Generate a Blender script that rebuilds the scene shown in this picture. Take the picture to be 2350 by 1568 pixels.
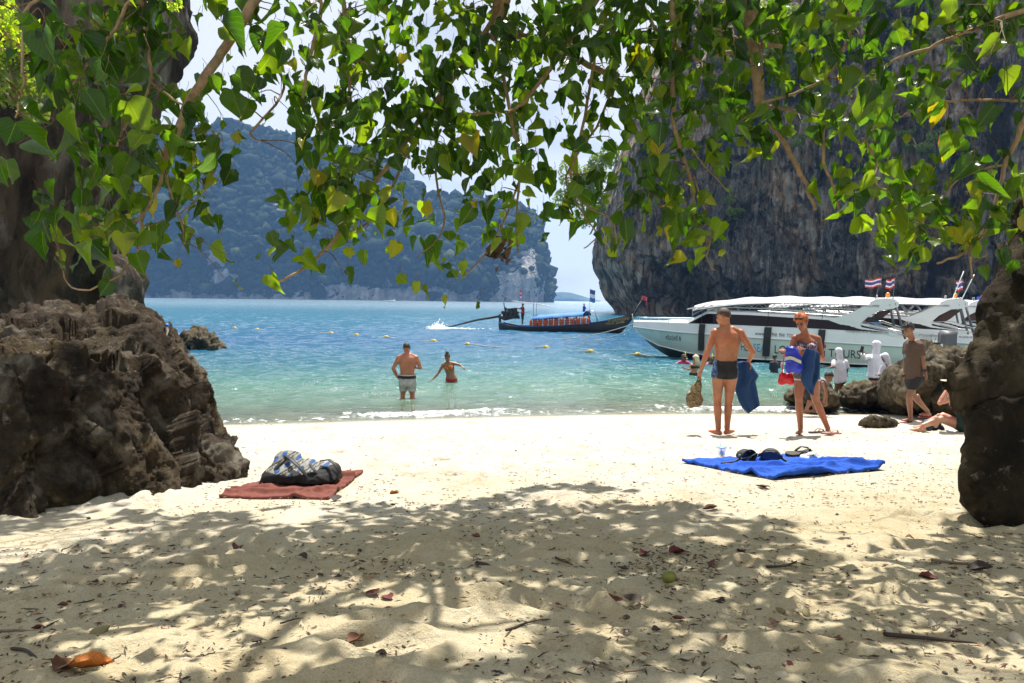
import bpy, bmesh, math, random
import numpy as np
from math import radians, sin, cos, pi, sqrt, atan2
from mathutils import Vector, Matrix

for _o in list(bpy.data.objects):
    bpy.data.objects.remove(_o)
random.seed(11)
RNG = np.random.default_rng(11)
SC = bpy.context.scene
COL = SC.collection

# ------------------------------------------------------------------ camera
F = 1826.7                                  # focal length in units of a 2350 x 1568 picture
CAM = Vector((0.0, 0.0, 2.3))
cam_data = bpy.data.cameras.new('camera')
cam_data.sensor_width = 36.0
cam_data.lens = 36.0 * F / 2350.0
cam_data.clip_start = 0.05
cam_data.clip_end = 20000
cam = bpy.data.objects.new('camera', cam_data)
COL.objects.link(cam)
CR = Matrix.Rotation(radians(90 - 3.0), 3, 'X') @ Matrix.Rotation(0.0118, 3, 'Z')
cam.matrix_world = Matrix.Translation(CAM) @ CR.to_4x4()
SC.camera = cam

# ------------------------------------------------------------------ sky, sun, exposure
SUN_EL, SUN_AZ = radians(70), radians(14)   # azimuth from +Y towards +X
SUN_DIR = Vector((sin(SUN_AZ) * cos(SUN_EL), cos(SUN_AZ) * cos(SUN_EL), sin(SUN_EL)))
sun_data = bpy.data.lights.new('sun', 'SUN')
sun_data.energy = 5.0
sun_data.angle = radians(0.53)
sun_data.color = (1.0, 0.955, 0.88)
sun = bpy.data.objects.new('sun', sun_data)
sun.rotation_euler = (-SUN_DIR).to_track_quat('-Z', 'Y').to_euler()
sun.location = SUN_DIR * 50
COL.objects.link(sun)

world = bpy.data.worlds.new('World')
SC.world = world
world.use_nodes = True
wn, wl = world.node_tree.nodes, world.node_tree.links
wn.clear()
w_out = wn.new('ShaderNodeOutputWorld')
w_bg = wn.new('ShaderNodeBackground')
w_sky = wn.new('ShaderNodeTexSky')
w_sky.sky_type = 'NISHITA'
w_sky.sun_disc = False
w_sky.sun_elevation = SUN_EL
w_sky.sun_rotation = SUN_AZ
w_sky.air_density = 1.0
w_sky.dust_density = 1.6
w_sky.ozone_density = 1.0
# thin high cloud, the same all round
w_tc = wn.new('ShaderNodeTexCoord')
w_map = wn.new('ShaderNodeMapping')
w_map.inputs['Scale'].default_value = (1.0, 1.0, 2.6)
w_map.inputs['Location'].default_value = (0.35, 0.2, 0.1)
w_no = wn.new('ShaderNodeTexNoise')
w_no.inputs['Scale'].default_value = 2.3
w_no.inputs['Detail'].default_value = 6
w_no.inputs['Roughness'].default_value = 0.55
w_rm = wn.new('ShaderNodeValToRGB')
w_rm.color_ramp.elements[0].position = 0.20
w_rm.color_ramp.elements[1].position = 0.46
w_mix = wn.new('ShaderNodeMix')
w_mix.data_type = 'RGBA'
w_mix.inputs[7].default_value = (9.3, 9.5, 9.8, 1)      # sunlit cloud, in the sky node's units
w_bg.inputs['Strength'].default_value = 0.055
wl.new(w_tc.outputs['Generated'], w_map.inputs['Vector'])
wl.new(w_map.outputs[0], w_no.inputs['Vector'])
wl.new(w_no.outputs['Fac'], w_rm.inputs['Fac'])
wl.new(w_rm.outputs['Color'], w_mix.inputs[0])
wl.new(w_sky.outputs[0], w_mix.inputs[6])
wl.new(w_mix.outputs[2], w_bg.inputs['Color'])
wl.new(w_bg.outputs[0], w_out.inputs['Surface'])

vs = SC.view_settings
vs.view_transform = 'Standard'
vs.look = 'None'
vs.exposure = 0.84
vs.gamma = 1.0
vs.use_curve_mapping = False
SC.cycles.use_denoising = True
SC.cycles.max_bounces = 8
SC.cycles.transparent_max_bounces = 12
SC.cycles.volume_bounces = 1
SC.cycles.caustics_reflective = False
SC.cycles.caustics_refractive = False
SC.cycles.sample_clamp_indirect = 6.0
SC.cycles.sample_clamp_direct = 25.0

# ------------------------------------------------------------------ geometry helpers
_CRn = np.array(CR)
def P(px, py, Y):
    """Point at world distance Y ahead, on the line of sight through (px, py)."""
    d = CR @ Vector(((px - 1175) / F, -(py - 784) / F, -1.0))
    return CAM + d * (Y / d.y)
def PX(p):
    q = CR.transposed() @ (Vector(p) - CAM)
    return 1175 + F * q.x / -q.z, 784 - F * q.y / -q.z

def shore(x):
    return 15.45 + 0.17 * x + 0.35 * np.sin(np.asarray(x) * 0.35 + 0.8)
_PD = [-3000, -200, -60, -25, -9, -6.2, -2.7, -1.0, 0, 1.2, 2.9, 5.0, 7.4, 10.4, 13, 20, 60]
_PZ = [-30, -9, -4.2, -2.1, -0.95, -0.66, -0.36, -0.11, 0, 0.09, 0.235, 0.415, 0.60, 0.79, 0.9, 1.0, 1.6]
def gz(x, y):
    return np.interp(shore(x) - np.asarray(y), _PD, _PZ)
def _gzf(x, y):
    v = 15.45 + 0.17 * x + 0.35 * sin(x * 0.35 + 0.8) - y
    for i in range(1, len(_PD)):
        if v <= _PD[i]: return _PZ[i - 1] + (_PZ[i] - _PZ[i - 1]) * (v - _PD[i - 1]) / (_PD[i] - _PD[i - 1])
    return _PZ[-1]
def G(px, py, dz=0.0):
    """Point of the beach seen at (px, py)."""
    d = CR @ Vector(((px - 1175) / F, -(py - 784) / F, -1.0))
    lo, hi = 0.5, 200.0
    for _ in range(26):
        m = (lo + hi) / 2
        if 2.3 + d.z * m > _gzf(d.x * m, d.y * m): lo = m
        else: hi = m
    q = CAM + d * lo
    return Vector((q.x, q.y, float(gz(q.x, q.y)) + dz))
def gp(x, y, dz=0.0):
    return Vector((x, y, float(gz(x, y)) + dz))

_perm = RNG.permutation(256)
_perm = np.concatenate([_perm, _perm, _perm]).astype(np.int32)
_g3 = RNG.normal(size=(256, 3)); _g3 /= np.linalg.norm(_g3, axis=1)[:, None]
_gx, _gy, _gz = (np.ascontiguousarray(_g3[:, a], np.float32) for a in range(3))
def pn(p):
    p = np.asarray(p, np.float32)
    fl = np.floor(p); f = p - fl; i = fl.astype(np.int32) & 255
    fx, fy, fz = f[:, 0], f[:, 1], f[:, 2]
    ux, uy, uz = (a * a * a * (a * (a * 6 - 15) + 10) for a in (fx, fy, fz))
    px0 = _perm[i[:, 0]]; px1 = _perm[i[:, 0] + 1]; iy, iz = i[:, 1], i[:, 2]
    def corner(h, x, y, z):
        return _gx[h] * x + _gy[h] * y + _gz[h] * z
    def pair(a, dy):
        b = _perm[a + iy + dy]; return _perm[b + iz], _perm[b + iz + 1]
    r = []
    for a, x in ((px0, fx), (px1, fx - 1)):
        q = []
        for dy in (0, 1):
            h0, h1 = pair(a, dy)
            c0 = corner(h0, x, fy - dy, fz); c1 = corner(h1, x, fy - dy, fz - 1)
            q.append(c0 + uz * (c1 - c0))
        r.append(q[0] + uy * (q[1] - q[0]))
    return (r[0] + ux * (r[1] - r[0])) * np.float32(1.6)
def fbm(p, octv=4, lac=2.03, gain=0.5, ridged=False):
    p = np.asarray(p, np.float32); a = 1.0; s = 0; t = 0
    for k in range(octv):
        n = pn(p + 17.3 * k)
        s = s + a * ((1 - 2 * np.abs(n)) if ridged else n)
        t += a; p = p * lac; a *= gain
    return s / t

def facets(p, size, seed):
    """Blocky fractured relief: each cell of a scattered pattern is a tilted plane."""
    q = np.asarray(p, np.float32) / size + seed * 1.7
    i0 = np.floor(q).astype(np.int32); best = np.full(len(q), 9e9, np.float32); out = np.zeros(len(q), np.float32)
    for dx in (-1, 0, 1):
        for dy in (-1, 0, 1):
            for dz in (-1, 0, 1):
                c = i0 + np.array([dx, dy, dz], np.int32); k = c & 255
                h = _perm[_perm[_perm[k[:, 0]] + k[:, 1]] + k[:, 2]]
                r = q - (c + 0.5 + 0.45 * _g3[h].astype(np.float32)); d = (r * r).sum(1)
                m = d < best
                best[m] = d[m]; out[m] = ((r * _g3[(h * 7 + 13) & 255].astype(np.float32)).sum(1) + 0.5 * _gx[(h * 3 + 5) & 255])[m]
    return out
def mesh_np(name, V, Fc, mats=(), smooth=True):
    V = np.asarray(V, np.float32); Fc = np.asarray(Fc, np.int32)
    me = bpy.data.meshes.new(name)
    k = Fc.shape[1]
    me.vertices.add(len(V)); me.vertices.foreach_set('co', V.ravel())
    me.loops.add(Fc.size); me.loops.foreach_set('vertex_index', Fc.ravel())
    me.polygons.add(len(Fc)); me.polygons.foreach_set('loop_start', np.arange(len(Fc), dtype=np.int32) * k)
    me.update(calc_edges=True)
    if smooth: me.polygons.foreach_set('use_smooth', np.ones(len(Fc), bool))
    for m in mats: me.materials.append(m)
    return me
def grid_faces(nu, nv, closed_u=False):
    u = np.arange(nu if closed_u else nu - 1); v = np.arange(nv - 1)
    U, Vv = np.meshgrid(u, v)
    a = Vv * nu + U; b = Vv * nu + (U + 1) % nu
    return np.stack([a, b, b + nu, a + nu], -1).reshape(-1, 4)
def fattr(me, name, vals):
    a = me.attributes.new(name, 'FLOAT', 'POINT'); a.data.foreach_set('value', np.asarray(vals, np.float32))
def link(name, me, parent=None, loc=None):
    o = bpy.data.objects.new(name, me); COL.objects.link(o)
    if parent is not None: o.parent = parent
    if loc is not None: o.location = loc
    return o
def tag(o, label, cat, group=None, kind=None):
    if label: o['label'] = label
    if cat: o['category'] = cat
    if group: o['group'] = group
    if kind: o['kind'] = kind
    return o
def thing(name, loc, label, cat, group=None, rz=0.0):
    o = bpy.data.objects.new(name, None); COL.objects.link(o)
    o.location = loc; o.rotation_euler = (0, 0, rz); o.empty_display_size = 0.1
    return tag(o, label, cat, group)
def children(o):
    return [c for c in bpy.data.objects if c.parent == o]
def world_parent(o, root):
    """Parent o, built in world coordinates, to an unrotated Empty root."""
    o.parent = root
    o.matrix_parent_inverse = Matrix.Translation(-root.location) if not any(root.rotation_euler) else (Matrix.Translation(root.location) @ root.rotation_euler.to_matrix().to_4x4()).inverted()
    return o

class MB:
    """Collects simple shapes; build() links them as one mesh object."""
    def __init__(s): s.v = []; s.f = []; s.m = []; s.mi = 0
    def add(s, V, Fs):
        b = len(s.v); s.v += [tuple(p) for p in V]
        for f in Fs: s.f.append([i + b for i in f]); s.m.append(s.mi)
        return s
    def box(s, c, size, rot=None):
        c = Vector(c); h = Vector(size) / 2
        V = []
        for x in (-1, 1):
            for y in (-1, 1):
                for z in (-1, 1):
                    q = Vector((x * h.x, y * h.y, z * h.z))
                    V.append(c + (rot @ q if rot else q))
        return s.add(V, [(0, 1, 3, 2), (4, 6, 7, 5), (0, 4, 5, 1), (2, 3, 7, 6), (0, 2, 6, 4), (1, 5, 7, 3)])
    def tube(s, pts, rad, n=6, cap=True, flat=1.0, up=None):
        pts = [Vector(p) for p in pts]
        if not hasattr(rad, '__len__'): rad = [rad] * len(pts)
        V = []; Fs = []; ref = None
        for i, p in enumerate(pts):
            t = (pts[min(i + 1, len(pts) - 1)] - pts[max(i - 1, 0)])
            t = t.normalized() if t.length > 1e-9 else Vector((0, 0, 1))
            if up is not None: ref = Vector(up)
            elif ref is None: ref = Vector((0, 0, 1)) if abs(t.z) < 0.9 else Vector((1, 0, 0))
            a = ref.cross(t)
            a = a.normalized() if a.length > 1e-6 else Vector((1, 0, 0))
            b = t.cross(a).normalized()
            if up is None: ref = b
            r = rad[i]
            rx, ry = r if hasattr(r, '__len__') else (r, r * flat)
            for k in range(n):
                w = 2 * pi * k / n
                V.append(p + a * (cos(w) * rx) + b * (sin(w) * ry))
        for i in range(len(pts) - 1):
            for k in range(n):
                k2 = (k + 1) % n
                Fs.append((i * n + k, i * n + k2, (i + 1) * n + k2, (i + 1) * n + k))
        if cap:
            Fs.append(tuple(range(n - 1, -1, -1))); q = (len(pts) - 1) * n
            Fs.append(tuple(range(q, q + n)))
        return s.add(V, Fs)
    def ell(s, c, r, rot=None, nu=14, nv=9):
        c = Vector(c); r = r if hasattr(r, '__len__') else (r, r, r)
        V = [Vector((0, 0, -r[2]))]
        for j in range(1, nv):
            th = -pi / 2 + pi * j / nv
            for i in range(nu):
                ph = 2 * pi * i / nu
                V.append(Vector((r[0] * cos(th) * cos(ph), r[1] * cos(th) * sin(ph), r[2] * sin(th))))
        V.append(Vector((0, 0, r[2])))
        V = [c + (rot @ q if rot else q) for q in V]
        Fs = []
        for i in range(nu): Fs.append((0, 1 + (i + 1) % nu, 1 + i))
        for j in range(nv - 2):
            for i in range(nu):
                a = 1 + j * nu + i; b = 1 + j * nu + (i + 1) % nu
                Fs.append((a, b, b + nu, a + nu))
        t = len(V) - 1; q = 1 + (nv - 2) * nu
        for i in range(nu): Fs.append((q + i, q + (i + 1) % nu, t))
        return s.add(V, Fs)
    def poly_prism(s, pts, off):
        """Flat polygon (list of 3-D points) pushed by vector off."""
        n = len(pts); pts = [Vector(p) for p in pts]; off = Vector(off)
        V = pts + [p + off for p in pts]
        return s.add(V, [tuple(range(n - 1, -1, -1)), tuple(range(n, 2 * n))] + [(i, (i + 1) % n, n + (i + 1) % n, n + i) for i in range(n)])
    def loft(s, rings, closed=True, caps=True):
        n = len(rings[0]); V = [p for r in rings for p in r]; Fs = []
        for i in range(len(rings) - 1):
            for k in range(n if closed else n - 1):
                k2 = (k + 1) % n
                Fs.append((i * n + k, i * n + k2, (i + 1) * n + k2, (i + 1) * n + k))
        if caps and closed:
            Fs.append(tuple(range(n - 1, -1, -1))); q = (len(rings) - 1) * n
            Fs.append(tuple(range(q, q + n)))
        return s.add(V, Fs)
    def mesh(s, name, mats, smooth=True):
        me = bpy.data.meshes.new(name); me.from_pydata([tuple(v) for v in s.v], [], s.f)
        for m in (mats if isinstance(mats, (list, tuple)) else [mats]): me.materials.append(m)
        me.polygons.foreach_set('material_index', s.m)
        me.polygons.foreach_set('use_smooth', [smooth] * len(me.polygons))
        me.update()
        return me
    def build(s, name, mats, parent=None, smooth=True, world=True):
        o = link(name, s.mesh(name, mats, smooth))
        if parent is not None:
            if world: world_parent(o, parent)
            else: o.parent = parent
        return o

def evaluated(bm_or_mesh, mods):
    """Run modifiers over a mesh and return the resulting mesh."""
    me = bm_or_mesh
    o = bpy.data.objects.new('tmp', me); COL.objects.link(o)
    for typ, kw in mods:
        m = o.modifiers.new('m', typ)
        for k, v in kw.items(): setattr(m, k, v)
    dg = bpy.context.evaluated_depsgraph_get()
    r = bpy.data.meshes.new_from_object(o.evaluated_get(dg))
    bpy.data.objects.remove(o); bpy.data.meshes.remove(me)
    return r
def coords(me):
    V = np.empty(len(me.vertices) * 3, np.float32); me.vertices.foreach_get('co', V); return V.reshape(-1, 3).astype(float)
def normals(me):
    V = np.empty(len(me.vertices) * 3, np.float32); me.vertices.foreach_get('normal', V); return V.reshape(-1, 3).astype(float)
def set_coords(me, V):
    me.vertices.foreach_set('co', np.asarray(V, np.float32).ravel()); me.update()

# ------------------------------------------------------------------ material helpers
class NT:
    def __init__(s, name):
        s.mat = bpy.data.materials.new(name); s.mat.use_nodes = True
        s.n = s.mat.node_tree.nodes; s.l = s.mat.node_tree.links; s.n.clear()
        s.out = s.n.new('ShaderNodeOutputMaterial')
    def new(s, typ, ins=None, **props):
        nd = s.n.new('ShaderNode' + typ)
        for k, v in props.items(): setattr(nd, k, v)
        for k, v in (ins or {}).items(): s.put(nd.inputs[k], v)
        return nd
    def put(s, sock, v):
        if hasattr(v, 'is_output'): s.l.new(v, sock)
        elif hasattr(v, 'outputs'): s.l.new(v.outputs[0], sock)
        elif isinstance(v, tuple) and len(v) == 3 and sock.type == 'RGBA': sock.default_value = (*v, 1)
        else: sock.default_value = v
    def pos(s, scale=(1, 1, 1), obj=False):
        g = s.new('TexCoord').outputs['Object'] if obj else s.new('NewGeometry').outputs['Position']
        return s.new('Mapping', {'Vector': g, 'Scale': scale})
    def noise(s, vec, scale, detail=4, rough=0.55, out='Fac', dist=0.0):
        return s.new('TexNoise', {'Vector': vec, 'Scale': scale, 'Detail': detail, 'Roughness': rough, 'Distortion': dist}).outputs[out]
    def ramp(s, fac, stops, interp='LINEAR'):
        r = s.new('ValToRGB', {'Fac': fac}); cr = r.color_ramp; cr.interpolation = interp
        while len(cr.elements) > 1: cr.elements.remove(cr.elements[-1])
        for i, (p, c) in enumerate(stops):
            e = cr.elements[0] if i == 0 else cr.elements.new(p)
            e.position = p; e.color = (*c, 1) if hasattr(c, '__len__') else (c, c, c, 1)
        return r.outputs['Color']
    def mix(s, fac, a, b, blend='MIX'):
        m = s.new('Mix', data_type='RGBA', blend_type=blend)
        s.put(m.inputs[0], fac); s.put(m.inputs[6], a); s.put(m.inputs[7], b)
        return m.outputs[2]
    def math(s, op, a, b=0.0, clamp=False):
        m = s.new('Math', operation=op, use_clamp=clamp); s.put(m.inputs[0], a); s.put(m.inputs[1], b); return m.outputs[0]
    def attr(s, name, out='Fac'):
        return s.new('Attribute', attribute_name=name).outputs[out]
    def bump(s, h, strength=0.5, dist=0.02, normal=None):
        ins = {'Height': h, 'Strength': strength, 'Distance': dist}
        if normal is not None: ins['Normal'] = normal
        return s.new('Bump', ins).outputs[0]
    def principled(s, **ins):
        b = s.new('BsdfPrincipled', {k.replace('_', ' '): v for k, v in ins.items()})
        s.l.new(b.outputs[0], s.out.inputs['Surface']); return b
    def surface(s, sh):
        s.put(s.out.inputs['Surface'], sh); return s.mat

def pm(name, col, rough=0.6, var=0.12, vscale=6.0, bump=0.0, bscale=60.0, bdist=0.004, metallic=0.0, obj=True, **extra):
    """Plain painted / woven / plastic surface with slight uneven colour and fine relief."""
    t = NT(name)
    v = t.pos(obj=obj)
    n = t.noise(v, vscale, 5, 0.6)
    f = t.ramp(n, [(0.3, 1.0 - var), (0.7, 1.0 + var * 0.6)])
    c = t.mix(1.0, tuple(col), f, 'MULTIPLY')
    ins = dict(Base_Color=c, Roughness=rough, Metallic=metallic)
    if bump > 0:
        ins['Normal'] = t.bump(t.noise(v, bscale, 4, 0.6), bump, bdist)
    for k, x in extra.items(): ins[k] = x
    t.principled(**ins)
    return t.mat
# ================================================================== materials of the setting
def make_sand():
    t = NT('sand')
    v = t.pos()
    big = t.noise(v, 0.9, 4, 0.6)
    mid = t.noise(v, 6.0, 5, 0.65)
    fine = t.noise(v, 140.0, 4, 0.7)
    c = t.mix(t.ramp(big, [(0.35, 0.0), (0.7, 1.0)]), (0.585, 0.56, 0.505), (0.53, 0.48, 0.385))
    c = t.mix(t.ramp(mid, [(0.42, 0.0), (0.72, 0.5)]), c, (0.43, 0.345, 0.215))
    c = t.mix(t.ramp(fine, [(0.3, 0.6), (0.52, 0.0)]), c, (0.27, 0.21, 0.12))
    c = t.mix(t.attr('inland'), c, t.mix(1.0, c, (0.83, 0.77, 0.60), 'MULTIPLY'))
    # dark grains and crumbs
    vo = t.new('TexVoronoi', {'Vector': v, 'Scale': 34.0, 'Randomness': 1.0})
    spk = t.ramp(vo.outputs['Distance'], [(0.07, 1.0), (0.13, 0.0)])
    sel = t.ramp(t.new('SeparateColor', {'Color': vo.outputs['Color']}).outputs[0], [(0.80, 0.0), (0.83, 1.0)], 'CONSTANT')
    c = t.mix(t.math('MULTIPLY', spk, sel), c, (0.15, 0.11, 0.07))
    # wet strip by the water
    wet = t.attr('wet')
    c = t.mix(wet, c, t.mix(1.0, c, (0.62, 0.60, 0.56), 'MULTIPLY'))
    h = t.math('ADD', t.math('MULTIPLY', t.noise(v, 26.0, 5, 0.65), 0.7), t.math('MULTIPLY', fine, 0.12))
    nrm = t.bump(h, 0.9, 0.045)
    rough = t.math('SUBTRACT', 0.95, t.math('MULTIPLY', wet, 0.62))
    t.principled(Base_Color=c, Roughness=rough, Normal=nrm, Specular_IOR_Level=0.3)
    return t.mat
M_SAND = make_sand()

def make_water():
    t = NT('water')
    d = t.attr('depth')
    v = t.pos((1.0, 1.9, 1.0))
    v2 = t.pos((0.55, 1.5, 1.0))
    far = t.attr('far')
    h = t.math('ADD', t.math('MULTIPLY', t.noise(v, 1.7, 4, 0.6, dist=0.4), 1.0), t.math('MULTIPLY', t.noise(v2, 6.5, 3, 0.6, dist=0.6), 0.30))
    nrm = t.bump(h, 1.0, 0.13)
    deepc = t.ramp(t.math('MULTIPLY', d, 0.2), [(0.0, (0.28, 0.34, 0.24)), (0.06, (0.17, 0.29, 0.205)), (0.14, (0.085, 0.22, 0.175)), (0.26, (0.018, 0.115, 0.165)), (0.45, (0.006, 0.080, 0.175)), (1.0, (0.008, 0.11, 0.18))])
    k = t.math('SUBTRACT', 1.0, t.math('POWER', 2.71828, t.math('MULTIPLY', d, -1.7)), True)
    body = t.new('MixShader', {0: k, 1: t.new('BsdfTransparent', {'Color': (0.90, 0.985, 0.95)}), 2: t.new('BsdfDiffuse', {'Color': deepc})})
    gl = t.new('BsdfGlossy', {'Color': (1, 1, 1), 'Roughness': t.math('ADD', 0.09, t.math('MULTIPLY', far, 0.12)), 'Normal': nrm})
    fr = t.new('Fresnel', {'IOR': 1.333, 'Normal': nrm})
    sh = t.new('MixShader', {0: fr, 1: body, 2: gl})
    # foam at the edge of the sand and round the boat's wake
    fv = t.pos((1.0, 0.8, 1.0))
    fo = t.math('ADD', t.noise(fv, 5.0, 6, 0.72, dist=1.0), t.math('MULTIPLY', t.noise(fv, 28.0, 3, 0.7), 0.35))
    thr = t.math('SUBTRACT', 1.12, t.math('MULTIPLY', t.attr('foam'), 0.62))
    fm = t.math('MULTIPLY', t.math('SUBTRACT', fo, thr), 9.0, True)
    foam = t.new('BsdfDiffuse', {'Color': (0.82, 0.84, 0.84)})
    return t.surface(t.new('MixShader', {0: fm, 1: sh, 2: foam}))
M_WATER = make_water()

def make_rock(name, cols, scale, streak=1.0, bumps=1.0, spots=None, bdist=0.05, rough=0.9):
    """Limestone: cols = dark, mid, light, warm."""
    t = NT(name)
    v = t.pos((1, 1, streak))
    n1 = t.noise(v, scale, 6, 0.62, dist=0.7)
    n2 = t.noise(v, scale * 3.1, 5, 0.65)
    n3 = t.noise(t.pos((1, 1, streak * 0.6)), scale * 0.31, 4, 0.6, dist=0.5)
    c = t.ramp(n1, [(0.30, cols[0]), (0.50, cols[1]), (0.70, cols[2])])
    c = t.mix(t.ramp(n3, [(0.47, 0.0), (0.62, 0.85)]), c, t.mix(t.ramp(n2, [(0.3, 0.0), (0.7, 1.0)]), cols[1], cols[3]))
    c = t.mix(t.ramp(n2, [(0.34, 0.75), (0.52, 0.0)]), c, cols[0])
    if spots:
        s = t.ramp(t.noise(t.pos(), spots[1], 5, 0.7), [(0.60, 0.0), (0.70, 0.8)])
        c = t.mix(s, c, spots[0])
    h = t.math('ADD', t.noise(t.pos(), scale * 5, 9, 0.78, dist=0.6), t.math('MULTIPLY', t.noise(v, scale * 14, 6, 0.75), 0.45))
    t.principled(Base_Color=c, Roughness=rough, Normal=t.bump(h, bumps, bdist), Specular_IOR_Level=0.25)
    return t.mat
M_BOULDER = make_rock('boulder_rock', ((0.016, 0.011, 0.008), (0.085, 0.060, 0.036), (0.38, 0.335, 0.265), (0.13, 0.09, 0.028)), 2.2, 0.8, 1.0, ((0.36, 0.31, 0.23), 9.0), 0.10)
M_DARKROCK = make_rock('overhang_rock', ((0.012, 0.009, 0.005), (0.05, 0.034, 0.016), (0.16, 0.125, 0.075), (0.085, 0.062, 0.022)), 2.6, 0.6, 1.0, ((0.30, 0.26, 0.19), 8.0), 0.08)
M_LCLIFF = make_rock('left_cliff_rock', ((0.010, 0.009, 0.008), (0.085, 0.068, 0.05), (0.55, 0.50, 0.43), (0.34, 0.23, 0.12)), 0.8, 0.30, 1.0, ((0.14, 0.14, 0.05), 1.6), 0.4)
M_SHOREROCK = make_rock('shore_rock', ((0.02, 0.016, 0.011), (0.10, 0.08, 0.05), (0.24, 0.20, 0.13), (0.17, 0.125, 0.05)), 3.0, 0.8, 1.0, None, 0.05)

def make_cliff():
    t = NT('cliff_limestone')
    v = t.pos((1, 1, 0.15)); w = t.pos((1, 1, 0.45)); p = t.pos()
    s1 = t.noise(v, 0.30, 7, 0.68, dist=0.9)
    s2 = t.noise(v, 1.1, 4, 0.6, dist=0.3)
    b1 = t.noise(w, 0.05, 7, 0.68, dist=1.4)
    b2 = t.noise(p, 0.16, 7, 0.72, dist=0.8)
    c = t.ramp(s1, [(0.38, (0.014, 0.014, 0.015)), (0.46, (0.050, 0.049, 0.048)), (0.51, (0.24, 0.22, 0.19)), (0.55, (0.055, 0.055, 0.055)), (0.61, (0.46, 0.42, 0.37)), (0.68, (0.14, 0.13, 0.125))])
    warm = t.ramp(s2, [(0.36, (0.09, 0.07, 0.05)), (0.44, (0.32, 0.21, 0.12)), (0.50, (0.44, 0.30, 0.18)), (0.58, (0.58, 0.53, 0.45))])
    c = t.mix(t.ramp(b1, [(0.45, 0.0), (0.54, 0.9)]), c, warm)
    c = t.mix(t.ramp(b2, [(0.40, 0.92), (0.50, 0.0)]), c, (0.018, 0.018, 0.020))
    c = t.mix(t.ramp(s2, [(0.30, 0.7), (0.45, 0.0)]), c, (0.02, 0.02, 0.023))
    h = t.math('ADD', t.noise(p, 0.5, 9, 0.76), t.math('MULTIPLY', t.noise(v, 0.7, 5, 0.6), 0.8))
    t.principled(Base_Color=t.mix(1.0, c, (0.98, 0.98, 0.96), 'MULTIPLY'), Roughness=0.88, Normal=t.bump(h, 1.0, 1.6), Specular_IOR_Level=0.2)
    return t.mat
M_CLIFF = make_cliff()

def make_island():
    t = NT('island_limestone')
    p = t.pos(); v = t.pos((1, 1, 0.12))
    veg = t.attr('veg')
    s = t.noise(v, 0.075, 6, 0.65, dist=0.5)
    rockc = t.ramp(s, [(0.32, (0.12, 0.12, 0.11)), (0.5, (0.40, 0.38, 0.35)), (0.64, (0.62, 0.58, 0.53))])
    g = t.noise(p, 0.11, 6, 0.7)
    vegc = t.ramp(g, [(0.3, (0.009, 0.018, 0.007)), (0.55, (0.022, 0.044, 0.014)), (0.75, (0.046, 0.074, 0.022))])
    m = t.math('ADD', veg, t.math('MULTIPLY', t.math('SUBTRACT', t.noise(p, 0.06, 6, 0.7), 0.5), 1.5))
    c = t.mix(t.ramp(m, [(0.42, 0.0), (0.56, 1.0)]), rockc, vegc)
    h = t.math('ADD', t.noise(p, 0.10, 7, 0.75), t.math('MULTIPLY', s, 0.6))
    t.principled(Base_Color=c, Roughness=0.9, Normal=t.bump(h, 1.0, 9.0), Specular_IOR_Level=0.2)
    return t.mat
M_ISLAND = make_island()

def make_leaf(name, cols, brown=0.5, trans=0.5, gloss=0.35):
    """Broad leaf lit from behind; dry brown rims on some."""
    t = NT(name)
    uv = t.new('UVMap').outputs[0]
    rnd = t.math('FRACT', t.math('ADD', t.attr('rnd'), t.new('ObjectInfo').outputs['Random']))
    c = t.ramp(rnd, [(i / (len(cols) - 1), k) for i, k in enumerate(cols)])
    sx = t.new('SeparateXYZ', {'Vector': uv})
    # paler midrib and side veins
    ax = t.math('ABSOLUTE', sx.outputs[0])
    rib = t.ramp(ax, [(0.0, 0.55), (0.045, 0.0)])
    vein = t.math('FRACT', t.math('MULTIPLY', t.math('SUBTRACT', sx.outputs[1], t.math('MULTIPLY', ax, 0.75)), 5.0))
    rib = t.math('ADD', rib, t.ramp(vein, [(0.0, 0.22), (0.12, 0.0)]), True)
    c = t.mix(rib, c, t.mix(0.5, c, (0.30, 0.42, 0.06)))
    # dry rim
    dist = t.attr('rim')
    no = t.noise(t.pos(), 16.0, 4, 0.6)
    dry = t.math('ADD', t.math('ADD', dist, t.math('MULTIPLY', t.math('SUBTRACT', no, 0.5), 1.3)), t.math('SUBTRACT', t.math('FRACT', t.math('MULTIPLY', rnd, 7.31)), 1.0 + (1 - brown) * 0.6))
    dm = t.ramp(dry, [(0.62, 0.0), (0.72, 1.0)])
    c = t.mix(dm, c, t.mix(no, (0.20, 0.055, 0.012), (0.42, 0.20, 0.03)))
    n = t.bump(t.math('ADD', rib, t.noise(t.pos(), 30.0, 3, 0.5)), 0.35, 0.006)
    b = t.new('BsdfPrincipled', {'Base Color': t.mix(1.0, c, (0.62, 0.62, 0.62), 'MULTIPLY'), 'Roughness': gloss, 'Normal': n, 'Specular IOR Level': 0.5})
    tc = t.mix(1.0, c, (3.9, 3.6, 0.8), 'MULTIPLY')
    tr = t.new('BsdfTranslucent', {'Color': tc, 'Normal': n})
    return t.surface(t.new('MixShader', {0: trans, 1: b, 2: tr}))
M_LEAF = make_leaf('leaf_green', [(0.010, 0.036, 0.004), (0.016, 0.052, 0.005), (0.026, 0.070, 0.006), (0.040, 0.092, 0.007), (0.085, 0.135, 0.009)], 0.35, 0.52, 0.24)
M_LEAFY = make_leaf('leaf_yellowing', [(0.05, 0.11, 0.008), (0.085, 0.15, 0.010), (0.11, 0.165, 0.011), (0.17, 0.155, 0.012)], 0.95, 0.54, 0.28)
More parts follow.
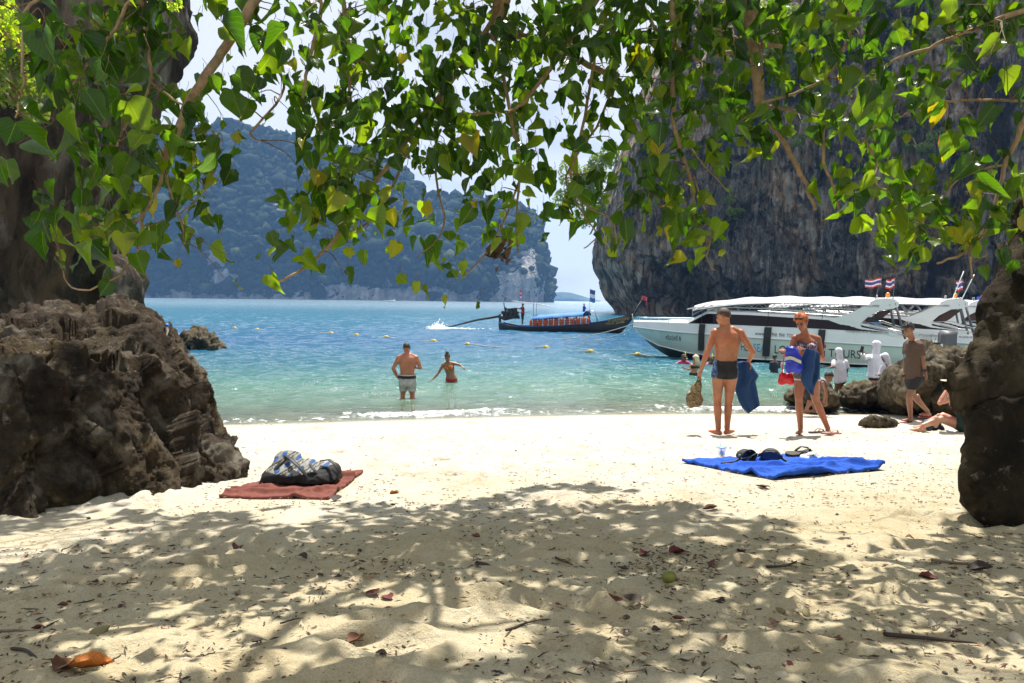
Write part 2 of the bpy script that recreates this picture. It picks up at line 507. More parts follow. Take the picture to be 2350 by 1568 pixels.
M_BUSH = make_leaf('bush_green', [(0.02, 0.045, 0.012), (0.035, 0.07, 0.016), (0.055, 0.10, 0.02)], 0.0, 0.25, 0.5)
M_BARK = pm('bark', (0.34, 0.23, 0.12), 0.85, 0.45, 22.0, 0.8, 90.0, 0.006, obj=False)
M_TWIG = pm('twig_bark', (0.15, 0.095, 0.045), 0.8, 0.4, 30.0, 0.4, 120.0, 0.003, obj=False)

# ================================================================== beach and sea bed
def build_beach():
    ys = np.concatenate([np.linspace(-6, 2.6, 30), 2.6 + 12.0 * (np.linspace(0, 1, 420) ** 1.35)[1:], np.linspace(14.62, 24, 150)[1:], np.geomspace(24.2, 2500, 60)])
    us = np.linspace(-1.0, 1.0, 420)
    X = us[None, :] * (4.2 + 0.92 * np.maximum(ys, 0))[:, None]
    Y = np.repeat(ys[:, None], len(us), 1)
    x, y = X.ravel(), Y.ravel()
    z = gz(x, y)
    d = shore(x) - y
    dry = np.clip((d - 0.6) / 1.5, 0, 1)
    p = np.stack([x, y, np.zeros_like(x)], 1)
    z = z + dry * (0.028 * fbm(p * 1.3, 4) + 0.02 * fbm(p * 4.5 + 9, 3) + 0.012 * fbm(p * 13 + 4, 3))
    # trodden sand: many shallow footprints with pushed-up rims
    ft = np.random.default_rng(5); nf = 850
    fp = ft.uniform([-7, 2.6], [9, 14.3], (nf, 2))
    fa = ft.uniform(0, pi, nf); fsz = ft.uniform(0.045, 0.10, nf); fdp = ft.uniform(0.012, 0.05, nf)
    for (fx, fy), a, s, dp in zip(fp, fa, fsz, fdp):
        m = (np.abs(x - fx) < 0.45) & (np.abs(y - fy) < 0.45) & (d > 0.9)
        if not m.any(): continue
        dx, dy = x[m] - fx, y[m] - fy
        r = np.sqrt(((dx * cos(a) + dy * sin(a)) / (s * 1.9)) ** 2 + ((-dx * sin(a) + dy * cos(a)) / s) ** 2)
        z[m] += dp * (-np.exp(-r * r * 1.5) + 0.75 * np.exp(-((r - 1.35) / 0.42) ** 2))
    # small churned heaps seen on the beach
    for px, py, h, s in ((1010, 1262, 0.07, 0.14), (930, 1270, 0.04, 0.12), (770, 1070, 0.07, 0.13), (850, 1075, 0.05, 0.10), (1090, 1055, 0.03, 0.16), (1680, 1041, 0.04, 0.12), (1600, 1040, 0.03, 0.15), (2010, 1240, 0.03, 0.2)):
        q = G(px, py); m = (np.abs(x - q.x) < 1.2) & (np.abs(y - q.y) < 1.2)
        r2 = ((x[m] - q.x) / s) ** 2 + ((y[m] - q.y) / (s * 1.1)) ** 2
        z[m] += h * np.exp(-r2) * (1 + 0.9 * fbm(p[m] * 14, 3))
    for px, py, r in ((1648, 996, .35), (1675, 996, .35), (1835, 997, .3), (1905, 999, .35), (1780, 1075, 1.5), (1900, 1070, .8), (1660, 1065, .8), (670, 1115, 1.0), (2085, 966, .4), (2140, 985, .6)):
        q = G(px, py); r2 = ((x - q.x) ** 2 + (y - q.y) ** 2) / r ** 2; wgt = np.exp(-r2 ** 2)
        z = z * (1 - wgt) + (gz(x, y) - .012) * wgt
    me = mesh_np('sand_beach', np.stack([x, y, z], 1), grid_faces(len(us), len(ys)), [M_SAND])
    fattr(me, 'inland', np.clip((d - 8.0) / 3.0 + 0.35 * fbm(p * 0.8, 3), 0, 1))
    fattr(me, 'wet', np.clip(1 - (d - 0.25) / 0.55, 0, 1))
    o = link('sand_beach', me); o['kind'] = 'structure'
    o['label'] = 'pale trodden sand beach sloping down to the sea'
    return o
BEACH = build_beach()

def build_sea():
    ys = np.concatenate([np.geomspace(12.2, 150, 620), np.geomspace(151, 2500, 90)])
    us = np.linspace(-1.0, 1.0, 440)
    hw = 4.2 + 0.88 * ys
    X = us[None, :] * hw[:, None]; Y = np.repeat(ys[:, None], len(us), 1)
    x, y = X.ravel(), Y.ravel()
    d = y - shore(x)
    amp = np.clip(d / 5.0, 0, 1) * np.clip(1.4 - y / 160, 0, 1)
    p = np.stack([x * 0.55, y, np.zeros_like(x)], 1)
    z = amp * (0.06 * fbm(p * 0.4, 3) + 0.15 * fbm(p * 0.8 + 5, 2, ridged=True) + np.clip(2 - y / 25, 0, 1) * 0.035 * fbm(p * 2.6 + 15, 2, ridged=True) - 0.07)
    # the small breaking swash line
    sw = np.exp(-((d - 0.85 - 0.3 * np.sin(x * 0.9)) / 0.30) ** 2)
    z += 0.055 * sw * (0.7 + 0.6 * fbm(p * 1.1 + 3, 2)) + 0.012
    depth = np.maximum(z - gz(x, y), 0)
    # under-water shelf: sand shallows by the right-hand rocks
    foam = np.exp(-((d - 0.25) / 0.65) ** 2) * 0.66 + 0.30 * sw
    # wake of the long-tailed boat
    wk = P(1005, 752, 61.0)
    foam += 0.95 * np.exp(-((x - wk.x) / 1.0) ** 2 - ((y - wk.y) / 2.6) ** 2)
    b = P(1090, 757, 60.5)
    foam += 0.72 * np.exp(-((x - b.x) / 2.9) ** 2 - ((y - b.y) / 1.1) ** 2)
    c = P(1320, 766, 58)
    foam += 0.60 * np.exp(-((x - c.x) / 5.5) ** 2 - ((y - c.y) / 1.0) ** 2)
    c = P(1500, 772, 52)
    foam += 0.50 * np.exp(-((x - c.x) / 4.0) ** 2 - ((y - c.y) / 1.6) ** 2)
    me = mesh_np('sea', np.stack([x, y, z], 1), grid_faces(len(us), len(ys)), [M_WATER])
    fattr(me, 'depth', depth); fattr(me, 'foam', np.clip(foam, 0, 1.2)); fattr(me, 'far', np.clip((y - 40) / 200, 0, 1))
    o = link('sea', me); o['kind'] = 'structure'
    o['label'] = 'clear turquoise sea with small ripples'
    return o
SEA = build_sea()

# ================================================================== rocks
def hull_mesh(hulls):
    out = bmesh.new()
    for pts in hulls:
        bm = bmesh.new()
        for p in pts: bm.verts.new(p)
        r = bmesh.ops.convex_hull(bm, input=bm.verts[:])
        junk = [g for g in r['geom_interior'] + r['geom_unused'] if isinstance(g, bmesh.types.BMVert)]
        bmesh.ops.delete(bm, geom=list(set(junk)), context='VERTS')
        m = bpy.data.meshes.new('h'); bm.to_mesh(m); bm.free(); out.from_mesh(m); bpy.data.meshes.remove(m)
    bmesh.ops.recalc_face_normals(out, faces=out.faces[:])
    me = bpy.data.meshes.new('hulls'); out.to_mesh(me); out.free()
    return me
def rock(name, hulls, voxel, mat, layers, smooth=6, stretch=(1, 1, 1), seed=0, fac=()):
    """Union of convex chunks, rounded, then broken up by layers of (size, height, ridged)."""
    me = evaluated(hull_mesh(hulls), [('REMESH', dict(mode='VOXEL', voxel_size=voxel)), ('SMOOTH', dict(factor=0.5, iterations=smooth))])
    V, Nn = coords(me), normals(me)
    st = np.array(stretch)
    d = np.zeros(len(V))
    for size, hgt in fac: d += hgt * facets(V * st, size, seed)
    for k, (size, hgt, rid) in enumerate(layers):
        q = V * st / size + seed * 3.7 + k * 11.1
        q = q + 0.35 * np.stack([pn(q * 0.7 + 5), pn(q * 0.7 + 31), pn(q * 0.7 + 57)], 1)
        d += hgt * (fbm(q, 4, ridged=rid) - (0.42 if rid else 0))
    set_coords(me, V + Nn * d[:, None])
    me.materials.clear(); me.materials.append(mat)
    me.polygons.foreach_set('use_smooth', np.ones(len(me.polygons), bool))
    return link(name, me)

def lower(v, dz): return Vector((v.x, v.y, v.z - dz))
def lb():
    base = [lower(G(*q), 0.35) for q in ((30, 1195), (60, 1208), (90, 1202), (199, 1168), (255, 1153), (371, 1132), (465, 1110))]
    A = base[3:] + [P(120, 860, 6.45), P(250, 850, 6.75), P(330, 835, 7.0), P(395, 860, 7.35), P(440, 950, 7.45), P(455, 1000, 7.4), P(206, 733, 8.2), P(262, 722, 8.4), P(300, 711, 8.5), P(332, 711, 8.6), P(362, 722, 8.7), P(412, 775, 8.8), P(416, 820, 8.6),
         P(300, 716, 10), P(380, 760, 10), P(455, 1030, 9.5), P(150, 760, 10), P(420, 1050, 10)]
    B = base[:4] + [P(0, 905, 6.1), P(110, 870, 6.4), P(85, 783, 7.5), P(147, 731, 8.0), P(200, 733, 8.2), P(-10, 845, 7.0), P(-400, 900, 6.3), P(-450, 1260, 5.9), P(-200, 820, 8), P(150, 735, 10), P(-300, 900, 10), P(-300, 1050, 10), P(30, 1100, 5.95)]
    C = [lower(G(*q), 0.3) for q in ((400, 1120), (472, 1109), (556, 1099), (565, 1080), (520, 1050))] + [P(553, 1072, 7.35), P(530, 1036, 7.6), P(500, 1013, 7.6), P(462, 985, 7.6), P(430, 980, 7.4)]
    D = base[:3] + [P(38, 990, 5.85), P(80, 985, 5.9), P(100, 1030, 5.85), P(110, 1180, 5.9), P(30, 1000, 6.6), P(140, 1000, 6.7)]
    E = [lower(G(*q), 0.3) for q in ((199, 1168), (245, 1154), (300, 1142))] + [P(215, 1010, 6.35), P(268, 1000, 6.5), P(300, 1080, 6.5), P(230, 900, 6.9)]
    return [A, B, C, D, E]
o = rock('beach_boulder', lb(), 0.022, M_BOULDER, [(1.3, 0.10, True), (0.4, 0.07, True), (0.13, 0.05, True), (0.05, 0.018, True)], 3, (1, 1, 0.62), 1, ((0.75, 0.22), (0.28, 0.085)))
tag(o, 'big brown craggy boulder on the sand at the left beside the brown towel', 'boulder')

V3_ = lambda *a: Vector(a)
def rr():
    U = [P(2338, 470, 6.1), P(2318, 560, 6.05), P(2300, 640, 6.0), P(2286, 735, 5.9), P(2260, 800, 5.8), P(2212, 880, 5.65), P(2220, 915, 5.6), P(2258, 968, 5.55), P(2306, 900, 6.8), P(2360, 560, 7.0), P(2900, 150, 6), P(2900, 1050, 5.4), P(2900, 150, 8.5), P(2900, 1000, 8.5), P(2372, 380, 6.3)]
    L = [P(2264, 940, 5.5), P(2252, 1020, 5.45), P(2218, 1100, 5.4), P(2220, 1130, 5.35), P(2251, 1168, 5.3), P(2316, 1200, 5.25), P(2366, 1208, 5.2), P(2900, 1210, 5.0), P(2900, 900, 5.2), P(2316, 1050, 6.6), P(2356, 1130, 6.8), P(2900, 1100, 8), P(2900, 900, 8.0), P(2336, 980, 6.6)]
    T = [V3_(3.5, 3.8, 5.6), V3_(4.0, 5.2, 5.4), V3_(6.5, 3.6, 6.2), V3_(6.5, 7.0, 6.2), V3_(6.5, 4.0, 8.0), V3_(5.6, 7.0, 8.0), V3_(4.2, 4.6, 3.2), V3_(5.2, 6.6, 3.2), V3_(6.5, 6, 2.0)]  # unseen upper overhang, added to shade the rock and the sand below
    K = [P(2500, 300, 6), P(3300, -200, 6), P(3300, 1500, 5.4), P(2620, 1450, 5.8), P(3300, -200, 9), P(3300, 1300, 9), P(2520, 1250, 7.5), P(2500, 300, 9)]
    return [U, L, K, T]
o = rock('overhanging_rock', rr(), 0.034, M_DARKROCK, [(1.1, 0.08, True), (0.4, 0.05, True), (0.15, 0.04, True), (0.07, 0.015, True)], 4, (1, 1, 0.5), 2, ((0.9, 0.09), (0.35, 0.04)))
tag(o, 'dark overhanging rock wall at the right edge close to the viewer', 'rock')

def lc():
    U = [P(338, -260, 17), P(334, 60, 17), P(318, 95, 17), P(272, 200, 17.2), P(262, 285, 17.4), P(232, 420, 17.6), P(222, 520, 18), P(190, 590, 18.3), P(60, 700, 16.5), P(-100, 780, 15), P(-500, 800, 14), P(-600, -260, 14), P(-700, 600, 26), P(330, -200, 27), P(240, 500, 26), P(-700, -260, 27)]
    L = [P(180, 585, 18.4), P(255, 606, 18.6), P(276, 640, 18.6), P(282, 672, 18.7), P(270, 705, 18.8), P(235, 735, 19), P(100, 760, 19), P(-300, 760, 18), P(-300, 600, 18), P(276, 660, 26), P(200, 600, 26), P(230, 730, 26), P(-300, 760, 26)]
    Ft = [P(215, 725, 19.4), P(150, 830, 19), P(-400, 900, 15), P(230, 800, 24), P(-400, 700, 17), P(-400, 900, 25), P(100, 700, 19.6)]
    return [U, L, Ft]
o = rock('limestone_cliff', lc(), 0.11, M_LCLIFF, [(5.0, 0.7, True), (2.0, 0.5, True), (0.7, 0.25, True), (0.3, 0.08, True)], 4, (1, 1, 0.4), 3, ((2.6, 0.7), (1.0, 0.25)))
tag(o, 'tall dark limestone cliff overhanging the beach at the left edge', 'cliff')

def small_rock(name, base, top, label, cat='rock', group=None, voxel=0.03, mat=None, lay=None, depth=0.6, seed=0, sink=0.25):
    """base: pixel points of the foot, top: (px, py, Y) points of the upper outline."""
    pts = []
    for q in base:
        g = P(q[0], q[1], top[0][2]) if len(top[0]) == 3 and top[0][2] > 30 else G(*q); pts += [lower(g, sink), Vector((g.x * 1.02, g.y + depth, g.z - sink))]
    for (a, b, Y) in top:
        p = P(a, b, Y); pts += [p, Vector((p.x * 1.01, p.y + depth * 0.8, p.z - 0.05))]
    o = rock(name, [pts], voxel, mat or M_SHOREROCK, lay or [(0.6, 0.13, True), (0.24, 0.08, True), (0.09, 0.03, True)], 3, (1, 1, 0.9), seed, ((0.4 * min(2, depth), 0.10 * min(2, depth)), (0.15, 0.03)))
    return tag(o, label, cat, group)
small_rock('shore_boulder', [(2078, 947), (2130, 950), (2230, 952)], [(2092, 905, 14.9), (2118, 858, 15.1), (2142, 818, 15.3), (2170, 803, 15.4), (2240, 805, 15.4), (2112, 870, 14.7), (2155, 850, 14.6)], 'large brown boulder behind the walking young man in the brown shirt', 'boulder', depth=1.6, seed=4, voxel=0.035)
small_rock('shore_boulder', [(1950, 932), (2000, 938), (2050, 940)], [(1947, 915, 16.5), (1965, 888, 16.7), (1990, 880, 16.8), (2030, 893, 16.7), (2048, 915, 16.6)], 'rough grey rock at the water edge below the two hooded people in white', 'rock', depth=0.7, seed=5)
small_rock('shore_boulder', [(1858, 944), (1885, 946), (1917, 944)], [(1866, 915, 16.1), (1895, 905, 16.2), (1918, 908, 16.2), (1922, 925, 16.2), (1900, 884, 16.6), (1872, 880, 16.6), (1850, 892, 16.7)], 'dark wet rock just right of the red-haired woman\'s legs', 'rock', depth=0.6, seed=6)
small_rock('shore_boulder', [(1805, 925), (1840, 928)], [(1810, 910, 16.9), (1828, 896, 17.0), (1845, 905, 17.0)], 'small dark rock at the water edge left of the red-haired woman\'s legs', 'rock', depth=0.4, seed=7)
small_rock('shore_boulder', [(2155, 955), (2240, 958)], [(2160, 915, 14.2), (2190, 890, 14.3), (2240, 890, 14.2)], 'low brown rock in front of the large boulder beside the white bag', 'rock', depth=0.5, seed=9)
small_rock('coral_rock', [(1978, 976), (2030, 979), (2066, 974)], [(1985, 968, 12.75), (2003, 956, 12.85), (2016, 956, 12.85), (2030, 968, 12.8), (2055, 966, 12.9)], 'low heap of weathered olive coral rock on the sand by the walking man', 'rock', depth=0.35, seed=8, voxel=0.016, lay=[(0.22, 0.05, True), (0.08, 0.025, True)], sink=0.1)
small_rock('sea_rock', [(420, 815), (450, 818), (474, 812)], [(418, 772, 33), (436, 768, 33.4), (450, 781, 33), (460, 778, 33), (470, 788, 33), (478, 800, 33)], 'dark jagged rock standing in the water beyond the left boulder', 'rock', depth=2.5, seed=10, voxel=0.045, lay=[(0.9, 0.45, True), (0.4, 0.25, True), (0.15, 0.06, True)], sink=1.2)
small_rock('sea_rock', [(494, 808), (506, 808)], [(495, 804, 34), (501, 800, 34), (507, 804, 34)], 'tiny rock tip breaking the water right of the jagged sea rock', 'rock', depth=0.5, seed=12, voxel=0.04, lay=[(0.3, 0.06, True)], sink=1.5)

# ================================================================== right-hand sea cliff
def build_cliff():
    plan = [(70, 235), (24, 190), (14, 150), (16, 132), (24, 127), (36, 122), (50, 112), (66, 104), (82, 92), (100, 84), (125, 80), (160, 78)]
    pl = np.array(plan, float)
    seg = np.r_[0, np.cumsum(np.linalg.norm(np.diff(pl, axis=0), axis=1))]
    L = seg[-1]
    # dense where the face shows
    s = np.concatenate([np.linspace(0, seg[2], 40), np.linspace(seg[2], seg[9], 620)[1:], np.linspace(seg[9], L, 60)[1:]])
    bx = np.interp(s, seg, pl[:, 0]); by = np.interp(s, seg, pl[:, 1])
    for _ in range(30):
        bx[1:-1] = (bx[:-2] + 2 * bx[1:-1] + bx[2:]) / 4; by[1:-1] = (by[:-2] + 2 * by[1:-1] + by[2:]) / 4
    tx, ty = np.gradient(bx), np.gradient(by); ln = np.hypot(tx, ty); nx, ny = ty / ln, -tx / ln
    nz = 330
    zz = np.linspace(-2, 78, nz)
    prof_py = [-500, -200, 0, 130, 300, 370, 450, 500, 560, 610, 640, 690, 722, 760]
    prof_px = [1685, 1625, 1556, 1524, 1466, 1436, 1422, 1416, 1406, 1410, 1428, 1436, 1450, 1454]
    py = 691 - (zz - 2.3) * F / 131.0
    left = (np.interp(py, prof_py, prof_px) - 1175) / F * 131.0 - 15.2
    S, Z = np.meshgrid(s, zz)
    w = np.exp(-np.maximum(S - seg[3], 0) / 14.0) * np.where(S < seg[3], 1, 1)
    # the top slopes back, higher towards the right
    ztop = np.interp(bx, [14, 30, 48, 60, 80, 160], [40, 44, 46, 50, 64, 80])
    back = np.clip((Z - ztop[None, :]) / 8.0, 0, None) ** 1.2 * 5.0
    p = np.stack([np.tile(bx, (nz, 1)).ravel(), np.tile(by, (nz, 1)).ravel(), Z.ravel()], 1)
    flute = fbm(p * np.array([0.22, 0.22, 0.030]), 5, ridged=True).reshape(S.shape)
    fl2 = fbm(p * np.array([0.75, 0.75, 0.07]) + 7, 4, ridged=True).reshape(S.shape)
    big = fbm(p * 0.055 + 3, 4).reshape(S.shape)
    fine = fbm(p * 0.9 + 3, 4).reshape(S.shape)
    off = 2.2 * flute + 0.8 * fl2 + 5.0 * big + 0.7 * fine + 1.6 * facets(p * np.array([1, 1, .45]), 5.0, 1).reshape(S.shape) + 0.6 * facets(p * np.array([1, 1, .5]), 1.8, 2).reshape(S.shape) - back
    off -= 4.6 * np.exp(-((Z - 0.4) / 2.4) ** 2)                                  # sea notch
    for cx, cz, rx, rz, dp in ((25, 3.0, 4.5, 5.5, 10.0), (19, 1.5, 3.5, 3.0, 4.0), (46, 1.5, 3.0, 3.0, 3.0), (60, 8, 3.0, 5.0, 2.0)):  # caves
        off -= dp * np.exp(-((bx[None, :] - cx) / rx) ** 2 - ((Z - cz) / rz) ** 2)
    fade = np.clip((S - seg[3] + 6) / 12.0, 0.25, 1)
    off *= fade
    X = bx[None, :] + nx[None, :] * off + left[:, None] * w
    Y = by[None, :] + ny[None, :] * off
    V = np.stack([X.ravel(), Y.ravel(), Z.ravel()], 1)
    Fc = grid_faces(len(s), nz)[:, ::-1]
    me = mesh_np('sea_cliff', V, Fc, [M_CLIFF])
    o = link('sea_cliff', me)
    tag(o, 'huge dark limestone cliff streaked grey and orange behind the speedboats', 'cliff')
    return X, Y, Z, off
CX, CY, CZ, _ = build_cliff()
def on_cliff(px, py):
    """Nearest cliff surface point in the line of sight of (px, py)."""
    d = CR @ Vector(((px - 1175) / F, -(py - 784) / F, -1.0)); d.normalize()
    rel = np.stack([CX, CY, CZ], -1) - np.array(CAM)
    t = rel @ np.array(d)
    m = np.linalg.norm(rel - t[..., None] * np.array(d), axis=-1) + 0.02 * t
    i = np.unravel_index(np.argmin(m), m.shape)
    return Vector((CX[i], CY[i], CZ[i]))

# ---- shrubs and trees: leaf clumps round a few stems
def leaf_cloud(cent, rad, n, size, rng, up=0.25):
    """n small leaf blades round the centres; returns vertices, faces, per-vertex random."""
    ci = rng.integers(0, len(cent), n)
    q = rng.normal(size=(n, 3)); q /= np.linalg.norm(q, axis=1)[:, None]
    r = rng.uniform(0.45, 1.0, n) ** 0.5
    pos = cent[ci] + q * r[:, None] * rad[ci]
    nrm = q * 0.6 + rng.normal(size=(n, 3)) * 0.7 + np.array([0, 0, up]); nrm /= np.linalg.norm(nrm, axis=1)[:, None]
    a = np.cross(nrm, rng.normal(size=(n, 3))); a /= np.linalg.norm(a, axis=1)[:, None]
    b = np.cross(nrm, a)
    s = size * rng.uniform(0.6, 1.4, n)[:, None]
    V = np.stack([pos - a * s, pos - b * s * 0.55 + nrm * s * 0.15, pos + a * s, pos + b * s * 0.55 + nrm * s * 0.15], 1).reshape(-1, 3)
    Fc = np.arange(4 * n).reshape(-1, 4)
    return V, Fc, np.repeat(rng.random(n), 4)
def shrub(name, at, rx, rz, n, size, label, group=None, seed=0, lobes=9, cat='shrub', mat=None):
    rng = np.random.default_rng(seed + 100)
    root = thing(name, at, label, cat, group)
    cent = rng.normal(size=(lobes, 3)) * np.array([rx * 0.5, rx * 0.4, rz * 0.42]) + np.array([0, 0, rz * 0.25])
    rad = np.stack([rng.uniform(0.28, 0.5, lobes) * rx] * 2 + [rng.uniform(0.22, 0.42, lobes) * rz], 1)
    V, Fc, r = leaf_cloud(cent, rad, n, size, rng)
    me = mesh_np('crown', V, Fc, [mat or M_BUSH], smooth=False); fattr(me, 'rnd', r * 0.999); fattr(me, 'rim', r * 0)
    link('crown', me, root)
    mb = MB()
    for k in range(min(lobes, 6)):
        c = Vector(cent[k]); mb.tube([(0, 0.3, -rz * 0.45), c * 0.5 + Vector((0, 0, -rz * 0.1)), c], [rx * 0.05, rx * 0.035, rx * 0.015], 5)
    mb.build('trunk', M_BARK, root, world=False)
    return root
for i, (px, py, rx, rz, n, sz, lab) in enumerate((
        (1345, 455, 4.6, 7.0, 5200, 0.26, 'dark bushy tree clinging to the left edge of the sea cliff'),
        (1820, 120, 6.5, 6.0, 5200, 0.30, 'largest green tree growing high on the sea cliff'),
        (1930, 60, 6.0, 5.5, 4200, 0.30, 'green tree near the cliff top right of the largest one'),
        (1700, 90, 4.5, 5.0, 3600, 0.28, 'leafy tree high on the cliff left of the largest one'),
        (2070, 110, 5.5, 4.5, 3000, 0.30, 'green shrub patch high on the cliff at the upper right'),
        (1675, 480, 2.2, 1.8, 1300, 0.2, 'small shrub rooted half way up the dark cliff face'),
        (1640, 560, 1.6, 1.3, 900, 0.18, 'low shrub on the cliff under the small half-way shrub'),
        (2110, 330, 2.6, 2.0, 1200, 0.2, 'shrub on the pale right-hand part of the cliff face'),
        (1860, 340, 2.2, 1.4, 900, 0.2, 'thin shrub in a crack at the middle of the cliff'))):
    q = P(px, py, 128) if i == 0 else on_cliff(px, py)
    shrub('cliff_tree' if rz > 3 else 'cliff_shrub', q, rx, rz, n, sz, lab, 'plants on the sea cliff', i, 11 if rz > 3 else 6, 'tree' if rz > 3 else 'shrub')
for i, (px, py, Y, rx, rz, n, lab) in enumerate((
        (300, 60, 16.6, 0.75, 0.9, 1500, 'light green shrub hanging from the top of the left cliff'),
        (250, 130, 16.4, 0.55, 0.7, 1100, 'pale green shrub below the top one on the left cliff'),
        (40, 220, 13.8, 0.55, 0.75, 1000, 'fern-like plant on the face of the left cliff'),
        (15, 60, 13.6, 0.6, 0.8, 900, 'bright shrub at the upper left corner on the cliff'))):
    shrub('cliff_shrub', P(px, py, Y), rx, rz, n, 0.055, lab, 'plants on the left cliff', 40 + i, 7, 'shrub', M_LEAFY if i in (0, 3) else M_BUSH)

# ================================================================== islands
def island(name, Yd, sky, label, veg_tex=True, base_py=None, nx_=420, nz_=150, run=0.55, seed=0, mats=None, amp=1.0, ends=(0.03, 0.03)):
    """Steep island: skyline traced in the picture, given its true distance, height and a back side."""
    sky = sorted(sky); px = np.linspace(sky[0][0], sky[-1][0], nx_)
    py = np.interp(px, [q[0] for q in sky], [q[1] for q in sky])
    pts = np.array([P(a, b, Yd) for a, b in zip(px, py)])
    x, h = pts[:, 0], np.maximum(pts[:, 2], 3.0)
    v = np.concatenate([np.linspace(0, 1, nz_), np.linspace(1, 0, 24)[1:]])
    vi = np.concatenate([np.linspace(0, 1, nz_), 1 + np.linspace(0, 1, 24)[1:]])
    Xg = np.tile(x, (len(v), 1)); Zg = -3 + v[:, None] * (h[None, :] + 3)
    u = np.linspace(0, 1, nx_)
    prof = run * h.max() * (np.where(vi < 1, 0.22 * vi + 0.78 * np.clip((vi - 0.28) / 0.72, 0, 1) ** 1.25, 1 + (vi - 1) * 0.9))
    edge = np.minimum(np.clip(u / ends[0], 0, 1), np.clip((1 - u) / ends[1], 0, 1))
    Yg = Yd - run * h.max() + prof[:, None] * np.ones_like(u)[None, :] + (1 - np.sqrt(np.clip(edge, 0, 1)))[None, :] * run * h.max() * np.clip(1 - vi, 0, 1)[:, None]
    p = np.stack([Xg.ravel(), Yg.ravel(), Zg.ravel()], 1)
    f = np.array([1, 1, 0.35])
    dsp = (26 * fbm(p * f * 0.011 + seed, 4) + 13 * fbm(p * f * 0.03 + seed, 4, ridged=True) + 4.5 * fbm(p * 0.11 + seed, 4)) * amp
    front = np.clip(1.1 - np.tile(np.clip(vi, 0, 1)[:, None], (1, nx_)), 0.12, 1).ravel()
    Yn = Yg.ravel() - dsp * front
    Zn = Zg.ravel() + 2.2 * amp * fbm(p * 0.12 + 9, 3) * (np.tile(vi[:, None], (1, nx_)).ravel() > 0.5)
    # project the change of depth so that slopes stay where they are seen
    V = np.stack([Xg.ravel(), Yn, Zn], 1)
    me = mesh_np(name, V, grid_faces(nx_, len(v)), [mats or M_ISLAND])
    slope = np.gradient(Yn.reshape(Yg.shape), axis=0) / np.maximum(np.gradient(Zn.reshape(Zg.shape), axis=0), 0.02)
    veg = np.clip(0.52 + 0.55 * slope, -0.1, 1.3)
    veg[vi > 1] = 1
    big = fbm(p * np.array([0.012, 0.012, 0.016]) + 40 + seed, 3).reshape(veg.shape)
    veg = veg + 0.28 - 1.2 * np.clip(big - 0.12, 0, 1)
    veg -= 0.55 * np.exp(-(Zg / 9.0) ** 2)
    if Yd < 1500:      # bare limestone faces
        for a, b, rx, ry, w in ((655, 468, 26, 30, .9), (535, 595, 24, 30, .9), (555, 640, 30, 18, .8), (1215, 590, 34, 75, 1.0), (1170, 640, 40, 45, .7), (930, 672, 110, 12, .7), (590, 490, 30, 10, .5), (800, 660, 60, 12, .5)):
            q = P(a, b, Yd - 60); k_ = (Yd - 60) / F
            veg -= w * np.exp(-((Xg - q.x) / (rx * k_)) ** 2 - ((Zg - q.z) / (ry * k_)) ** 2)
    fattr(me, 'veg', veg.ravel())
    o = link(name, me); tag(o, label, 'island')
    return o, V.reshape(len(v), nx_, 3), veg
SKY1 = [(150, 330), (210, 312), (260, 300), (305, 292), (330, 300), (400, 305), (470, 292), (520, 290), (545, 292), (575, 302), (610, 300), (650, 312), (690, 318), (740, 330), (800, 345), (850, 352), (890, 372), (930, 395), (955, 425), (975, 445), (1000, 452), (1050, 455), (1090, 462), (1140, 464), (1180, 472), (1212, 484), (1235, 500), (1247, 520), (1252, 560), (1256, 620), (1268, 655), (1270, 692)]
ISL, IV, IVEG = island('forested_island', 900.0, SKY1, 'large forested limestone island across the bay', seed=2, ends=(0.02, 0.05))
def forest(V, veg, n, seed, size):
    rng = np.random.default_rng(seed)
    h, w, _ = V.shape
    i = rng.integers(6, 151, n * 3); j = rng.integers(2, w - 2, n * 3)
    keep = (veg[i, j] + rng.normal(0, 0.12, n * 3)) > 0.62
    top = rng.integers(2, w - 2, 300)
    i = np.concatenate([i[keep][:n], np.full(300, 149)]); j = np.concatenate([j[keep][:n], top])
    c = V[i, j]
    bm = bmesh.new(); bmesh.ops.create_icosphere(bm, subdivisions=1, radius=1)
    bv = np.array([v.co for v in bm.verts]); bf = np.array([[q.index for q in f_.verts] for f_ in bm.faces]); bm.free()
    m = len(c); s = size * np.exp(rng.normal(-.15, .42, m))
    jit = 1 + 0.35 * rng.normal(size=(m, len(bv), 1))
    VV = c[:, None, :] + bv[None] * jit * s[:, None, None] * np.array([1, 1, 0.85]) + np.array([0, -0.8, 0]) + np.array([0, 0, 1])[None, None] * (s * 0.3)[:, None, None]
    FF = bf[None] + (np.arange(m) * len(bv))[:, None, None]
    me = mesh_np('forest', VV.reshape(-1, 3), FF.reshape(-1, 3), [M_FOREST], smooth=False)
    fattr(me, 'rnd', np.repeat(rng.random(m), len(bv)))
    return me
def make_forest():
    t = NT('forest_canopy')
    c = t.ramp(t.attr('rnd'), [(0.0, (0.010, 0.020, 0.008)), (0.6, (0.022, 0.042, 0.012)), (0.9, (0.044, 0.070, 0.018)), (1.0, (0.09, 0.115, 0.036))])
    c = t.mix(t.ramp(t.noise(t.pos(), 0.5, 3, 0.7), [(0.35, 0.6), (0.6, 0.0)]), c, (0.012, 0.022, 0.008))
    t.principled(Base_Color=c, Roughness=0.9, Specular_IOR_Level=0.15, Normal=t.bump(t.noise(t.pos(), 0.6, 5, 0.75), 1.0, 2.5))
    return t.mat
M_FOREST = make_forest()
fo = link('forest', forest(IV, IVEG, 5200, 3, 4.0)); fo.parent = ISL; fo['kind'] = 'stuff'
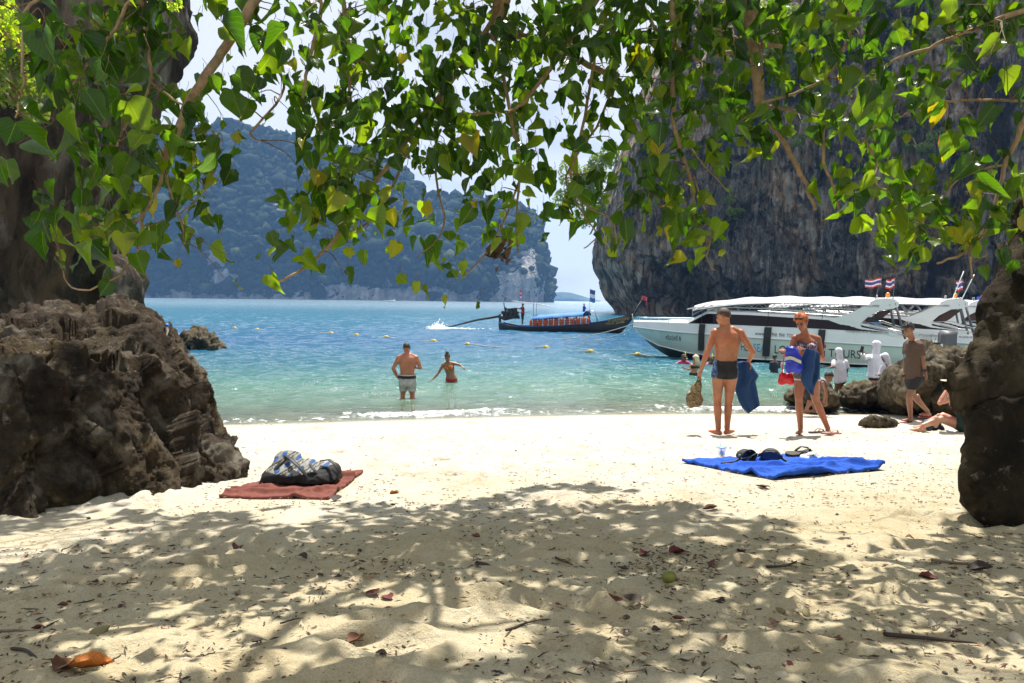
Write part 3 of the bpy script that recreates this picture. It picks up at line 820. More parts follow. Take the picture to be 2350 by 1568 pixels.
M_FARHILL = pm('far_hill', (0.07, 0.10, 0.05), 0.9, 0.3, 0.02, obj=False)
SKY2 = [(1255, 684), (1268, 672), (1290, 670), (1310, 672), (1335, 679), (1360, 687), (1378, 690)]
island('far_island', 2300.0, SKY2, 'faint low island on the horizon between the cliffs', seed=5, nx_=90, nz_=24, mats=M_FARHILL, amp=0.3)
# ================================================================== overhanging tree
DENS = [  # leaf cover of the hanging canopy, cells 25 wide and 50 high from the upper left
 "3333667777888877776622225566443366557755778866777788887788888888887777444466777744555566888888",
 "2222888888887755666611446677444477666644555566888888888888888888888855447777444433334444777777",
 "1133888888887733111133665555446677775555666666888888777788888888884444666655555555333355555555",
 "1133888888886644553355446655336677777766667777777777777788888888666633666666666666663333333333",
 "1133888888557766335544445566666677776666777777666666556666777777666666555555555566666655553333",
 "3322777755557766665555113366777788888888777777665555335555666666666666555577776666663333333333",
 "4411115577777777777755000044888888777777777777774444224444555555557744442222666644111133333333",
 "5500004488888888888866000033888888666666666666666633114422224433332211111111555533111155554444",
 "1111113377778888888844000000888888663355445555555544555544666644440000000000666655777755555555",
 "0033555577777766664440000066668888332244444444445566664444666666330000000000334433888844666655",
 "0055888866666666665550000066777777444433333355334433005550006666440000000000000008888886666655",
 "0000666644664444445550044333334466224444333333440000003300000077770000000000000007776655555555",
 "0000000066553000022220044111222300004440444400000000000000000000000000000000000000022200330030",
 "0000000000000000000000000002000000000000030300000000000000000000000000000000000000000000000000",
]
def leaf_mesh(seed, mat, fold, curl, chew):
    r = random.Random(seed); tw = r.uniform(-.5, .5); asym = r.uniform(-.12, .12)
    ys = [-0.10, 0.02, 0.18, 0.36, 0.56, 0.76, 0.90, 1.04]
    ws = [0.24, 0.40, 0.49, 0.48, 0.38, 0.22, 0.09, 0.005]
    V = []; rim = []; uv = []
    for i, (y, w) in enumerate(zip(ys, ws)):
        for k, fx in enumerate((-1, -0.55, 0, 0.55, 1)):
            ww = w * (1 - chew * r.random() ** 3 if abs(fx) == 1 else 1)
            yy = y + (0.10 if (i == 0 and fx == 0) else 0) + (0.03 if i == 0 and abs(fx) < 1 and fx else 0)
            x = ww * fx * (1 + asym * (1 if fx > 0 else -1)) + 0.10 * asym * 6 * max(yy, 0) ** 2 * .3
            z = fold * abs(x) - curl * max(yy, 0) ** 2 * 0.5 + 0.05 * r.uniform(-1, 1) * abs(fx) + 0.07 * sin(yy * 8 + seed + fx) * abs(fx) + x * yy * tw
            V.append((x, yy, z)); uv.append((x * 2, yy)); rim.append(max(abs(fx) ** 3 * 0.75, max(0, yy - 0.55) * 1.6))
    me = bpy.data.meshes.new('leaf')
    fs = [(i * 5 + k, i * 5 + k + 1, i * 5 + k + 6, i * 5 + k + 5) for i in range(7) for k in range(4)]
    me.from_pydata(V, [], fs)
    fattr(me, 'rim', rim); fattr(me, 'rnd', [0] * len(V))
    l = me.uv_layers.new(name='UVMap')
    for lp in me.loops: l.data[lp.index].uv = uv[lp.vertex_index]
    me.polygons.foreach_set('use_smooth', [True] * len(fs)); me.materials.append(mat); me.update()
    return me, np.array(V), np.array(rim), np.array(uv)
LEAFV = []
for k in range(14):
    f_, c_, ch = random.uniform(0.0, 0.85), random.uniform(-0.3, 1.0), random.choice((0.08, 0.2, 0.5))
    if k >= 9: f_, c_, ch = random.uniform(0.8, 1.7), random.uniform(0.4, 1.9), random.choice((0.2, 0.6))
    LEAFV.append([leaf_mesh(k, M_LEAF, f_, c_, ch), leaf_mesh(k, M_LEAFY, f_, c_, ch)])
LEAF_FACES = np.array([(i * 5 + k, i * 5 + k + 1, i * 5 + k + 6, i * 5 + k + 5) for i in range(7) for k in range(4)])

def build_tree():
    rng = np.random.default_rng(21); R = random.Random(21)
    root = thing('overhanging_tree', gp(1.9, -1.6), 'broad-leaved tree whose leafy branches hang over the beach from above', 'tree')
    def br(name, pts, rad, n=7, mat=M_BARK):
        mb = MB(); mb.tube(pts, rad, n); return mb.build(name, mat, root)
    def wob(pts, amt, sub=4):
        out = []
        pts = [Vector(p) for p in pts]
        for i in range(len(pts) - 1):
            p0 = pts[max(i - 1, 0)]; p1 = pts[i]; p2 = pts[i + 1]; p3 = pts[min(i + 2, len(pts) - 1)]
            for k in range(sub):
                t = k / sub
                q = 0.5 * ((2 * p1) + (p2 - p0) * t + (2 * p0 - 5 * p1 + 4 * p2 - p3) * t * t + (3 * p1 - p0 - 3 * p2 + p3) * t ** 3)
                out.append(q + Vector([R.uniform(-1, 1) * amt for _ in range(3)]) * (1 if (i or k) else 0))
        out.append(pts[-1]); return out
    # trunk and the big limbs above the picture
    base = gp(1.9, -1.6, -0.3)
    tr = wob([base, (1.75, -1.3, 2.4), (1.5, -0.6, 4.2), (1.1, 0.6, 5.9)], 0.03)
    br('trunk', tr, list(np.linspace(0.26, 0.17, len(tr))), 12)
    limbs = []
    for pts, r0, r1 in (([(1.1, 0.6, 5.9), (0.3, 1.9, 6.6), (-0.5, 3.7, 6.9), (-0.4, 5.7, 6.6), (0.5, 7.2, 6.5)], 0.085, 0.025),
                        ([(1.2, 0.4, 5.5), (-0.4, 1.8, 6.3), (-1.6, 3.4, 6.1), (-2.4, 5.2, 5.7), (-3.2, 7.2, 6.0)], 0.07, 0.02),
                        ([(1.25, 0.2, 5.3), (2.2, 2.0, 6.2), (2.5, 4.0, 5.9), (3.2, 6.0, 5.8), (3.9, 7.8, 6.2)], 0.07, 0.02)):
        w = wob(pts, 0.04); br('limb', w, list(np.linspace(r0, r1, len(w))), 9); limbs += w
    def depth(px):
        return float(np.interp(px, [0, 300, 600, 900, 1200, 1500, 1800, 2100, 2350], [4.0, 4.2, 4.6, 5.4, 5.8, 5.4, 4.9, 4.7, 4.4]))
    B = [  # traced branches: points, thick start, thick end, distance shift
     ([(585, 0), (540, 70), (510, 120), (470, 180), (430, 240), (410, 300), (385, 345), (375, 375)], 23, 17, 0),
     ([(375, 372), (365, 430), (330, 490), (285, 530), (270, 560)], 10, 5, 0),
     ([(376, 380), (390, 440), (420, 530), (425, 560)], 6, 4, 0.1),
     ([(328, 470), (325, 525), (310, 590), (260, 640), (190, 668), (155, 648), (145, 622)], 7, 3, 0.2),
     ([(730, 0), (738, 20), (715, 120), (700, 190), (695, 225)], 10, 6, -0.2),
     ([(785, 0), (795, 50), (805, 130), (800, 230), (795, 260)], 11, 5, 0),
     ([(790, 5), (810, 100), (820, 135), (850, 150)], 8, 4, 0.2),
     ([(1140, 0), (1130, 50), (1080, 120), (1010, 220), (960, 280), (900, 370), (850, 430), (800, 490), (770, 550), (735, 585), (690, 622), (640, 645), (605, 640)], 15, 4, 0),
     ([(1115, 75), (1060, 150), (985, 270), (930, 360), (900, 430), (860, 500), (785, 540)], 9, 4, 0.15),
     ([(1160, -10), (1148, 40), (1132, 85)], 27, 20, 0),
     ([(1140, 55), (1200, 85), (1290, 115), (1350, 150), (1420, 175)], 22, 12, 0.2),
     ([(1130, 60), (1145, 110), (1170, 260), (1185, 330), (1190, 420), (1185, 500), (1190, 580)], 10, 4, -0.1),
     ([(1370, 0), (1300, 110), (1230, 200), (1190, 245), (1130, 260), (1040, 260), (960, 235)], 11, 4, -0.2),
     ([(1395, 0), (1370, 100), (1355, 200), (1330, 330), (1310, 400), (1340, 470), (1400, 500), (1415, 560)], 9, 4, 0),
     ([(1415, 180), (1370, 290), (1300, 400), (1330, 480), (1370, 540), (1340, 570)], 7, 3, 0.3),
     ([(1545, 0), (1543, 130), (1545, 250), (1555, 320), (1590, 440), (1597, 545)], 14, 5, -0.1),
     ([(1550, 300), (1600, 360), (1670, 440)], 6, 3, 0),
     ([(1590, 400), (1630, 520), (1622, 590), (1640, 620)], 5, 3, 0.1),
     ([(1715, -5), (1730, 80), (1738, 170), (1742, 242)], 34, 24, 0),
     ([(1742, 240), (1790, 310), (1840, 400), (1872, 482)], 15, 8, 0),
     ([(1744, 240), (1800, 250), (1880, 268)], 11, 5, 0.1),
     ([(1545, 35), (1640, 65), (1725, 108)], 9, 11, 0.1),
     ([(1640, 128), (1690, 122), (1738, 152)], 8, 11, -0.1),
     ([(1742, 105), (1795, 108)], 11, 9, 0),
     ([(1745, 240), (1850, 205), (1920, 150), (1950, 60), (1930, 0)], 6, 7, -0.15),
     ([(1890, 265), (1892, 370), (1910, 420), (1925, 480)], 8, 5, 0),
     ([(1980, 320), (2010, 370), (2015, 430), (2110, 460)], 7, 4, 0),
     ([(2350, 25), (2250, 60), (2180, 90), (2120, 115), (2050, 140), (1990, 190)], 13, 5, 0),
     ([(2350, 280), (2310, 370), (2290, 450), (2260, 530), (2210, 580), (2150, 605)], 12, 5, -0.2),
     ([(2300, 380), (2200, 410), (2150, 470), (2100, 520)], 6, 3, 0),
     ([(2350, 232), (2220, 230), (2120, 245), (2060, 270)], 7, 4, 0.1),
     ([(2225, 575), (2232, 640)], 6, 4, -0.2),
     ([(2290, 560), (2310, 620)], 6, 4, -0.1),
     ([(301, 0), (252, 81), (202, 148), (155, 216)], 9, 5, 0),
     ([(324, 0), (335, 54), (342, 135), (346, 189), (319, 243), (288, 292), (270, 337)], 9, 4, 0),
     ([(346, 188), (400, 230), (425, 245)], 6, 5, 0),
     ([(85, 0), (58, 30), (52, 148), (54, 198), (36, 270)], 8, 4, -0.3),
     ([(589, 58), (630, 144), (652, 202), (603, 274), (574, 308), (598, 322)], 8, 4, 0.1),
     ([(1470, 0), (1500, 60), (1560, 110), (1620, 150)], 10, 4, 0.2),
     ([(490, 300), (485, 400), (440, 470), (400, 500)], 7, 3, 0.2),
     ([(1010, 230), (1000, 400), (1020, 520), (960, 590)], 7, 3, 0.3),
     ([(1190, 420), (1130, 560), (1060, 640)], 6, 3, 0.2),
    ]
    BP = []; BPX = []
    for pts, t0, t1, dz in B:
        w3 = [P(a, b, depth(a) + dz + 0.10 * R.uniform(-1, 1)) for a, b in pts]
        w = wob(w3, 0.006)
        rad = list(np.linspace(t0, t1, len(w)) * 0.5 * depth(pts[0][0]) / F)
        if min(q[1] for q in pts) <= 5 or max(q[0] for q in pts) >= 2350:        # grows on, out of the picture, to a limb
            i0 = 0 if (pts[0][1] <= 5 or pts[0][0] >= 2350) else -1
            s = w[i0]
            g = min(limbs, key=lambda q: (q - s).length + 0.6 * abs(q.y - s.y))
            d = (w[0] - w[3]) if i0 == 0 else (w[-1] - w[-4])
            d.normalize()
            mid = s + d * (g - s).length * 0.45
            ext = wob([g, (g + mid) / 2 + Vector((0, 0, 0.12)), mid, s], 0.015)[:-1]
            r_ = rad[i0]
            er = list(np.linspace(max(r_ * 1.6, 0.02), r_, len(ext)))
            if i0 == 0: w = ext + w; rad = er + rad
            else: w = w + ext[::-1]; rad = rad + er[::-1]
        br('branch', w, rad, 7)
        for q in w:
            a, b = PX(q)
            if b > -60: BP.append(q); BPX.append((a, b))
    BPX = np.array(BPX)
    # twigs with leaves, thick where the canopy is thick
    cells = []; wts = []
    for r_, row in enumerate(DENS):
        for c_ in range(94):
            v = int(row[c_])
            if v: cells.append((c_ * 25, r_ * 50)); wts.append(-math.log(1 - min(v, 8) / 10.0))
    wts = np.array(wts); cov = wts.copy(); wts = wts / wts.sum()
    leaves = []   # position, direction of tip, normal, size, yellow
    def add_leaf(p, size, yel, flat=False):
        if flat:
            a = R.uniform(0, 2 * pi); tip = Vector((cos(a), sin(a), -0.5 + R.gauss(0, .25))).normalized(); n = Vector((R.gauss(0, .35), R.gauss(0, .35), 1)); n = (n - tip * n.dot(tip)).normalized()
            leaves.append((p, tip, n, size, yel, R.uniform(.72, 1.15), R.uniform(.82, 1.2))); return
        tip = Vector((R.gauss(0, 0.6), R.gauss(0, 0.55), -1)).normalized()
        a = R.uniform(0, 2 * pi)
        n = Vector((cos(a) * 0.9, sin(a) * 0.9 - 0.55, 0.45 + R.gauss(0, 0.35)))
        n = (n - tip * n.dot(tip)); n = n.normalized() if n.length > 1e-4 else Vector((0, -1, 0))
        leaves.append((p, tip, n, size, yel, R.uniform(.72, 1.15), R.uniform(.82, 1.2)))
    NTW = 290
    ids = rng.choice(len(cells), NTW, p=wts)
    # one leaf shades about 0.0075 m2; number per cell from its cover
    for k in ids:
        cx, cy = cells[k]
        px, py = cx + R.uniform(0, 25), cy + R.uniform(0, 50)
        dd = np.hypot(BPX[:, 0] - px, (BPX[:, 1] - py) * 1.0) + np.where(BPX[:, 1] > py, 60, 0)
        near = np.argsort(dd)[:4]
        b = BP[int(near[R.randrange(2)])]
        Yd = b.y + R.gauss(0, 0.35)
        e = P(px, py, max(3.1, Yd))
        mid = (b + e) / 2 + Vector((R.gauss(0, .05), R.gauss(0, .08), 0.04 + abs(R.gauss(0, 0.03))))
        w = wob([b, mid, e], 0.003, 4)
        mb = MB(); mb.tube(w, list(np.linspace(0.0045, 0.0015, len(w))), 5)
        mb.build('twig', M_TWIG, root)
    # leaves sampled on the cover map, hung from the closest wood
    n_leaf = 0
    lm = MB()
    for (cx, cy), c in zip(cells, cov):
        Yc = depth(cx + 12)
        cell_area = 0.5 * (50 * Yc / F) ** 2
        cnt = c * cell_area / (0.0034 * (1.4 if cx < 700 else 1.0))
        cnt = int(cnt) + (R.random() < cnt % 1)
        for j_ in range(cnt):
            if j_ % 6 == 0: ccx, ccy = cx + R.uniform(-4, 29), cy + R.uniform(-20, 30); cdy = R.gauss(0, .4)
            px, py = ccx + R.gauss(0, 17), ccy + R.gauss(0, 20)
            dd = np.hypot(BPX[:, 0] - px, BPX[:, 1] - py)
            b = BP[int(np.argmin(dd))]
            Yd = min(max(b.y + cdy + R.gauss(0, .10), 3.0), 7.4)
            p = P(px, py, Yd)
            low = min(1.0, max(0.0, (py - 330) / 250))
            yel = R.random() < (0.03 + 0.36 * low + (0.06 if px > 1450 else 0))
            size = R.uniform(0.045, 0.14) * (1.10 if px < 700 else 1.0) * (0.85 if py > 560 else 1)
            add_leaf(p, size, yel)
            st = p + Vector((R.gauss(0, 0.02), R.gauss(0, 0.02), R.uniform(0.03, 0.09)))
            lm.tube([st, (st + p) / 2 + Vector((0.006, 0, 0.008)), p], 0.0014, 3, cap=False)
    # the crown above the picture, which shades the foreground sand
    gy = lambda x, y: float(gz(x, y))
    cn = 0
    while cn < 6500:
        x, y = R.uniform(-4.6, 5.0), R.uniform(1.5, 7.4)
        lim = 6.35 + 0.35 * sin(x * 1.3 + 0.5) + 0.25 * sin(x * 3.1) - 0.12 * abs(x)
        if y > lim: continue
        dn = float(pn(np.array([[x * 0.85, y * 0.85, 3.3]]))[0]) + 0.35 * float(pn(np.array([[x * 2.4, y * 2.4, 1.3]]))[0])
        if dn < R.uniform(-0.22, 0.02) - 0.14 * (y > 4.4): continue
        g0 = Vector((x, y, gy(x, y)))
        for _ in range(20):
            hgt = R.uniform(3.6, 6.6)
            p = g0 + SUN_DIR * (hgt / SUN_DIR.z)
            if PX(p)[1] < -40 or not (-100 < PX(p)[0] < 2450): break
        else: continue
        add_leaf(p, R.uniform(0.10, 0.16), False, True); cn += 1
        tip, n = leaves[-1][1], leaves[-1][2]
    # the crown's leaves hang from twigs growing on the limbs
    cm = MB()
    LV = limbs
    for k in range(0, len(leaves), 1):
        p = leaves[k][0]
        if PX(p)[1] < -40 and k % 14 == 0:
            g = min(LV, key=lambda q: (q - p).length)
            cm.tube([g, (g + p) / 2 + Vector((R.gauss(0, .1), R.gauss(0, .1), .1)), p + Vector((0, 0, 0.03))], [0.014, 0.008, 0.003], 5)
    cm.build('crown_twigs', M_TWIG, root)['kind'] = 'stuff'
    lm.build('leaf_stalks', M_TWIG, root)['kind'] = 'stuff'
    # the 300 leaves that show largest are leaves of their own, the rest one mass
    def shown(l):
        a, b = PX(l[0]); q = l[0] - CAM
        if not (-20 < a < 2370 and -20 < b < 1568): return 0
        return l[3] / q.length * (0.3 + abs(l[2].dot(q.normalized())))
    order = sorted(range(len(leaves)), key=lambda i: -shown(leaves[i]))
    big = order[:300]; rest = order[300:]
    def frame(l):
        p, tip, n, s, y = l[:5]
        x = tip.cross(n).normalized()
        return Matrix((x, tip, n)).transposed()
    for i in big:
        l = leaves[i]; me = LEAFV[i % 14][1 if l[4] else 0][0]
        o = link('leaf', me)
        m = Matrix.Translation(l[0]) @ frame(l).to_4x4() @ Matrix.Diagonal((l[3] * l[5], l[3] * l[6], l[3], 1))
        o.parent = root; o.matrix_parent_inverse = Matrix.Translation(-root.location); o.matrix_basis = m
    VV = []; FF = []; rim = []; rnd = []; mi = []; uvs = []
    for c, i in enumerate(rest):
        l = leaves[i]; _, v, rm, uv = LEAFV[i % 14][0]
        m = np.array(frame(l)); VV.append((v * (l[3] * np.array([l[5], l[6], 1.0]))) @ m.T + np.array(l[0])); FF.append(LEAF_FACES + 40 * c)
        rim.append(rm); rnd.append(np.full(40, R.random() * 0.999)); mi.append(np.full(28, 1 if l[4] else 0)); uvs.append(uv)
    FF = np.concatenate(FF)
    me = mesh_np('foliage', np.concatenate(VV), FF, [M_LEAF, M_LEAFY])
    me.polygons.foreach_set('material_index', np.concatenate(mi).astype(np.int32))
    fattr(me, 'rim', np.concatenate(rim)); fattr(me, 'rnd', np.concatenate(rnd))
    lay = me.uv_layers.new(name='UVMap'); lay.data.foreach_set('uv', np.concatenate(uvs)[FF.ravel()].astype(np.float32).ravel())
    o = link('foliage', me); world_parent(o, root); o['kind'] = 'stuff'
    # the withered bunch of leaves
    dm = MB()
    c = P(1150, 575, 5.6)
    for k in range(26):
        a = c + Vector((R.gauss(0, .05), R.gauss(0, .05), R.gauss(0, .06)))
        d1 = Vector((R.gauss(0, 1), R.gauss(0, 1), R.gauss(0, 1) - .6)).normalized(); d2 = d1.orthogonal().normalized(); s = R.uniform(0.03, 0.055)
        n_ = d1.cross(d2)
        dm.add([a - d1 * s, a + d2 * s * .6 + n_ * s * .4, a + d1 * s, a - d2 * s * .6 + n_ * s * .5], [(0, 1, 2), (0, 2, 3)])
    dm.tube([P(1185, 500, 5.6), c], 0.003, 4)
    dm.build('withered_leaves', M_DRYLEAF, root, smooth=False)['label'] = 'withered dark brown bunch of leaves'
M_DRYLEAF = pm('dry_leaf', (0.11, 0.062, 0.03), 0.8, 0.5, 18.0, 0.5, 60.0, obj=False)
build_tree()
# ================================================================== boats
M_HULLW = pm('hull_white', (0.74, 0.76, 0.75), 0.25, 0.06, 2.0, Coat_Weight=0.3)
M_HULLG = pm('hull_green_reflection', (0.60, 0.66, 0.57), 0.28, 0.08, 1.5, Coat_Weight=0.3)  # green reflection of the water put into the white hull's colour
M_HULLB = pm('hull_bottom', (0.03, 0.06, 0.055), 0.6, 0.4, 3.0)
M_GLASSD = pm('tinted_window', (0.012, 0.006, 0.010), 0.08, 0.2, 1.0, Specular_IOR_Level=0.22)
M_STEEL = pm('steel_tube', (0.55, 0.55, 0.54), 0.3, 0.1, 8.0, metallic=0.9)
M_TARP = pm('roof_tarpaulin', (0.48, 0.49, 0.51), 0.45, 0.25, 1.6, 0.3, 3.0, 0.05)
M_BLACK = pm('black_rubber', (0.012, 0.012, 0.013), 0.6, 0.3, 12.0)
M_TXT = pm('lettering_black', (0.02, 0.02, 0.022), 0.5, 0.0)
M_TXTB = pm('lettering_blue', (0.04, 0.28, 0.62), 0.5, 0.0)
M_TXTR = pm('lettering_red', (0.60, 0.03, 0.03), 0.5, 0.0)
M_MAROON = pm('maroon_lining', (0.06, 0.02, 0.015), 0.5, 0.2)
M_ROPE = pm('rope', (0.42, 0.38, 0.30), 0.9, 0.2, 60.0)
M_ORANGE = pm('orange_fabric', (0.72, 0.12, 0.03), 0.7, 0.25, 9.0, 0.3, 40.0)
M_AMBER = pm('amber_lamp', (0.85, 0.28, 0.02), 0.25, 0.1)
M_DARKGREY = pm('dark_grey', (0.10, 0.10, 0.11), 0.5, 0.1)

def flag_mesh(w, h, stripes, wave=0.06, droop=0.1, n=14, seed=0):
    """Waving striped flag, hoist at x=0 going to -x; stripes = list of (height share, material index)."""
    V = []; Fs = []; mi = []
    ys = [0.0]
    for s, _ in stripes: ys.append(ys[-1] + s)
    for j, yv in enumerate(ys):
        for i in range(n + 1):
            t = i / n
            V.append((-w * t, wave * sin(t * 7 + seed) * t + 0.02 * sin(t * 13 + yv * 4), h * (0.5 - yv) - droop * t * t * w + 0.03 * sin(t * 6 + 1)))
    for j in range(len(stripes)):
        for i in range(n):
            a = j * (n + 1) + i
            Fs.append((a, a + 1, a + n + 2, a + n + 1)); mi.append(stripes[j][1])
    return V, Fs, mi
M_FRED = pm('flag_red', (0.62, 0.03, 0.035), 0.7, 0.1); M_FWHITE = pm('flag_white', (0.78, 0.77, 0.80), 0.7, 0.05); M_FBLUE = pm('flag_blue', (0.09, 0.06, 0.26), 0.7, 0.1)
THAI = [(1 / 6, 0), (1 / 6, 1), (1 / 3, 2), (1 / 6, 1), (1 / 6, 0)]
def flag(name, root, at, w, h, stripes, mats, pole, rz=0.0, label=None, seed=0, tilt=0.0):
    """Flag with its staff; `at` in the frame of the boat root."""
    rt = Matrix.Translation(root.location) @ root.rotation_euler.to_matrix().to_4x4()
    loc = rt @ Vector(at)
    e = thing(name, loc, label, 'flag', None, rz)
    mb = MB(); mb.tube([(0, 0, 0), (tilt * pole, 0, pole)], 0.013, 6); mb.build('staff', M_DARKGREY, e, world=False)
    V, Fs, mi = flag_mesh(w, h, stripes, seed=seed)
    c = MB(); c.add([(x + tilt * pole, y, z + pole - h * 0.5) for x, y, z in V], Fs); c.m = mi
    c.build('cloth', mats, e, world=False)
    return e

def frame_px(loc, rz, px, py, off):
    """Pixel -> (length, height) in a boat's frame on the vertical plane y = off."""
    M = (Matrix.Translation(loc) @ Matrix.Rotation(rz, 4, 'Z')).inverted()
    o = M @ CAM; d = M.to_3x3() @ (CR @ Vector(((px - 1175) / F, -(py - 784) / F, -1.0)))
    t = (off - o.y) / d.y
    q = o + d * t
    return q.x, q.z

def text_mesh(body, size, align='LEFT'):
    cu = bpy.data.curves.new('t', 'FONT'); cu.body = body; cu.size = size; cu.align_x = align; cu.resolution_u = 3
    o = bpy.data.objects.new('t', cu); COL.objects.link(o)
    dg = bpy.context.evaluated_depsgraph_get(); me = bpy.data.meshes.new_from_object(o.evaluated_get(dg))
    bpy.data.objects.remove(o); bpy.data.curves.remove(cu)
    return me

SB_LOC = Vector((5.07, 33.2, 0.0)); SB_RZ = atan2(-0.430, 0.903)
def sb_half(l): return float(np.interp(l, [0, 0.25, 0.6, 1.2, 2.2, 3.5, 5.0, 11.4], [0.02, 0.22, 0.48, 0.82, 1.18, 1.42, 1.52, 1.50]))
def sb_sec(l):
    b = sb_half(l)
    keel = float(np.interp(l, [0, 0.35, 0.8, 1.4, 2.0, 3.2, 11.4], [1.22, 0.85, 0.45, 0.10, -0.12, -0.32, -0.36]))
    chz = float(np.interp(l, [0, 0.5, 1.2, 2.5, 4.0, 11.4], [1.22, 0.80, 0.52, 0.30, 0.20, 0.14]))
    chb = b * float(np.interp(l, [0, 1.0, 3.0, 5.0], [0.35, 0.55, 0.84, 0.93]))
    rub = float(np.interp(l, [0, 2, 5, 11.4], [1.24, 1.12, 1.00, 0.80]))
    gun = float(np.interp(l, [0, 1.2, 3, 6, 9, 10.2, 11.4], [1.46, 1.47, 1.47, 1.42, 1.32, 1.08, 0.96]))
    return b, keel, chz, chb, rub, gun
def sb_y(l, z):
    """Near-side lateral position of the hull skin at height z."""
    b, keel, chz, chb, rub, gun = sb_sec(l)
    return -float(np.interp(z, [keel, chz, rub, gun, gun + 0.5], [0.01, chb, b, b * 0.975, b * 0.93]))
def speedboat(loc, rz, label, detail=True, fenders=True):
    root = thing('speedboat', loc, label, 'speedboat', 'speedboats at anchor', rz)
    ls = np.concatenate([np.linspace(0, 2.2, 14), np.linspace(2.5, 11.3, 24)])
    def strip(name, f0, f1, m, parent=root, n=5, bulge=0.0):
        mb = MB()
        for sgn in (-1, 1):
            V = []
            for l in ls:
                (y0, z0), (y1, z1) = f0(l), f1(l)
                for k in range(n):
                    t = k / (n - 1); V.append((l, sgn * (y0 + (y1 - y0) * t + bulge * sin(pi * t)), z0 + (z1 - z0) * t))
            Fs = [(i * n + k, i * n + k + 1, (i + 1) * n + k + 1, (i + 1) * n + k) for i in range(len(ls) - 1) for k in range(n - 1)]
            mb.add(V, Fs if sgn < 0 else [f[::-1] for f in Fs])
        # transom
        return mb
    S = {float(l): sb_sec(l) for l in ls}
    g = lambda l: S[float(l)]
    a = strip('', lambda l: (0.0, g(l)[1]), lambda l: (g(l)[3], g(l)[2]), None)
    a.build('hull_bottom', M_HULLB, root, world=False)
    a = strip('', lambda l: (g(l)[3], g(l)[2]), lambda l: (g(l)[0], g(l)[4]), None, bulge=0.03)
    b, keel, chz, chb, rub, gun = sb_sec(11.3)
    a.add([(11.3, -b, rub), (11.3, -chb, chz), (11.3, 0, keel), (11.3, chb, chz), (11.3, b, rub)], [(0, 1, 2, 3, 4)])
    a.build('hull_side', M_HULLG, root, world=False)
    a = strip('', lambda l: (g(l)[0] + 0.03, g(l)[4] + 0.01), lambda l: (g(l)[0] * 0.975, g(l)[5]), None)
    b, keel, chz, chb, rub, gun = sb_sec(11.3)
    a.add([(11.3, -b, rub), (11.3, b, rub), (11.3, b * .97, gun - 0.25), (11.3, -b * .97, gun - 0.25)], [(0, 1, 2, 3)])
    up = a.build('topside', M_HULLW, root, world=False)
    mb = MB()                                               # rubbing strake
    for s in (-1, 1):
        mb.tube([(l, s * (g(l)[0] + 0.025), g(l)[4]) for l in ls], 0.028, 6)
    mb.build('rubbing_strake', M_HULLW, root, world=False)
    mb = MB()                                               # chine rail
    for s in (-1, 1):
        mb.tube([(l, s * (g(l)[3] + 0.012), g(l)[2]) for l in ls], 0.022, 5)
    mb.build('spray_rail', M_HULLW, root, world=False)
    mb = MB(); V = []                                       # deck
    for l in ls:
        z = g(l)[5] - (0.0 if l < 3.2 else 0.55); h = g(l)[0] * 0.97
        V += [(l, -h, z), (l, 0, z + 0.06), (l, h, z)]
    mb.add(V, [(i * 3 + k, i * 3 + k + 1, i * 3 + k + 4, i * 3 + k + 3) for i in range(len(ls) - 1) for k in (0, 1)])
    mb.build('deck', M_HULLW, root, world=False)
    mb = MB()                                               # raised fore-deck hatch
    mb.loft([[(l, -w, z0), (l, -w * .8, z1), (l, w * .8, z1), (l, w, z0)] for l, w, z0, z1 in ((1.3, .25, 1.46, 1.50), (1.7, .42, 1.46, 1.60), (2.6, .55, 1.46, 1.62), (3.0, .6, 1.46, 1.58))])
    mb.build('fore_hatch', M_HULLW, root, world=False, smooth=False)
    # cabin sides with the long dark window
    cl = np.linspace(2.55, 9.6, 40)
    wt = lambda l: float(np.interp(l, [2.55, 3.3, 5, 7, 8.3, 9.6], [1.47, 1.86, 1.83, 1.74, 1.66, 1.34]))
    wb = lambda l: float(np.interp(l, [2.55, 3.5, 5, 7, 8.3, 9.6], [1.465, 1.47, 1.44, 1.40, 1.36, 1.32]))
    cab = MB(); win = MB()
    for s in (-1, 1):
        V = []; Wv = []
        for l in cl:
            b = sb_half(l) * 0.97
            gun = sb_sec(l)[5]
            t = wt(l)
            V += [(l, s * b, gun - 0.02), (l, s * (b - 0.05), t), (l, s * (b - 0.07), t + 0.10), (l, s * (b - 0.22), t + 0.11)]
            Wv += [(l, s * (b + 0.012), wb(l)), (l, s * (b - 0.036), t)]
        q = [(i * 4 + k, i * 4 + k + 1, i * 4 + k + 5, i * 4 + k + 4) for i in range(len(cl) - 1) for k in range(3)]
        cab.add(V, q if s < 0 else [f[::-1] for f in q])
        q = [(i * 2, i * 2 + 1, i * 2 + 3, i * 2 + 2) for i in range(len(cl) - 1)]
        win.add(Wv, q if s < 0 else [f[::-1] for f in q])
    cab.build('cabin_side', M_HULLW, root, world=False)
    win.build('side_window', M_GLASSD, root, world=False)
    mb = MB(); V = []                                       # raked windscreen
    for k in range(9):
        t = k / 8 * 2 - 1
        V += [(2.50 + 0.75 * t * t * .8, t * 1.12, 1.46), (3.30 + 0.25 * t * t, t * 1.22, 1.90)]
    mb.add(V, [(2 * k, 2 * k + 2, 2 * k + 3, 2 * k + 1) for k in range(8)])
    mb.build('windscreen', M_GLASSD, root, world=False)
    # canopy: tarpaulin on a lattice of tubes
    rl = np.linspace(2.75, 9.3, 24); V = []
    rz_ = lambda l: float(np.interp(l, [2.75, 3.6, 4.6, 6, 8, 9.3], [2.10, 2.26, 2.38, 2.44, 2.42, 2.38]))
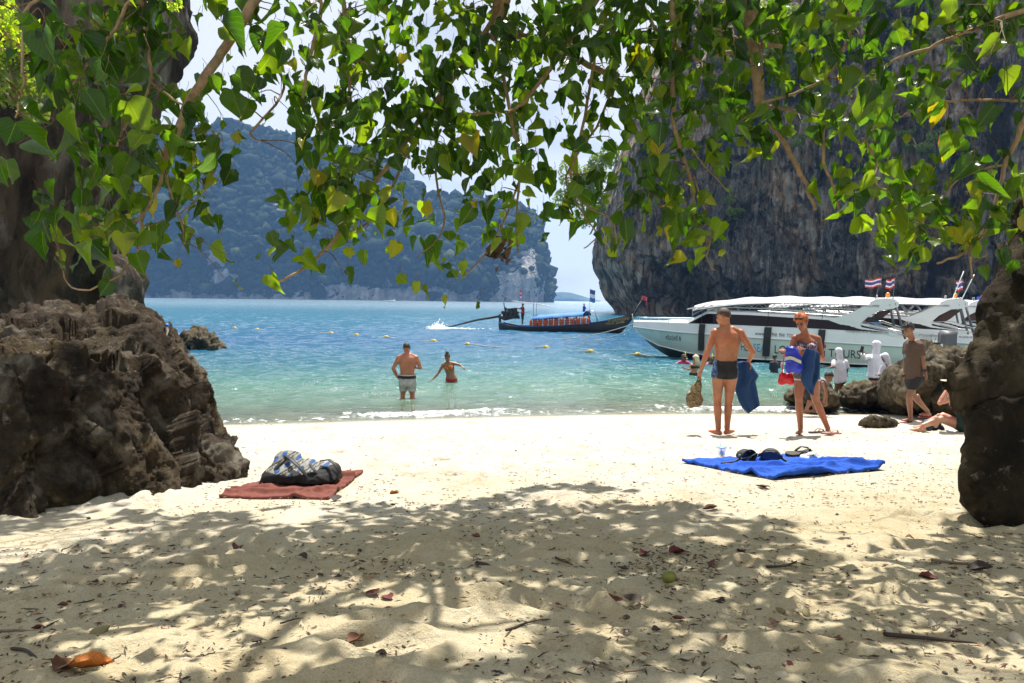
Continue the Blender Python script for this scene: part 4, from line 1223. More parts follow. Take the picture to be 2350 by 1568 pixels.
    for l in rl:
        for k in range(9):
            t = k / 8 * 2 - 1
            sag = 0.025 * sin(l * 4.4) * (1 - abs(t))
            V.append((l, 1.42 * t, rz_(l) + 0.12 * (1 - t * t) + sag - 0.13 * max(0, abs(t) - 0.86) / 0.14))
    n = 9
    mb = MB(); mb.add(V, [(i * n + k, i * n + k + 1, (i + 1) * n + k + 1, (i + 1) * n + k) for i in range(len(rl) - 1) for k in range(n - 1)])
    mb.add([(x, y, z - 0.03) for x, y, z in V], [(i * n + k, (i + 1) * n + k, (i + 1) * n + k + 1, i * n + k + 1) for i in range(len(rl) - 1) for k in range(n - 1)])
    canopy = mb.build('canopy', M_TARP, root, world=False)
    mb = MB()
    for s in (-1, 1):
        y = s * 1.36
        top = [(l, y, rz_(l) - 0.10) for l in rl]; low = [(l, s * 1.34, wt(min(l, 8.6)) + 0.26 + (0.1 if l < 3.6 else 0)) for l in rl if l < 8.8]
        mb.tube(top, 0.024, 6); mb.tube(low, 0.02, 6); mb.tube([(q[0], q[1], q[2] - 0.13) for q in low], 0.018, 6)
        for i in range(0, len(low) - 2, 1):
            mb.tube([low[i], top[i + 1]] if i % 2 == 0 else [top[i], low[i + 1]], 0.012, 5)
            if i % 3 == 0: mb.tube([low[i], (low[i][0], low[i][1], wt(low[i][0]) + 0.1)], 0.014, 5)
        mb.tube([(2.45, s * 1.0, 2.02), (2.9, s * 1.36, 2.10), (3.3, s * 1.36, rz_(3.3) - .1)], 0.02, 5)
    for l in rl[::3]:
        mb.tube([(l, 1.36 * (k / 4 - 1), rz_(l) - 0.1 + 0.10 * (1 - (k / 4 - 1) ** 2)) for k in range(9)], 0.016, 5)
    mb.tube([(2.45, -1.0, 2.02), (2.40, 0, 2.05), (2.45, 1.0, 2.02)], 0.02, 5)
    mb.build('canopy_frame', M_STEEL, canopy, world=False)
    # swept arch aft
    pr = [(7.55, 1.74), (8.0, 1.82), (8.45, 2.02), (8.9, 2.28), (9.2, 2.44), (9.5, 2.49), (9.75, 2.46), (9.92, 2.36), (9.90, 2.22), (9.70, 2.14), (9.35, 2.10), (8.95, 1.86), (8.70, 1.60), (8.75, 1.48), (9.3, 1.38), (9.9, 1.30), (9.9, 1.18), (8.6, 1.36)]
    for s in (-1, 1):
        mb = MB()
        pts = []
        for (l, z) in pr: pts.append((l, s * (1.46 - 0.10 * max(0, z - 1.5)), z))
        bm = bmesh.new(); vs_ = [bm.verts.new(p) for p in pts]; fc = bm.faces.new(vs_)
        e = bmesh.ops.extrude_face_region(bm, geom=[fc]); bmesh.ops.translate(bm, verts=[v for v in e['geom'] if isinstance(v, bmesh.types.BMVert)], vec=(0, -s * 0.13, 0))
        bmesh.ops.triangulate(bm, faces=bm.faces[:]); bmesh.ops.recalc_face_normals(bm, faces=bm.faces[:])
        me = bpy.data.meshes.new('arch_side'); bm.to_mesh(me); bm.free(); me.materials.append(M_HULLW)
        link('arch_side', me, root)
    mb = MB(); mb.loft([[(l, -1.36, z), (l, 0, z + 0.05), (l, 1.36, z)] for l, z in ((9.0, 2.36), (9.2, 2.45), (9.5, 2.50), (9.75, 2.47), (9.92, 2.37), (9.88, 2.25), (9.6, 2.26), (9.2, 2.28))], closed=False, caps=False)
    mb.build('arch_top', M_HULLW, root, world=False)
    for s in (-1, 1):
        mb = MB(); mb.poly_prism([(8.75, s * 1.30, 1.55), (9.25, s * 1.30, 2.02), (9.75, s * 1.28, 2.12), (9.35, s * 1.3, 1.75), (9.0, s * 1.3, 1.50)], (0, -s * 0.03, 0)); mb.build('arch_lining', M_MAROON, root, world=False, smooth=False)
    for s in (-1, 1):
        mb = MB(); mb.tube([(9.62, s * 1.34, 2.30), (9.78, s * 1.38, 1.55)], 0.045, 6); mb.build('arch_post', M_DARKGREY, root, world=False)
        mb = MB(); mb.tube([(9.80, s * 1.34, 2.34), (10.15, s * 1.40, 1.10)], 0.045, 6); mb.build('arch_post', M_DARKGREY, root, world=False)
    mb = MB()                                               # rails
    for s in (-1, 1):
        mb.tube([(l, s * (sb_half(l) * .9), sb_sec(l)[5] + 0.16 + 0.03 * (l < 0.4)) for l in np.linspace(0.15, 3.0, 9)], 0.016, 5)
        for l in (0.2, 0.9, 1.7, 2.6): mb.tube([(l, s * sb_half(l) * .92, sb_sec(l)[5] - .02), (l, s * sb_half(l) * .9, sb_sec(l)[5] + 0.17)], 0.013, 5)
        mb.tube([(8.8, s * 1.40, 1.62), (9.4, s * 1.42, 1.66), (10.2, s * 1.42, 1.38), (11.0, s * 1.42, 1.12)], 0.018, 6)
        mb.tube([(9.0, s * 1.40, 1.52), (10.2, s * 1.42, 1.22), (11.1, s * 1.42, 0.98)], 0.018, 6)
    mb.build('hand_rail', M_STEEL, root, world=False)
    mb = MB()                                               # stern benches and outboard engines
    for y in (-0.75, 0, 0.75):
        mb.loft([[(11.25 + dx, y - w, z), (11.25 + dx, y + w, z), (11.75 + dx * .3, y + w, z), (11.75 + dx * .3, y - w, z)] for dx, w, z in ((0.1, .1, -0.2), (0.1, .12, .6), (0.0, .2, .8), (0.0, .21, 1.25), (0.08, .17, 1.38))])
    mb.build('outboard_motor', M_DARKGREY, root, world=False)
    lm = MB(); lm.tube([(9.55, -0.15, 2.50), (9.55, -0.15, 2.56)], 0.09, 10); lm.build('lamp_foot', M_HULLW, root, world=False)
    lm = MB(); lm.tube([(9.55, -0.15, 2.555), (9.55, -0.15, 2.68), (9.55, -0.15, 2.73)], [0.075, 0.07, 0.03], 12); lm.build('beacon_lamp', M_AMBER, root, world=False)
    lm = MB(); lm.tube([(9.2, -0.8, 2.46), (9.2, -0.8, 2.62), (9.2, 0.0, 2.62), (9.2, 0, 2.48)], 0.014, 5); lm.tube([(9.7, -0.9, 2.44), (9.7, -0.9, 2.55), (9.7, 0.9, 2.55), (9.7, 0.9, 2.44)], 0.014, 5); lm.build('roof_rail', M_STEEL, root, world=False)
    fb = MB(); fb.box((10.9, -0.85, 1.02), (0.5, 0.1, 0.06)); fb.box((10.5, 0, 0.75), (0.5, 2.2, 0.35)); fb.build('stern_bench', M_HULLW, root, world=False, smooth=False)
    if fenders:
        for px_, y1_, y0_, w, off_ in ((1612, 744, 805, 0.24, -1.3), (1762, 751, 818, 0.26, -1.52), (1886, 757, 812, 0.24, -1.52), (2147, 786, 822, 0.3, -1.5)):
            l = frame_px(SB_LOC, SB_RZ, px_, (y1_ + y0_) / 2, off_)[0]; z0 = frame_px(SB_LOC, SB_RZ, px_, y0_, off_)[1]; z1 = frame_px(SB_LOC, SB_RZ, px_, y1_, off_)[1]
            f = MB(); V = []
            m = 7
            for k in range(m):
                z = z0 + (z1 - z0) * k / (m - 1)
                for dx, dy in ((-.5, -.035), (-.42, -.07), (.42, -.07), (.5, -.035), (.5, 0.0), (-.5, 0.0)):
                    V.append((l + dx * w - 0.06 * (1 - k / (m - 1)), sb_y(l + dx * w, z) + dy - 0.03, z))
            f.loft([V[k * 6:(k + 1) * 6] for k in range(m)])
            f.tube([(l - 0.05, sb_y(l, z1) - .06, z1), (l, sb_y(l, 1.5) - 0.03, wt(l) + 0.25 if 2.6 < l < 9 else z1 + 0.15)], 0.009, 4)
            f.tube([(l - 0.06, sb_y(l, z0) - .05, z0), (l - 0.06, sb_y(l, z0) - .03, z0 - 0.22)], 0.009, 4)
            f.build('fender', M_BLACK, root, world=False, smooth=False)
    return root
def hull_text(root, body, l0, z0, size, mat, slope=0.0, spread=1.0, name='lettering'):
    me = text_mesh(body, size)
    V = coords(me)
    out = []
    for x, y, _ in V:
        l = l0 + x * spread; z = z0 + y + slope * x
        out.append((l, sb_y(l, z) - 0.036, z))
    set_coords(me, out); me.materials.clear(); me.materials.append(mat)
    o = link(name, me, root); return o
SB = speedboat(SB_LOC, SB_RZ, 'near white speedboat with hull tinted by water reflection and Thai lettering on its side')
fp = lambda px, py, off=-1.5: frame_px(SB_LOC, SB_RZ, px, py, off)
def txt(body, px0, py0, px1, mat, size, off=-1.5, slope=None):
    """Lettering whose foot runs from (px0, py0) to the column px1."""
    l0, z0 = fp(px0, py0, off); l1, _ = fp(px1, py0, off)
    me = text_mesh(body, size); w = coords(me)[:, 0].max(); bpy.data.meshes.remove(me)
    return hull_text(SB, body, l0, z0, size, mat, -0.022 if slope is None else slope, (l1 - l0) / w)
txt('ศรีสวัสดิ์ 8', 1524, 780, 1563, M_TXT, 0.26, -1.05)
txt('www.', 1733, 769, 1757, M_TXT, 0.19)
txt('PHI  PHI  TOUR.COM', 1771, 772, 1850, M_TXT, 0.19)
txt('THE', 1690, 804, 1716, M_TXT, 0.44)
txt('SEA', 1728, 807, 1757, M_TXTB, 0.44)
txt('LOVE', 1776, 811, 1829, M_TXT, 0.44)
txt('ph', 1858, 816, 1878, M_TXT, 0.44)
txt('ı', 1889, 818, 1893, M_TXT, 0.44)
txt('TOURS', 1901, 819, 1975, M_TXT, 0.42)
txt('จำนวนผู้โดยสาร 40 คน  คนประจำเรือ 3 คน', 1941, 762, 2039, M_TXT, 0.115)
l_, z_ = fp(1891, 795); mb = MB(); y_ = sb_y(l_, z_)
mb.tube([(l_, y_ - 0.02, z_), (l_, y_ - 0.045, z_)], 0.075, 14); mb.build('red_dot', M_TXTR, SB, world=False, smooth=False)
def wheel_logo():
    l, z = fp(2012, 737, -1.44); y = -1.475
    mb = MB(); r = 0.155
    for a0, a1, rr_ in ((0, pi, r), (0, pi, r * 0.6)):
        mb.tube([(l + rr_ * cos(a0 + (a1 - a0) * k / 14), y, z + rr_ * sin(a0 + (a1 - a0) * k / 14)) for k in range(15)], 0.011, 4)
    for k in range(7):
        a = pi * k / 6; mb.tube([(l + r * .2 * cos(a), y, z + r * .2 * sin(a)), (l + r * 1.25 * cos(a), y, z + r * 1.25 * sin(a))], 0.009, 4)
    mb.build('wheel_emblem', M_TXT, SB, world=False, smooth=False)
    mb = MB(); mb.poly_prism([(l - .16, y, z - .09), (l - .05, y, z - .03), (l + .12, y, z - .06), (l + .18, y, z - .12), (l + .05, y, z - .085), (l - .1, y, z - .12)], (0, -0.008, 0)); mb.build('wave_emblem', M_TXTB, SB, world=False, smooth=False)
    me = text_mesh('RUN  PHI  PHI  TOUR', 0.085); V = coords(me); w = V[:, 0].max()
    out = []
    for x, yy, _ in V:
        a = pi * (1.02 - 1.04 * x / w); q = r * 1.38 + yy
        out.append((l + q * cos(a), y - 0.004, z + q * sin(a)))
    set_coords(me, out); me.materials.append(M_TXT); link('emblem_lettering', me, SB)
wheel_logo()
SB2 = speedboat(Vector((SB_LOC.x + 0.430 * 3.3 + 0.903 * 2.35, SB_LOC.y + 0.903 * 3.3 - 0.430 * 2.35, 0.03)), SB_RZ, 'second white speedboat moored behind the near one', fenders=False)
me = text_mesh('จำนวนผู้โดยสาร 40 คน  คนประจำเรือ 3 คน', 0.115); V = coords(me)
set_coords(me, [(8.3 + x * 1.2, sb_y(8.3 + x * 1.2, 1.12) - 0.04, 1.08 + y - 0.022 * x) for x, y, _ in V]); me.materials.append(M_TXT); link('lettering', me, SB2)
SB3 = speedboat(Vector((SB_LOC.x + 0.430 * 7.2 + 0.903 * 3.6, SB_LOC.y + 0.903 * 7.2 - 0.430 * 3.6, 0.0)), SB_RZ, 'third speedboat with blue trim half hidden behind the second', fenders=False)
mb = MB(); mb.box((10.3, -0.7, 1.35), (1.1, 0.08, 0.22)); mb.box((9.9, 0, 2.62), (0.9, 2.2, 0.10)); mb.build('blue_trim', pm('blue_trim', (0.03, 0.08, 0.62), 0.4, 0.1), SB3, world=False, smooth=False)
wf = lambda r, a: r
flag('thai_flag', SB, (9.15, -0.75, 2.48), 0.54, 0.31, THAI, [M_FRED, M_FWHITE, M_FBLUE], 0.75, SB_RZ * 0.2, 'larger red, white and blue striped flag on the near speedboat', 1, 0.25)
flag('thai_flag', SB, (9.72, -0.55, 2.48), 0.30, 0.34, THAI, [M_FRED, M_FWHITE, M_FBLUE], 0.74, -1.0, 'smaller striped flag on the black staff beside the orange lamp', 4, 0.06)
flag('thai_flag', SB2, (9.55, -0.5, 2.48), 0.30, 0.40, THAI, [M_FRED, M_FWHITE, M_FBLUE], 0.75, -1.1, 'striped flag on the second speedboat between two white poles', 2, 0.35)
mb = MB(); mb.tube([(9.4, -0.9, 2.46), (9.75, -0.9, 3.55)], 0.018, 5); mb.tube([(9.75, -0.3, 2.46), (10.15, -0.3, 3.45)], 0.018, 5); mb.build('antenna', M_HULLW, SB2, world=False)
# mooring lines from the near boat's bow
mb = MB(); a = Vector((5.25, 33.0, 1.44)); b = P(1290, 778, 42.0); mb.tube([a.lerp(b, t) - Vector((0, 0, 0.55 * t * (1 - t))) for t in np.linspace(0, 1, 14)], 0.017, 5)
tag(mb.build('mooring_rope', M_ROPE), 'upper mooring rope running from the speedboat bow to the water', 'rope')
mb = MB(); a = Vector((5.15, 33.15, 1.20)); b = P(1330, 788, 43.0); mb.tube([a.lerp(b, t) - Vector((0, 0, 0.5 * t * (1 - t))) for t in np.linspace(0, 1, 14)], 0.015, 5)
tag(mb.build('mooring_rope', M_ROPE), 'lower mooring rope below the first at the speedboat bow', 'rope')

# ------------------------------------------------------------------ long-tailed boat
M_WOODK = pm('tarred_wood', (0.022, 0.016, 0.014), 0.45, 0.4, 3.0, 0.3, 12.0, 0.01)
M_BLUEP = pm('blue_paint', (0.03, 0.10, 0.26), 0.5, 0.2)
M_BLUETARP = pm('blue_tarp', (0.05, 0.19, 0.46), 0.5, 0.15, 2.0)
M_REDRIB = pm('red_ribbon', (0.50, 0.03, 0.05), 0.6, 0.2)
M_GOLD = pm('gold_paint', (0.45, 0.33, 0.06), 0.5, 0.2)
LT_LOC = Vector((-1.16, 60.3, 0.0)); LT_RZ = atan2(-4.4, 10.2)
lt = lambda px, py, off=-0.75: frame_px(LT_LOC, LT_RZ, px, py, off)
def longtail():
    root = thing('longtail_boat', LT_LOC, 'dark long-tailed boat with blue awning carrying passengers', 'boat', None, LT_RZ)
    top = [(1141, 741), (1172, 748), (1220, 749.5), (1281, 748), (1343, 743), (1389, 735.5), (1420, 728), (1448, 719.5), (1462, 703), (1474, 681)]
    tl = [lt(a, b, -0.3 if i > 6 else -0.75) for i, (a, b) in enumerate(top)]
    L = [q[0] for q in tl]; Zt = [q[1] for q in tl]
    ls = np.linspace(L[0], L[-1], 44)
    half = lambda l: float(np.interp(l / L[-1], [0, 0.03, 0.15, 0.4, 0.65, 0.82, 0.92, 1], [0.30, 0.5, 0.80, 0.92, 0.75, 0.38, 0.12, 0.05]))
    zt = lambda l: float(np.interp(l, L, Zt))
    zk = lambda l: float(np.interp(l / L[-1], [0, 0.05, 0.75, 0.86, 0.93, 1.0], [0.0, -0.25, -0.25, 0.0, 0.95, zt(L[-1]) - 0.25]))
    def ring(l, inset=0.0, up=0.0):
        b = max(half(l) - inset, 0.02); k = zk(l) + inset; t = zt(l) + up
        k = min(k, t - 0.1)
        return [(l, -b, t), (l, -b * .93, k + (t - k) * .55), (l, -b * .6, k + (t - k) * .15), (l, 0, k), (l, b * .6, k + (t - k) * .15), (l, b * .93, k + (t - k) * .55), (l, b, t)]
    mb = MB(); mb.loft([ring(l) for l in ls], closed=False, caps=False)
    r0 = ring(ls[0]); mb.add(r0, [(0, 1, 2, 3, 4, 5, 6)])
    mb.loft([ring(l, 0.05) for l in ls][::-1], closed=False, caps=False)
    mb.build('hull', M_WOODK, root, world=False)
    mb = MB()
    for s in (-1, 1): mb.tube([(l, s * (half(l) + 0.01), zt(l)) for l in ls[:39]], 0.035, 5)
    mb.build('gunwale', M_BLUEP, root, world=False)
    mb = MB(); mb.box((5.0, 0, 0.30), (8.0, 1.3, 0.04)); mb.build('floor_boards', M_WOODK, root, world=False, smooth=False)
    # prow with ribbons
    mb = MB(); x, z = ls[-1], zt(ls[-1]); mb.box((x + 0.05, 0, z - 0.12), (0.42, 0.14, 0.24), Matrix.Rotation(0.35, 3, 'Y')); mb.build('prow_cap', M_REDRIB, root, world=False, smooth=False)
    mb = MB(); mb.tube([(x + 0.22, -0.08, z - 0.15), (x + 0.3, -0.1, z - 0.5), (x + 0.27, -0.1, z - 1.0)], [(.06, .02)] * 3, 6); mb.build('ribbon', M_REDRIB, root, world=False)
    mb = MB(); l1, z1 = lt(1450, 722, -0.3)
    mb.tube([(l1, -0.2, z1 + .05), (l1 + 0.1, -0.28, z1 - 0.5), (l1 + 0.02, -0.3, z1 - 1.1)], 0.03, 5); mb.tube([(l1 + .05, -0.22, z1), (x, -0.06, z - 0.05)], 0.016, 4); mb.build('bow_rope', M_ROPE, root, world=False)
    # painted name on the bow
    for body, px, py, sz in (('ป.โชคมีชัย ๑', 1392, 739, 0.30), ('กระบี่ 2548', 1388, 746, 0.24)):
        me = text_mesh(body, sz); V = coords(me); l0, z0 = lt(px, py, -0.7)
        set_coords(me, [(l0 + a * 1.25, -float(np.interp(l0 + a * 1.25, ls, [half(v) for v in ls])) - 0.045, z0 + b + a * 0.16) for a, b, _ in V]); me.materials.append(M_GOLD); link('lettering', me, root)
    # awning
    a0, za = lt(1222, 727); a1, zb = lt(1340, 718)
    mb = MB(); V = []; m = 10
    for k in range(m + 1):
        t = k / m; l = a0 + (a1 - a0) * t; z = za + (zb - za) * t
        for y, dz in ((-0.95, -0.20), (-0.9, -0.08), (-0.45, 0.06), (0, 0.1), (0.45, 0.06), (0.9, -0.08), (0.95, -0.20)): V.append((l, y, z + dz + 0.02 * sin(k * 2.1)))
    q = [(i * 7 + k, i * 7 + k + 1, i * 7 + k + 8, i * 7 + k + 7) for i in range(m) for k in range(6)]
    mb.add(V, q); mb.add([(x_, y * .97, z_ - .03) for x_, y, z_ in V], [f[::-1] for f in q]); mb.build('awning', M_BLUETARP, root, world=False)
    mb = MB()
    for t in (0.02, 0.33, 0.66, 0.98):
        l = a0 + (a1 - a0) * t
        for s in (-0.86, 0.86): mb.tube([(l, s, 0.55), (l, s, za + (zb - za) * t - 0.05)], 0.022, 5)
    mb.build('awning_post', M_STEEL, root, world=False)
    # life jackets hung along the rail
    jl0, jz = lt(1222, 742); jl1, jz1 = lt(1346, 738)
    for k in range(11):
        t = k / 10; l = jl0 + (jl1 - jl0) * t; z = jz + (jz1 - jz) * t
        j = thing('life_jacket', (LT_LOC + Matrix.Rotation(LT_RZ, 3, 'Z') @ Vector((l, -0.80, z - 0.18))), ['first', 'second', 'third', 'fourth', 'fifth', 'sixth', 'seventh', 'eighth', 'ninth', 'tenth', 'eleventh'][k] + ' orange life jacket from the stern along the boat rail', 'life jacket', 'orange life jackets on the boat rail', LT_RZ)
        for s in (-1, 1):
            m_ = MB(); m_.loft([[(s * .04, -d, zz), (s * .20 * w, -d * .8, zz), (s * .21 * w, d, zz), (s * .04, d, zz)] for zz, w, d in ((-.02, .9, .03), (.05, 1.05, .06), (.28, 1.05, .06), (.44, .8, .04), (.48, .5, .025))]); m_.build('panel', M_ORANGE, j, world=False)
        m_ = MB(); m_.box((0.02, -0.068, .16), (.40, .012, .03)); m_.box((0.02, -0.068, .30), (.40, .012, .03)); m_.build('strap', M_BLACK, j, world=False, smooth=False)
    # engine on its swivel with the long propeller shaft
    e0, ez = lt(1172, 721, 0.0); mb = MB(); R_ = random.Random(3)
    mb.box((e0, 0, ez), (1.1, 0.5, 0.42)); mb.box((e0 + 0.15, 0, ez + 0.3), (0.6, 0.42, 0.25))
    for k in range(12): mb.tube([(e0 + R_.uniform(-.6, .6), R_.uniform(-.28, .28), ez - .1), (e0 + R_.uniform(-.6, .6), R_.uniform(-.28, .28), ez + R_.uniform(.25, .5))], R_.uniform(.03, .09), 6)
    for k in range(3): mb.tube([(e0 - .5 + k * .35, -.3, ez + .1), (e0 - .5 + k * .35, -.36, ez + .1)], 0.14, 10)
    mb.tube([(e0 - 0.5, 0.1, ez + .1), (e0 - 0.62, 0.1, ez + 0.85)], 0.035, 6)
    mb.build('engine', M_BLACK, root, world=False, smooth=False)
    mb = MB(); mb.tube([(e0 + .7, 0, ez - .15), (e0 - .5, 0, ez - .35), (0.15, 0, 1.05)], [0.09, 0.16, 0.14], 7); mb.tube([(0.25, 0, .55), (0.25, 0, 1.2)], 0.09, 6); mb.box((e0 - .1, 0, ez - .28), (1.6, .3, .12)); mb.build('engine_mount', M_BLACK, root, world=False, smooth=False)
    s1, sz = lt(1030, 751.5, 0.0)
    mb = MB(); mb.tube([(0.3, 0, 1.08), (-1.7, 0, 0.72), (s1, 0, max(sz, 0.12))], [0.11, 0.08, 0.05], 7); mb.build('propeller_shaft', M_BLACK, root, world=False)
    mb = MB(); mb.tube([(e0 + .5, 0, ez + .1), (e0 + 1.6, -0.1, ez + .2)], 0.03, 5); mb.build('tiller', M_STEEL, root, world=False)
    # helmsman's little roof on one post
    h0, hz = lt(1203, 694.5, 0.0); mb = MB(); mb.tube([(h0 + .75, 0, 0.5), (h0 + .75, 0, hz)], 0.03, 6); mb.tube([(h0 + .95, 0.1, 0.5), (h0 + .95, 0.1, hz)], 0.02, 6)
    mb.box((h0 + .15, 0, hz), (2.2, 0.6, 0.03), Matrix.Rotation(0.10, 3, 'Y')); mb.tube([(h0 + 1.2, 0, hz - .1), (h0 + 2.2, 0, hz - .3)], 0.03, 5); mb.build('shade_roof', M_STEEL, root, world=False, smooth=False)
    # bow rail
    b0, bz = lt(1462 - 2, 740, 0.0); r0, rz0 = lt(1372, 738, 0.0)
    mb = MB(); mb.tube([(r0 - .1, .2, rz0), (r0 - .3, .2, rz0 + .75), (r0 - .9, .2, rz0 + .78), (r0 - 1.0, .2, rz0 + .5)], 0.025, 5); mb.tube([(r0 + .05, -.2, rz0), (r0 - .15, -.2, rz0 + .7), (r0 - .8, -.2, rz0 + .72)], 0.025, 5); mb.build('bow_rail', M_STEEL, root, world=False)
    return root
LT = longtail()
l_, z_ = lt(1353, 728, 0.0)
flag('boat_flag', LT, (l_, 0, 0.6), 0.45, 0.9, [(0.35, 2), (0.3, 1), (0.35, 0)], [M_BLUETARP, M_FWHITE, M_BLUEP], lt(1351, 665, 0)[1] - 0.6, 2.6, 'blue and white pennant on the tall bow pole of the long-tailed boat', 1)
l_, z_ = lt(1200, 694, 0.0)
flag('boat_flag', LT, (l_ - 0.3, 0.1, z_), 0.3, 0.55, [(0.3, 0), (0.2, 1), (0.3, 0), (0.2, 1)], [M_FRED, M_FWHITE], 0.9, 1.9, 'small red and white flag above the helmsman of the long-tailed boat', 3)

# distant motor boat under the island
def tiny_boat():
    c = P(892, 686.5, 560); c.z = 0
    root = thing('motor_boat', c, 'tiny pale motor boat far off below the island', 'boat')
    mb = MB(); mb.loft([[(l, -b, z), (l, -b * .7, -.2), (l, b * .7, -.2), (l, b, z)] for l, b, z in ((-4, 1.1, .8), (0, 1.3, .9), (3, .9, 1.1), (4.6, .1, 1.4))]); mb.build('hull', M_HULLW, root, world=False)
    mb = MB(); mb.box((-.8, 0, 2.0), (4.5, 1.8, .15))
    for x in (-2.8, 1.2):
        for y in (-.8, .8): mb.tube([(x, y, .8), (x, y, 2)], .06, 5)
    mb.build('canopy', M_TARP, root, world=False, smooth=False)
tiny_boat()

# ------------------------------------------------------------------ swimming-area float line
M_FLOAT = pm('yellow_float', (0.46, 0.34, 0.03), 0.5, 0.45, 8.0)
FL = [(538, 755, 9), (590, 758, 9), (760, 767, 10), (818, 772, 12), (886, 776, 11), (995, 786, 13), (1073, 793, 12), (1253, 801, 14), (1355, 810, 14), (1463, 817, 15), (1640, 829, 15), (1790, 836, 15)]
fpts = []
wordn = ['first', 'second', 'third', 'fourth', 'fifth', 'sixth', 'seventh', 'eighth', 'ninth', 'tenth', 'eleventh', 'twelfth']
for i, (px, py, w) in enumerate(FL):
    d = CR @ Vector(((px - 1175) / F, -(py - 784) / F, -1.0)); t = -CAM.z / d.z; q = CAM + d * t
    r = w * 0.5 * q.y / F * 1.0
    b = thing('float', q, wordn[i] + ' yellow float from the left on the swimming line', 'float', 'yellow floats on the swimming line', random.uniform(-.4, .4))
    mb = MB(); mb.ell((0, 0, 0.25 * r), (r * 1.25, r, r * 0.95), nu=16, nv=10); mb.build('shell', M_FLOAT, b, world=False)
    mb = MB(); mb.tube([(-r * 1.5, 0, 0.1 * r), (r * 1.5, 0, 0.1 * r)], r * 0.22, 8); mb.tube([(r * .15 * cos(k * .9) , r * 1.0 * cos(k * .7), .25 * r + r * .95 * sin(k * .7)) for k in range(10)], r * .07, 5); mb.build('collar', pm('dark_weed', (0.05, 0.06, 0.02), 0.8, 0.3) if i == 0 else bpy.data.materials['dark_weed'], b, world=False)
    fpts.append(q)
mb = MB(); pts = []
for a, b in zip(fpts[:-1], fpts[1:]):
    for k in range(6):
        t = k / 6; q = a.lerp(b, t); q.z = 0.085 - 0.10 * sin(pi * t); pts.append(q)
mb.tube(pts + [fpts[-1]], 0.022, 5)
tag(mb.build('float_line', M_ROPE), 'dark rope strung between the yellow floats across the bay', 'rope')
# ================================================================== people
def skin(name, col):
    t = NT(name); v = t.pos(obj=True)
    c = t.mix(t.ramp(t.noise(v, 7.0, 4, 0.6), [(0.3, 0.0), (0.7, 1.0)]), tuple(x * 0.66 for x in col), tuple(min(1, x * 1.2) for x in col))
    c = t.mix(t.ramp(t.noise(v, 3.0, 3, 0.5), [(0.42, 0.0), (0.66, 0.6)]), c, (col[0] * 1.12, col[1] * 0.72, col[2] * 0.66))
    t.principled(Base_Color=c, Roughness=0.40, Subsurface_Weight=0.12, Subsurface_Scale=0.01, Normal=t.bump(t.noise(v, 120.0, 3, 0.6), 0.12, 0.002))
    return t.mat
SK_TAN = skin('skin_tanned', (0.42, 0.175, 0.08)); SK_RED = skin('skin_reddish', (0.38, 0.15, 0.075)); SK_BR = skin('skin_brown', (0.26, 0.125, 0.065))
SK_PALE = skin('skin_light', (0.52, 0.28, 0.19)); SK_DK = skin('skin_dark', (0.14, 0.07, 0.04))
def hairm(name, col): return pm(name, col, 0.55, 0.5, 40.0, 0.9, 90.0, 0.01)
H_DARK = hairm('hair_dark', (0.025, 0.017, 0.012)); H_BLACK = hairm('hair_black', (0.010, 0.009, 0.009)); H_RED = hairm('hair_copper', (0.60, 0.15, 0.025)); H_BLOND = hairm('hair_blond', (0.68, 0.56, 0.36)); H_BROWN = hairm('hair_brown', (0.07, 0.038, 0.02))
def cloth(name, col, r=0.8, var=0.18, vs=14.0, b=0.5, bs=26.0): return pm(name, col, r, var, vs, b, bs, 0.012)
C_BLACK = cloth('black_trunks', (0.010, 0.010, 0.011)); C_BROWN = cloth('brown_shirt', (0.085, 0.05, 0.032)); C_WHITE = cloth('white_cover_up', (0.70, 0.70, 0.78), 0.8, 0.10)
C_NAVY = cloth('navy_shirt', (0.012, 0.02, 0.035)); C_GREEN = cloth('dark_green_swimsuit', (0.012, 0.04, 0.034)); C_BLUE = cloth('blue_shirt', (0.03, 0.06, 0.42)); C_PLAID = cloth('grey_check', (0.20, 0.21, 0.24))
def print_cloth(name, base, inks, scale, thr=0.5):
    t = NT(name); v = t.pos(obj=True); c = base
    for i, ink in enumerate(inks):
        m = t.ramp(t.noise(v, scale * (1 + 0.37 * i), 3, 0.6, dist=1.2), [(thr, 0.0), (thr + 0.03, 1.0)])
        c = t.mix(m, c, ink)
    t.principled(Base_Color=c, Roughness=0.8, Normal=t.bump(t.noise(v, 30.0, 3), 0.4, 0.008)); return t.mat
C_PRINT = print_cloth('purple_print', (0.05, 0.05, 0.05), [(0.35, 0.06, 0.36), (0.6, 0.58, 0.6)], 34.0, 0.55)
C_SHORTP = print_cloth('grey_print', (0.09, 0.08, 0.06), [(0.20, 0.19, 0.17)], 40.0, 0.5)
C_BIKINI = print_cloth('orange_print', (0.42, 0.07, 0.02), [(0.05, 0.02, 0.02), (0.6, 0.36, 0.05)], 42.0, 0.54)
C_REDB = cloth('red_bikini', (0.40, 0.02, 0.02)); C_BLKB = cloth('black_bikini', (0.012, 0.012, 0.012))
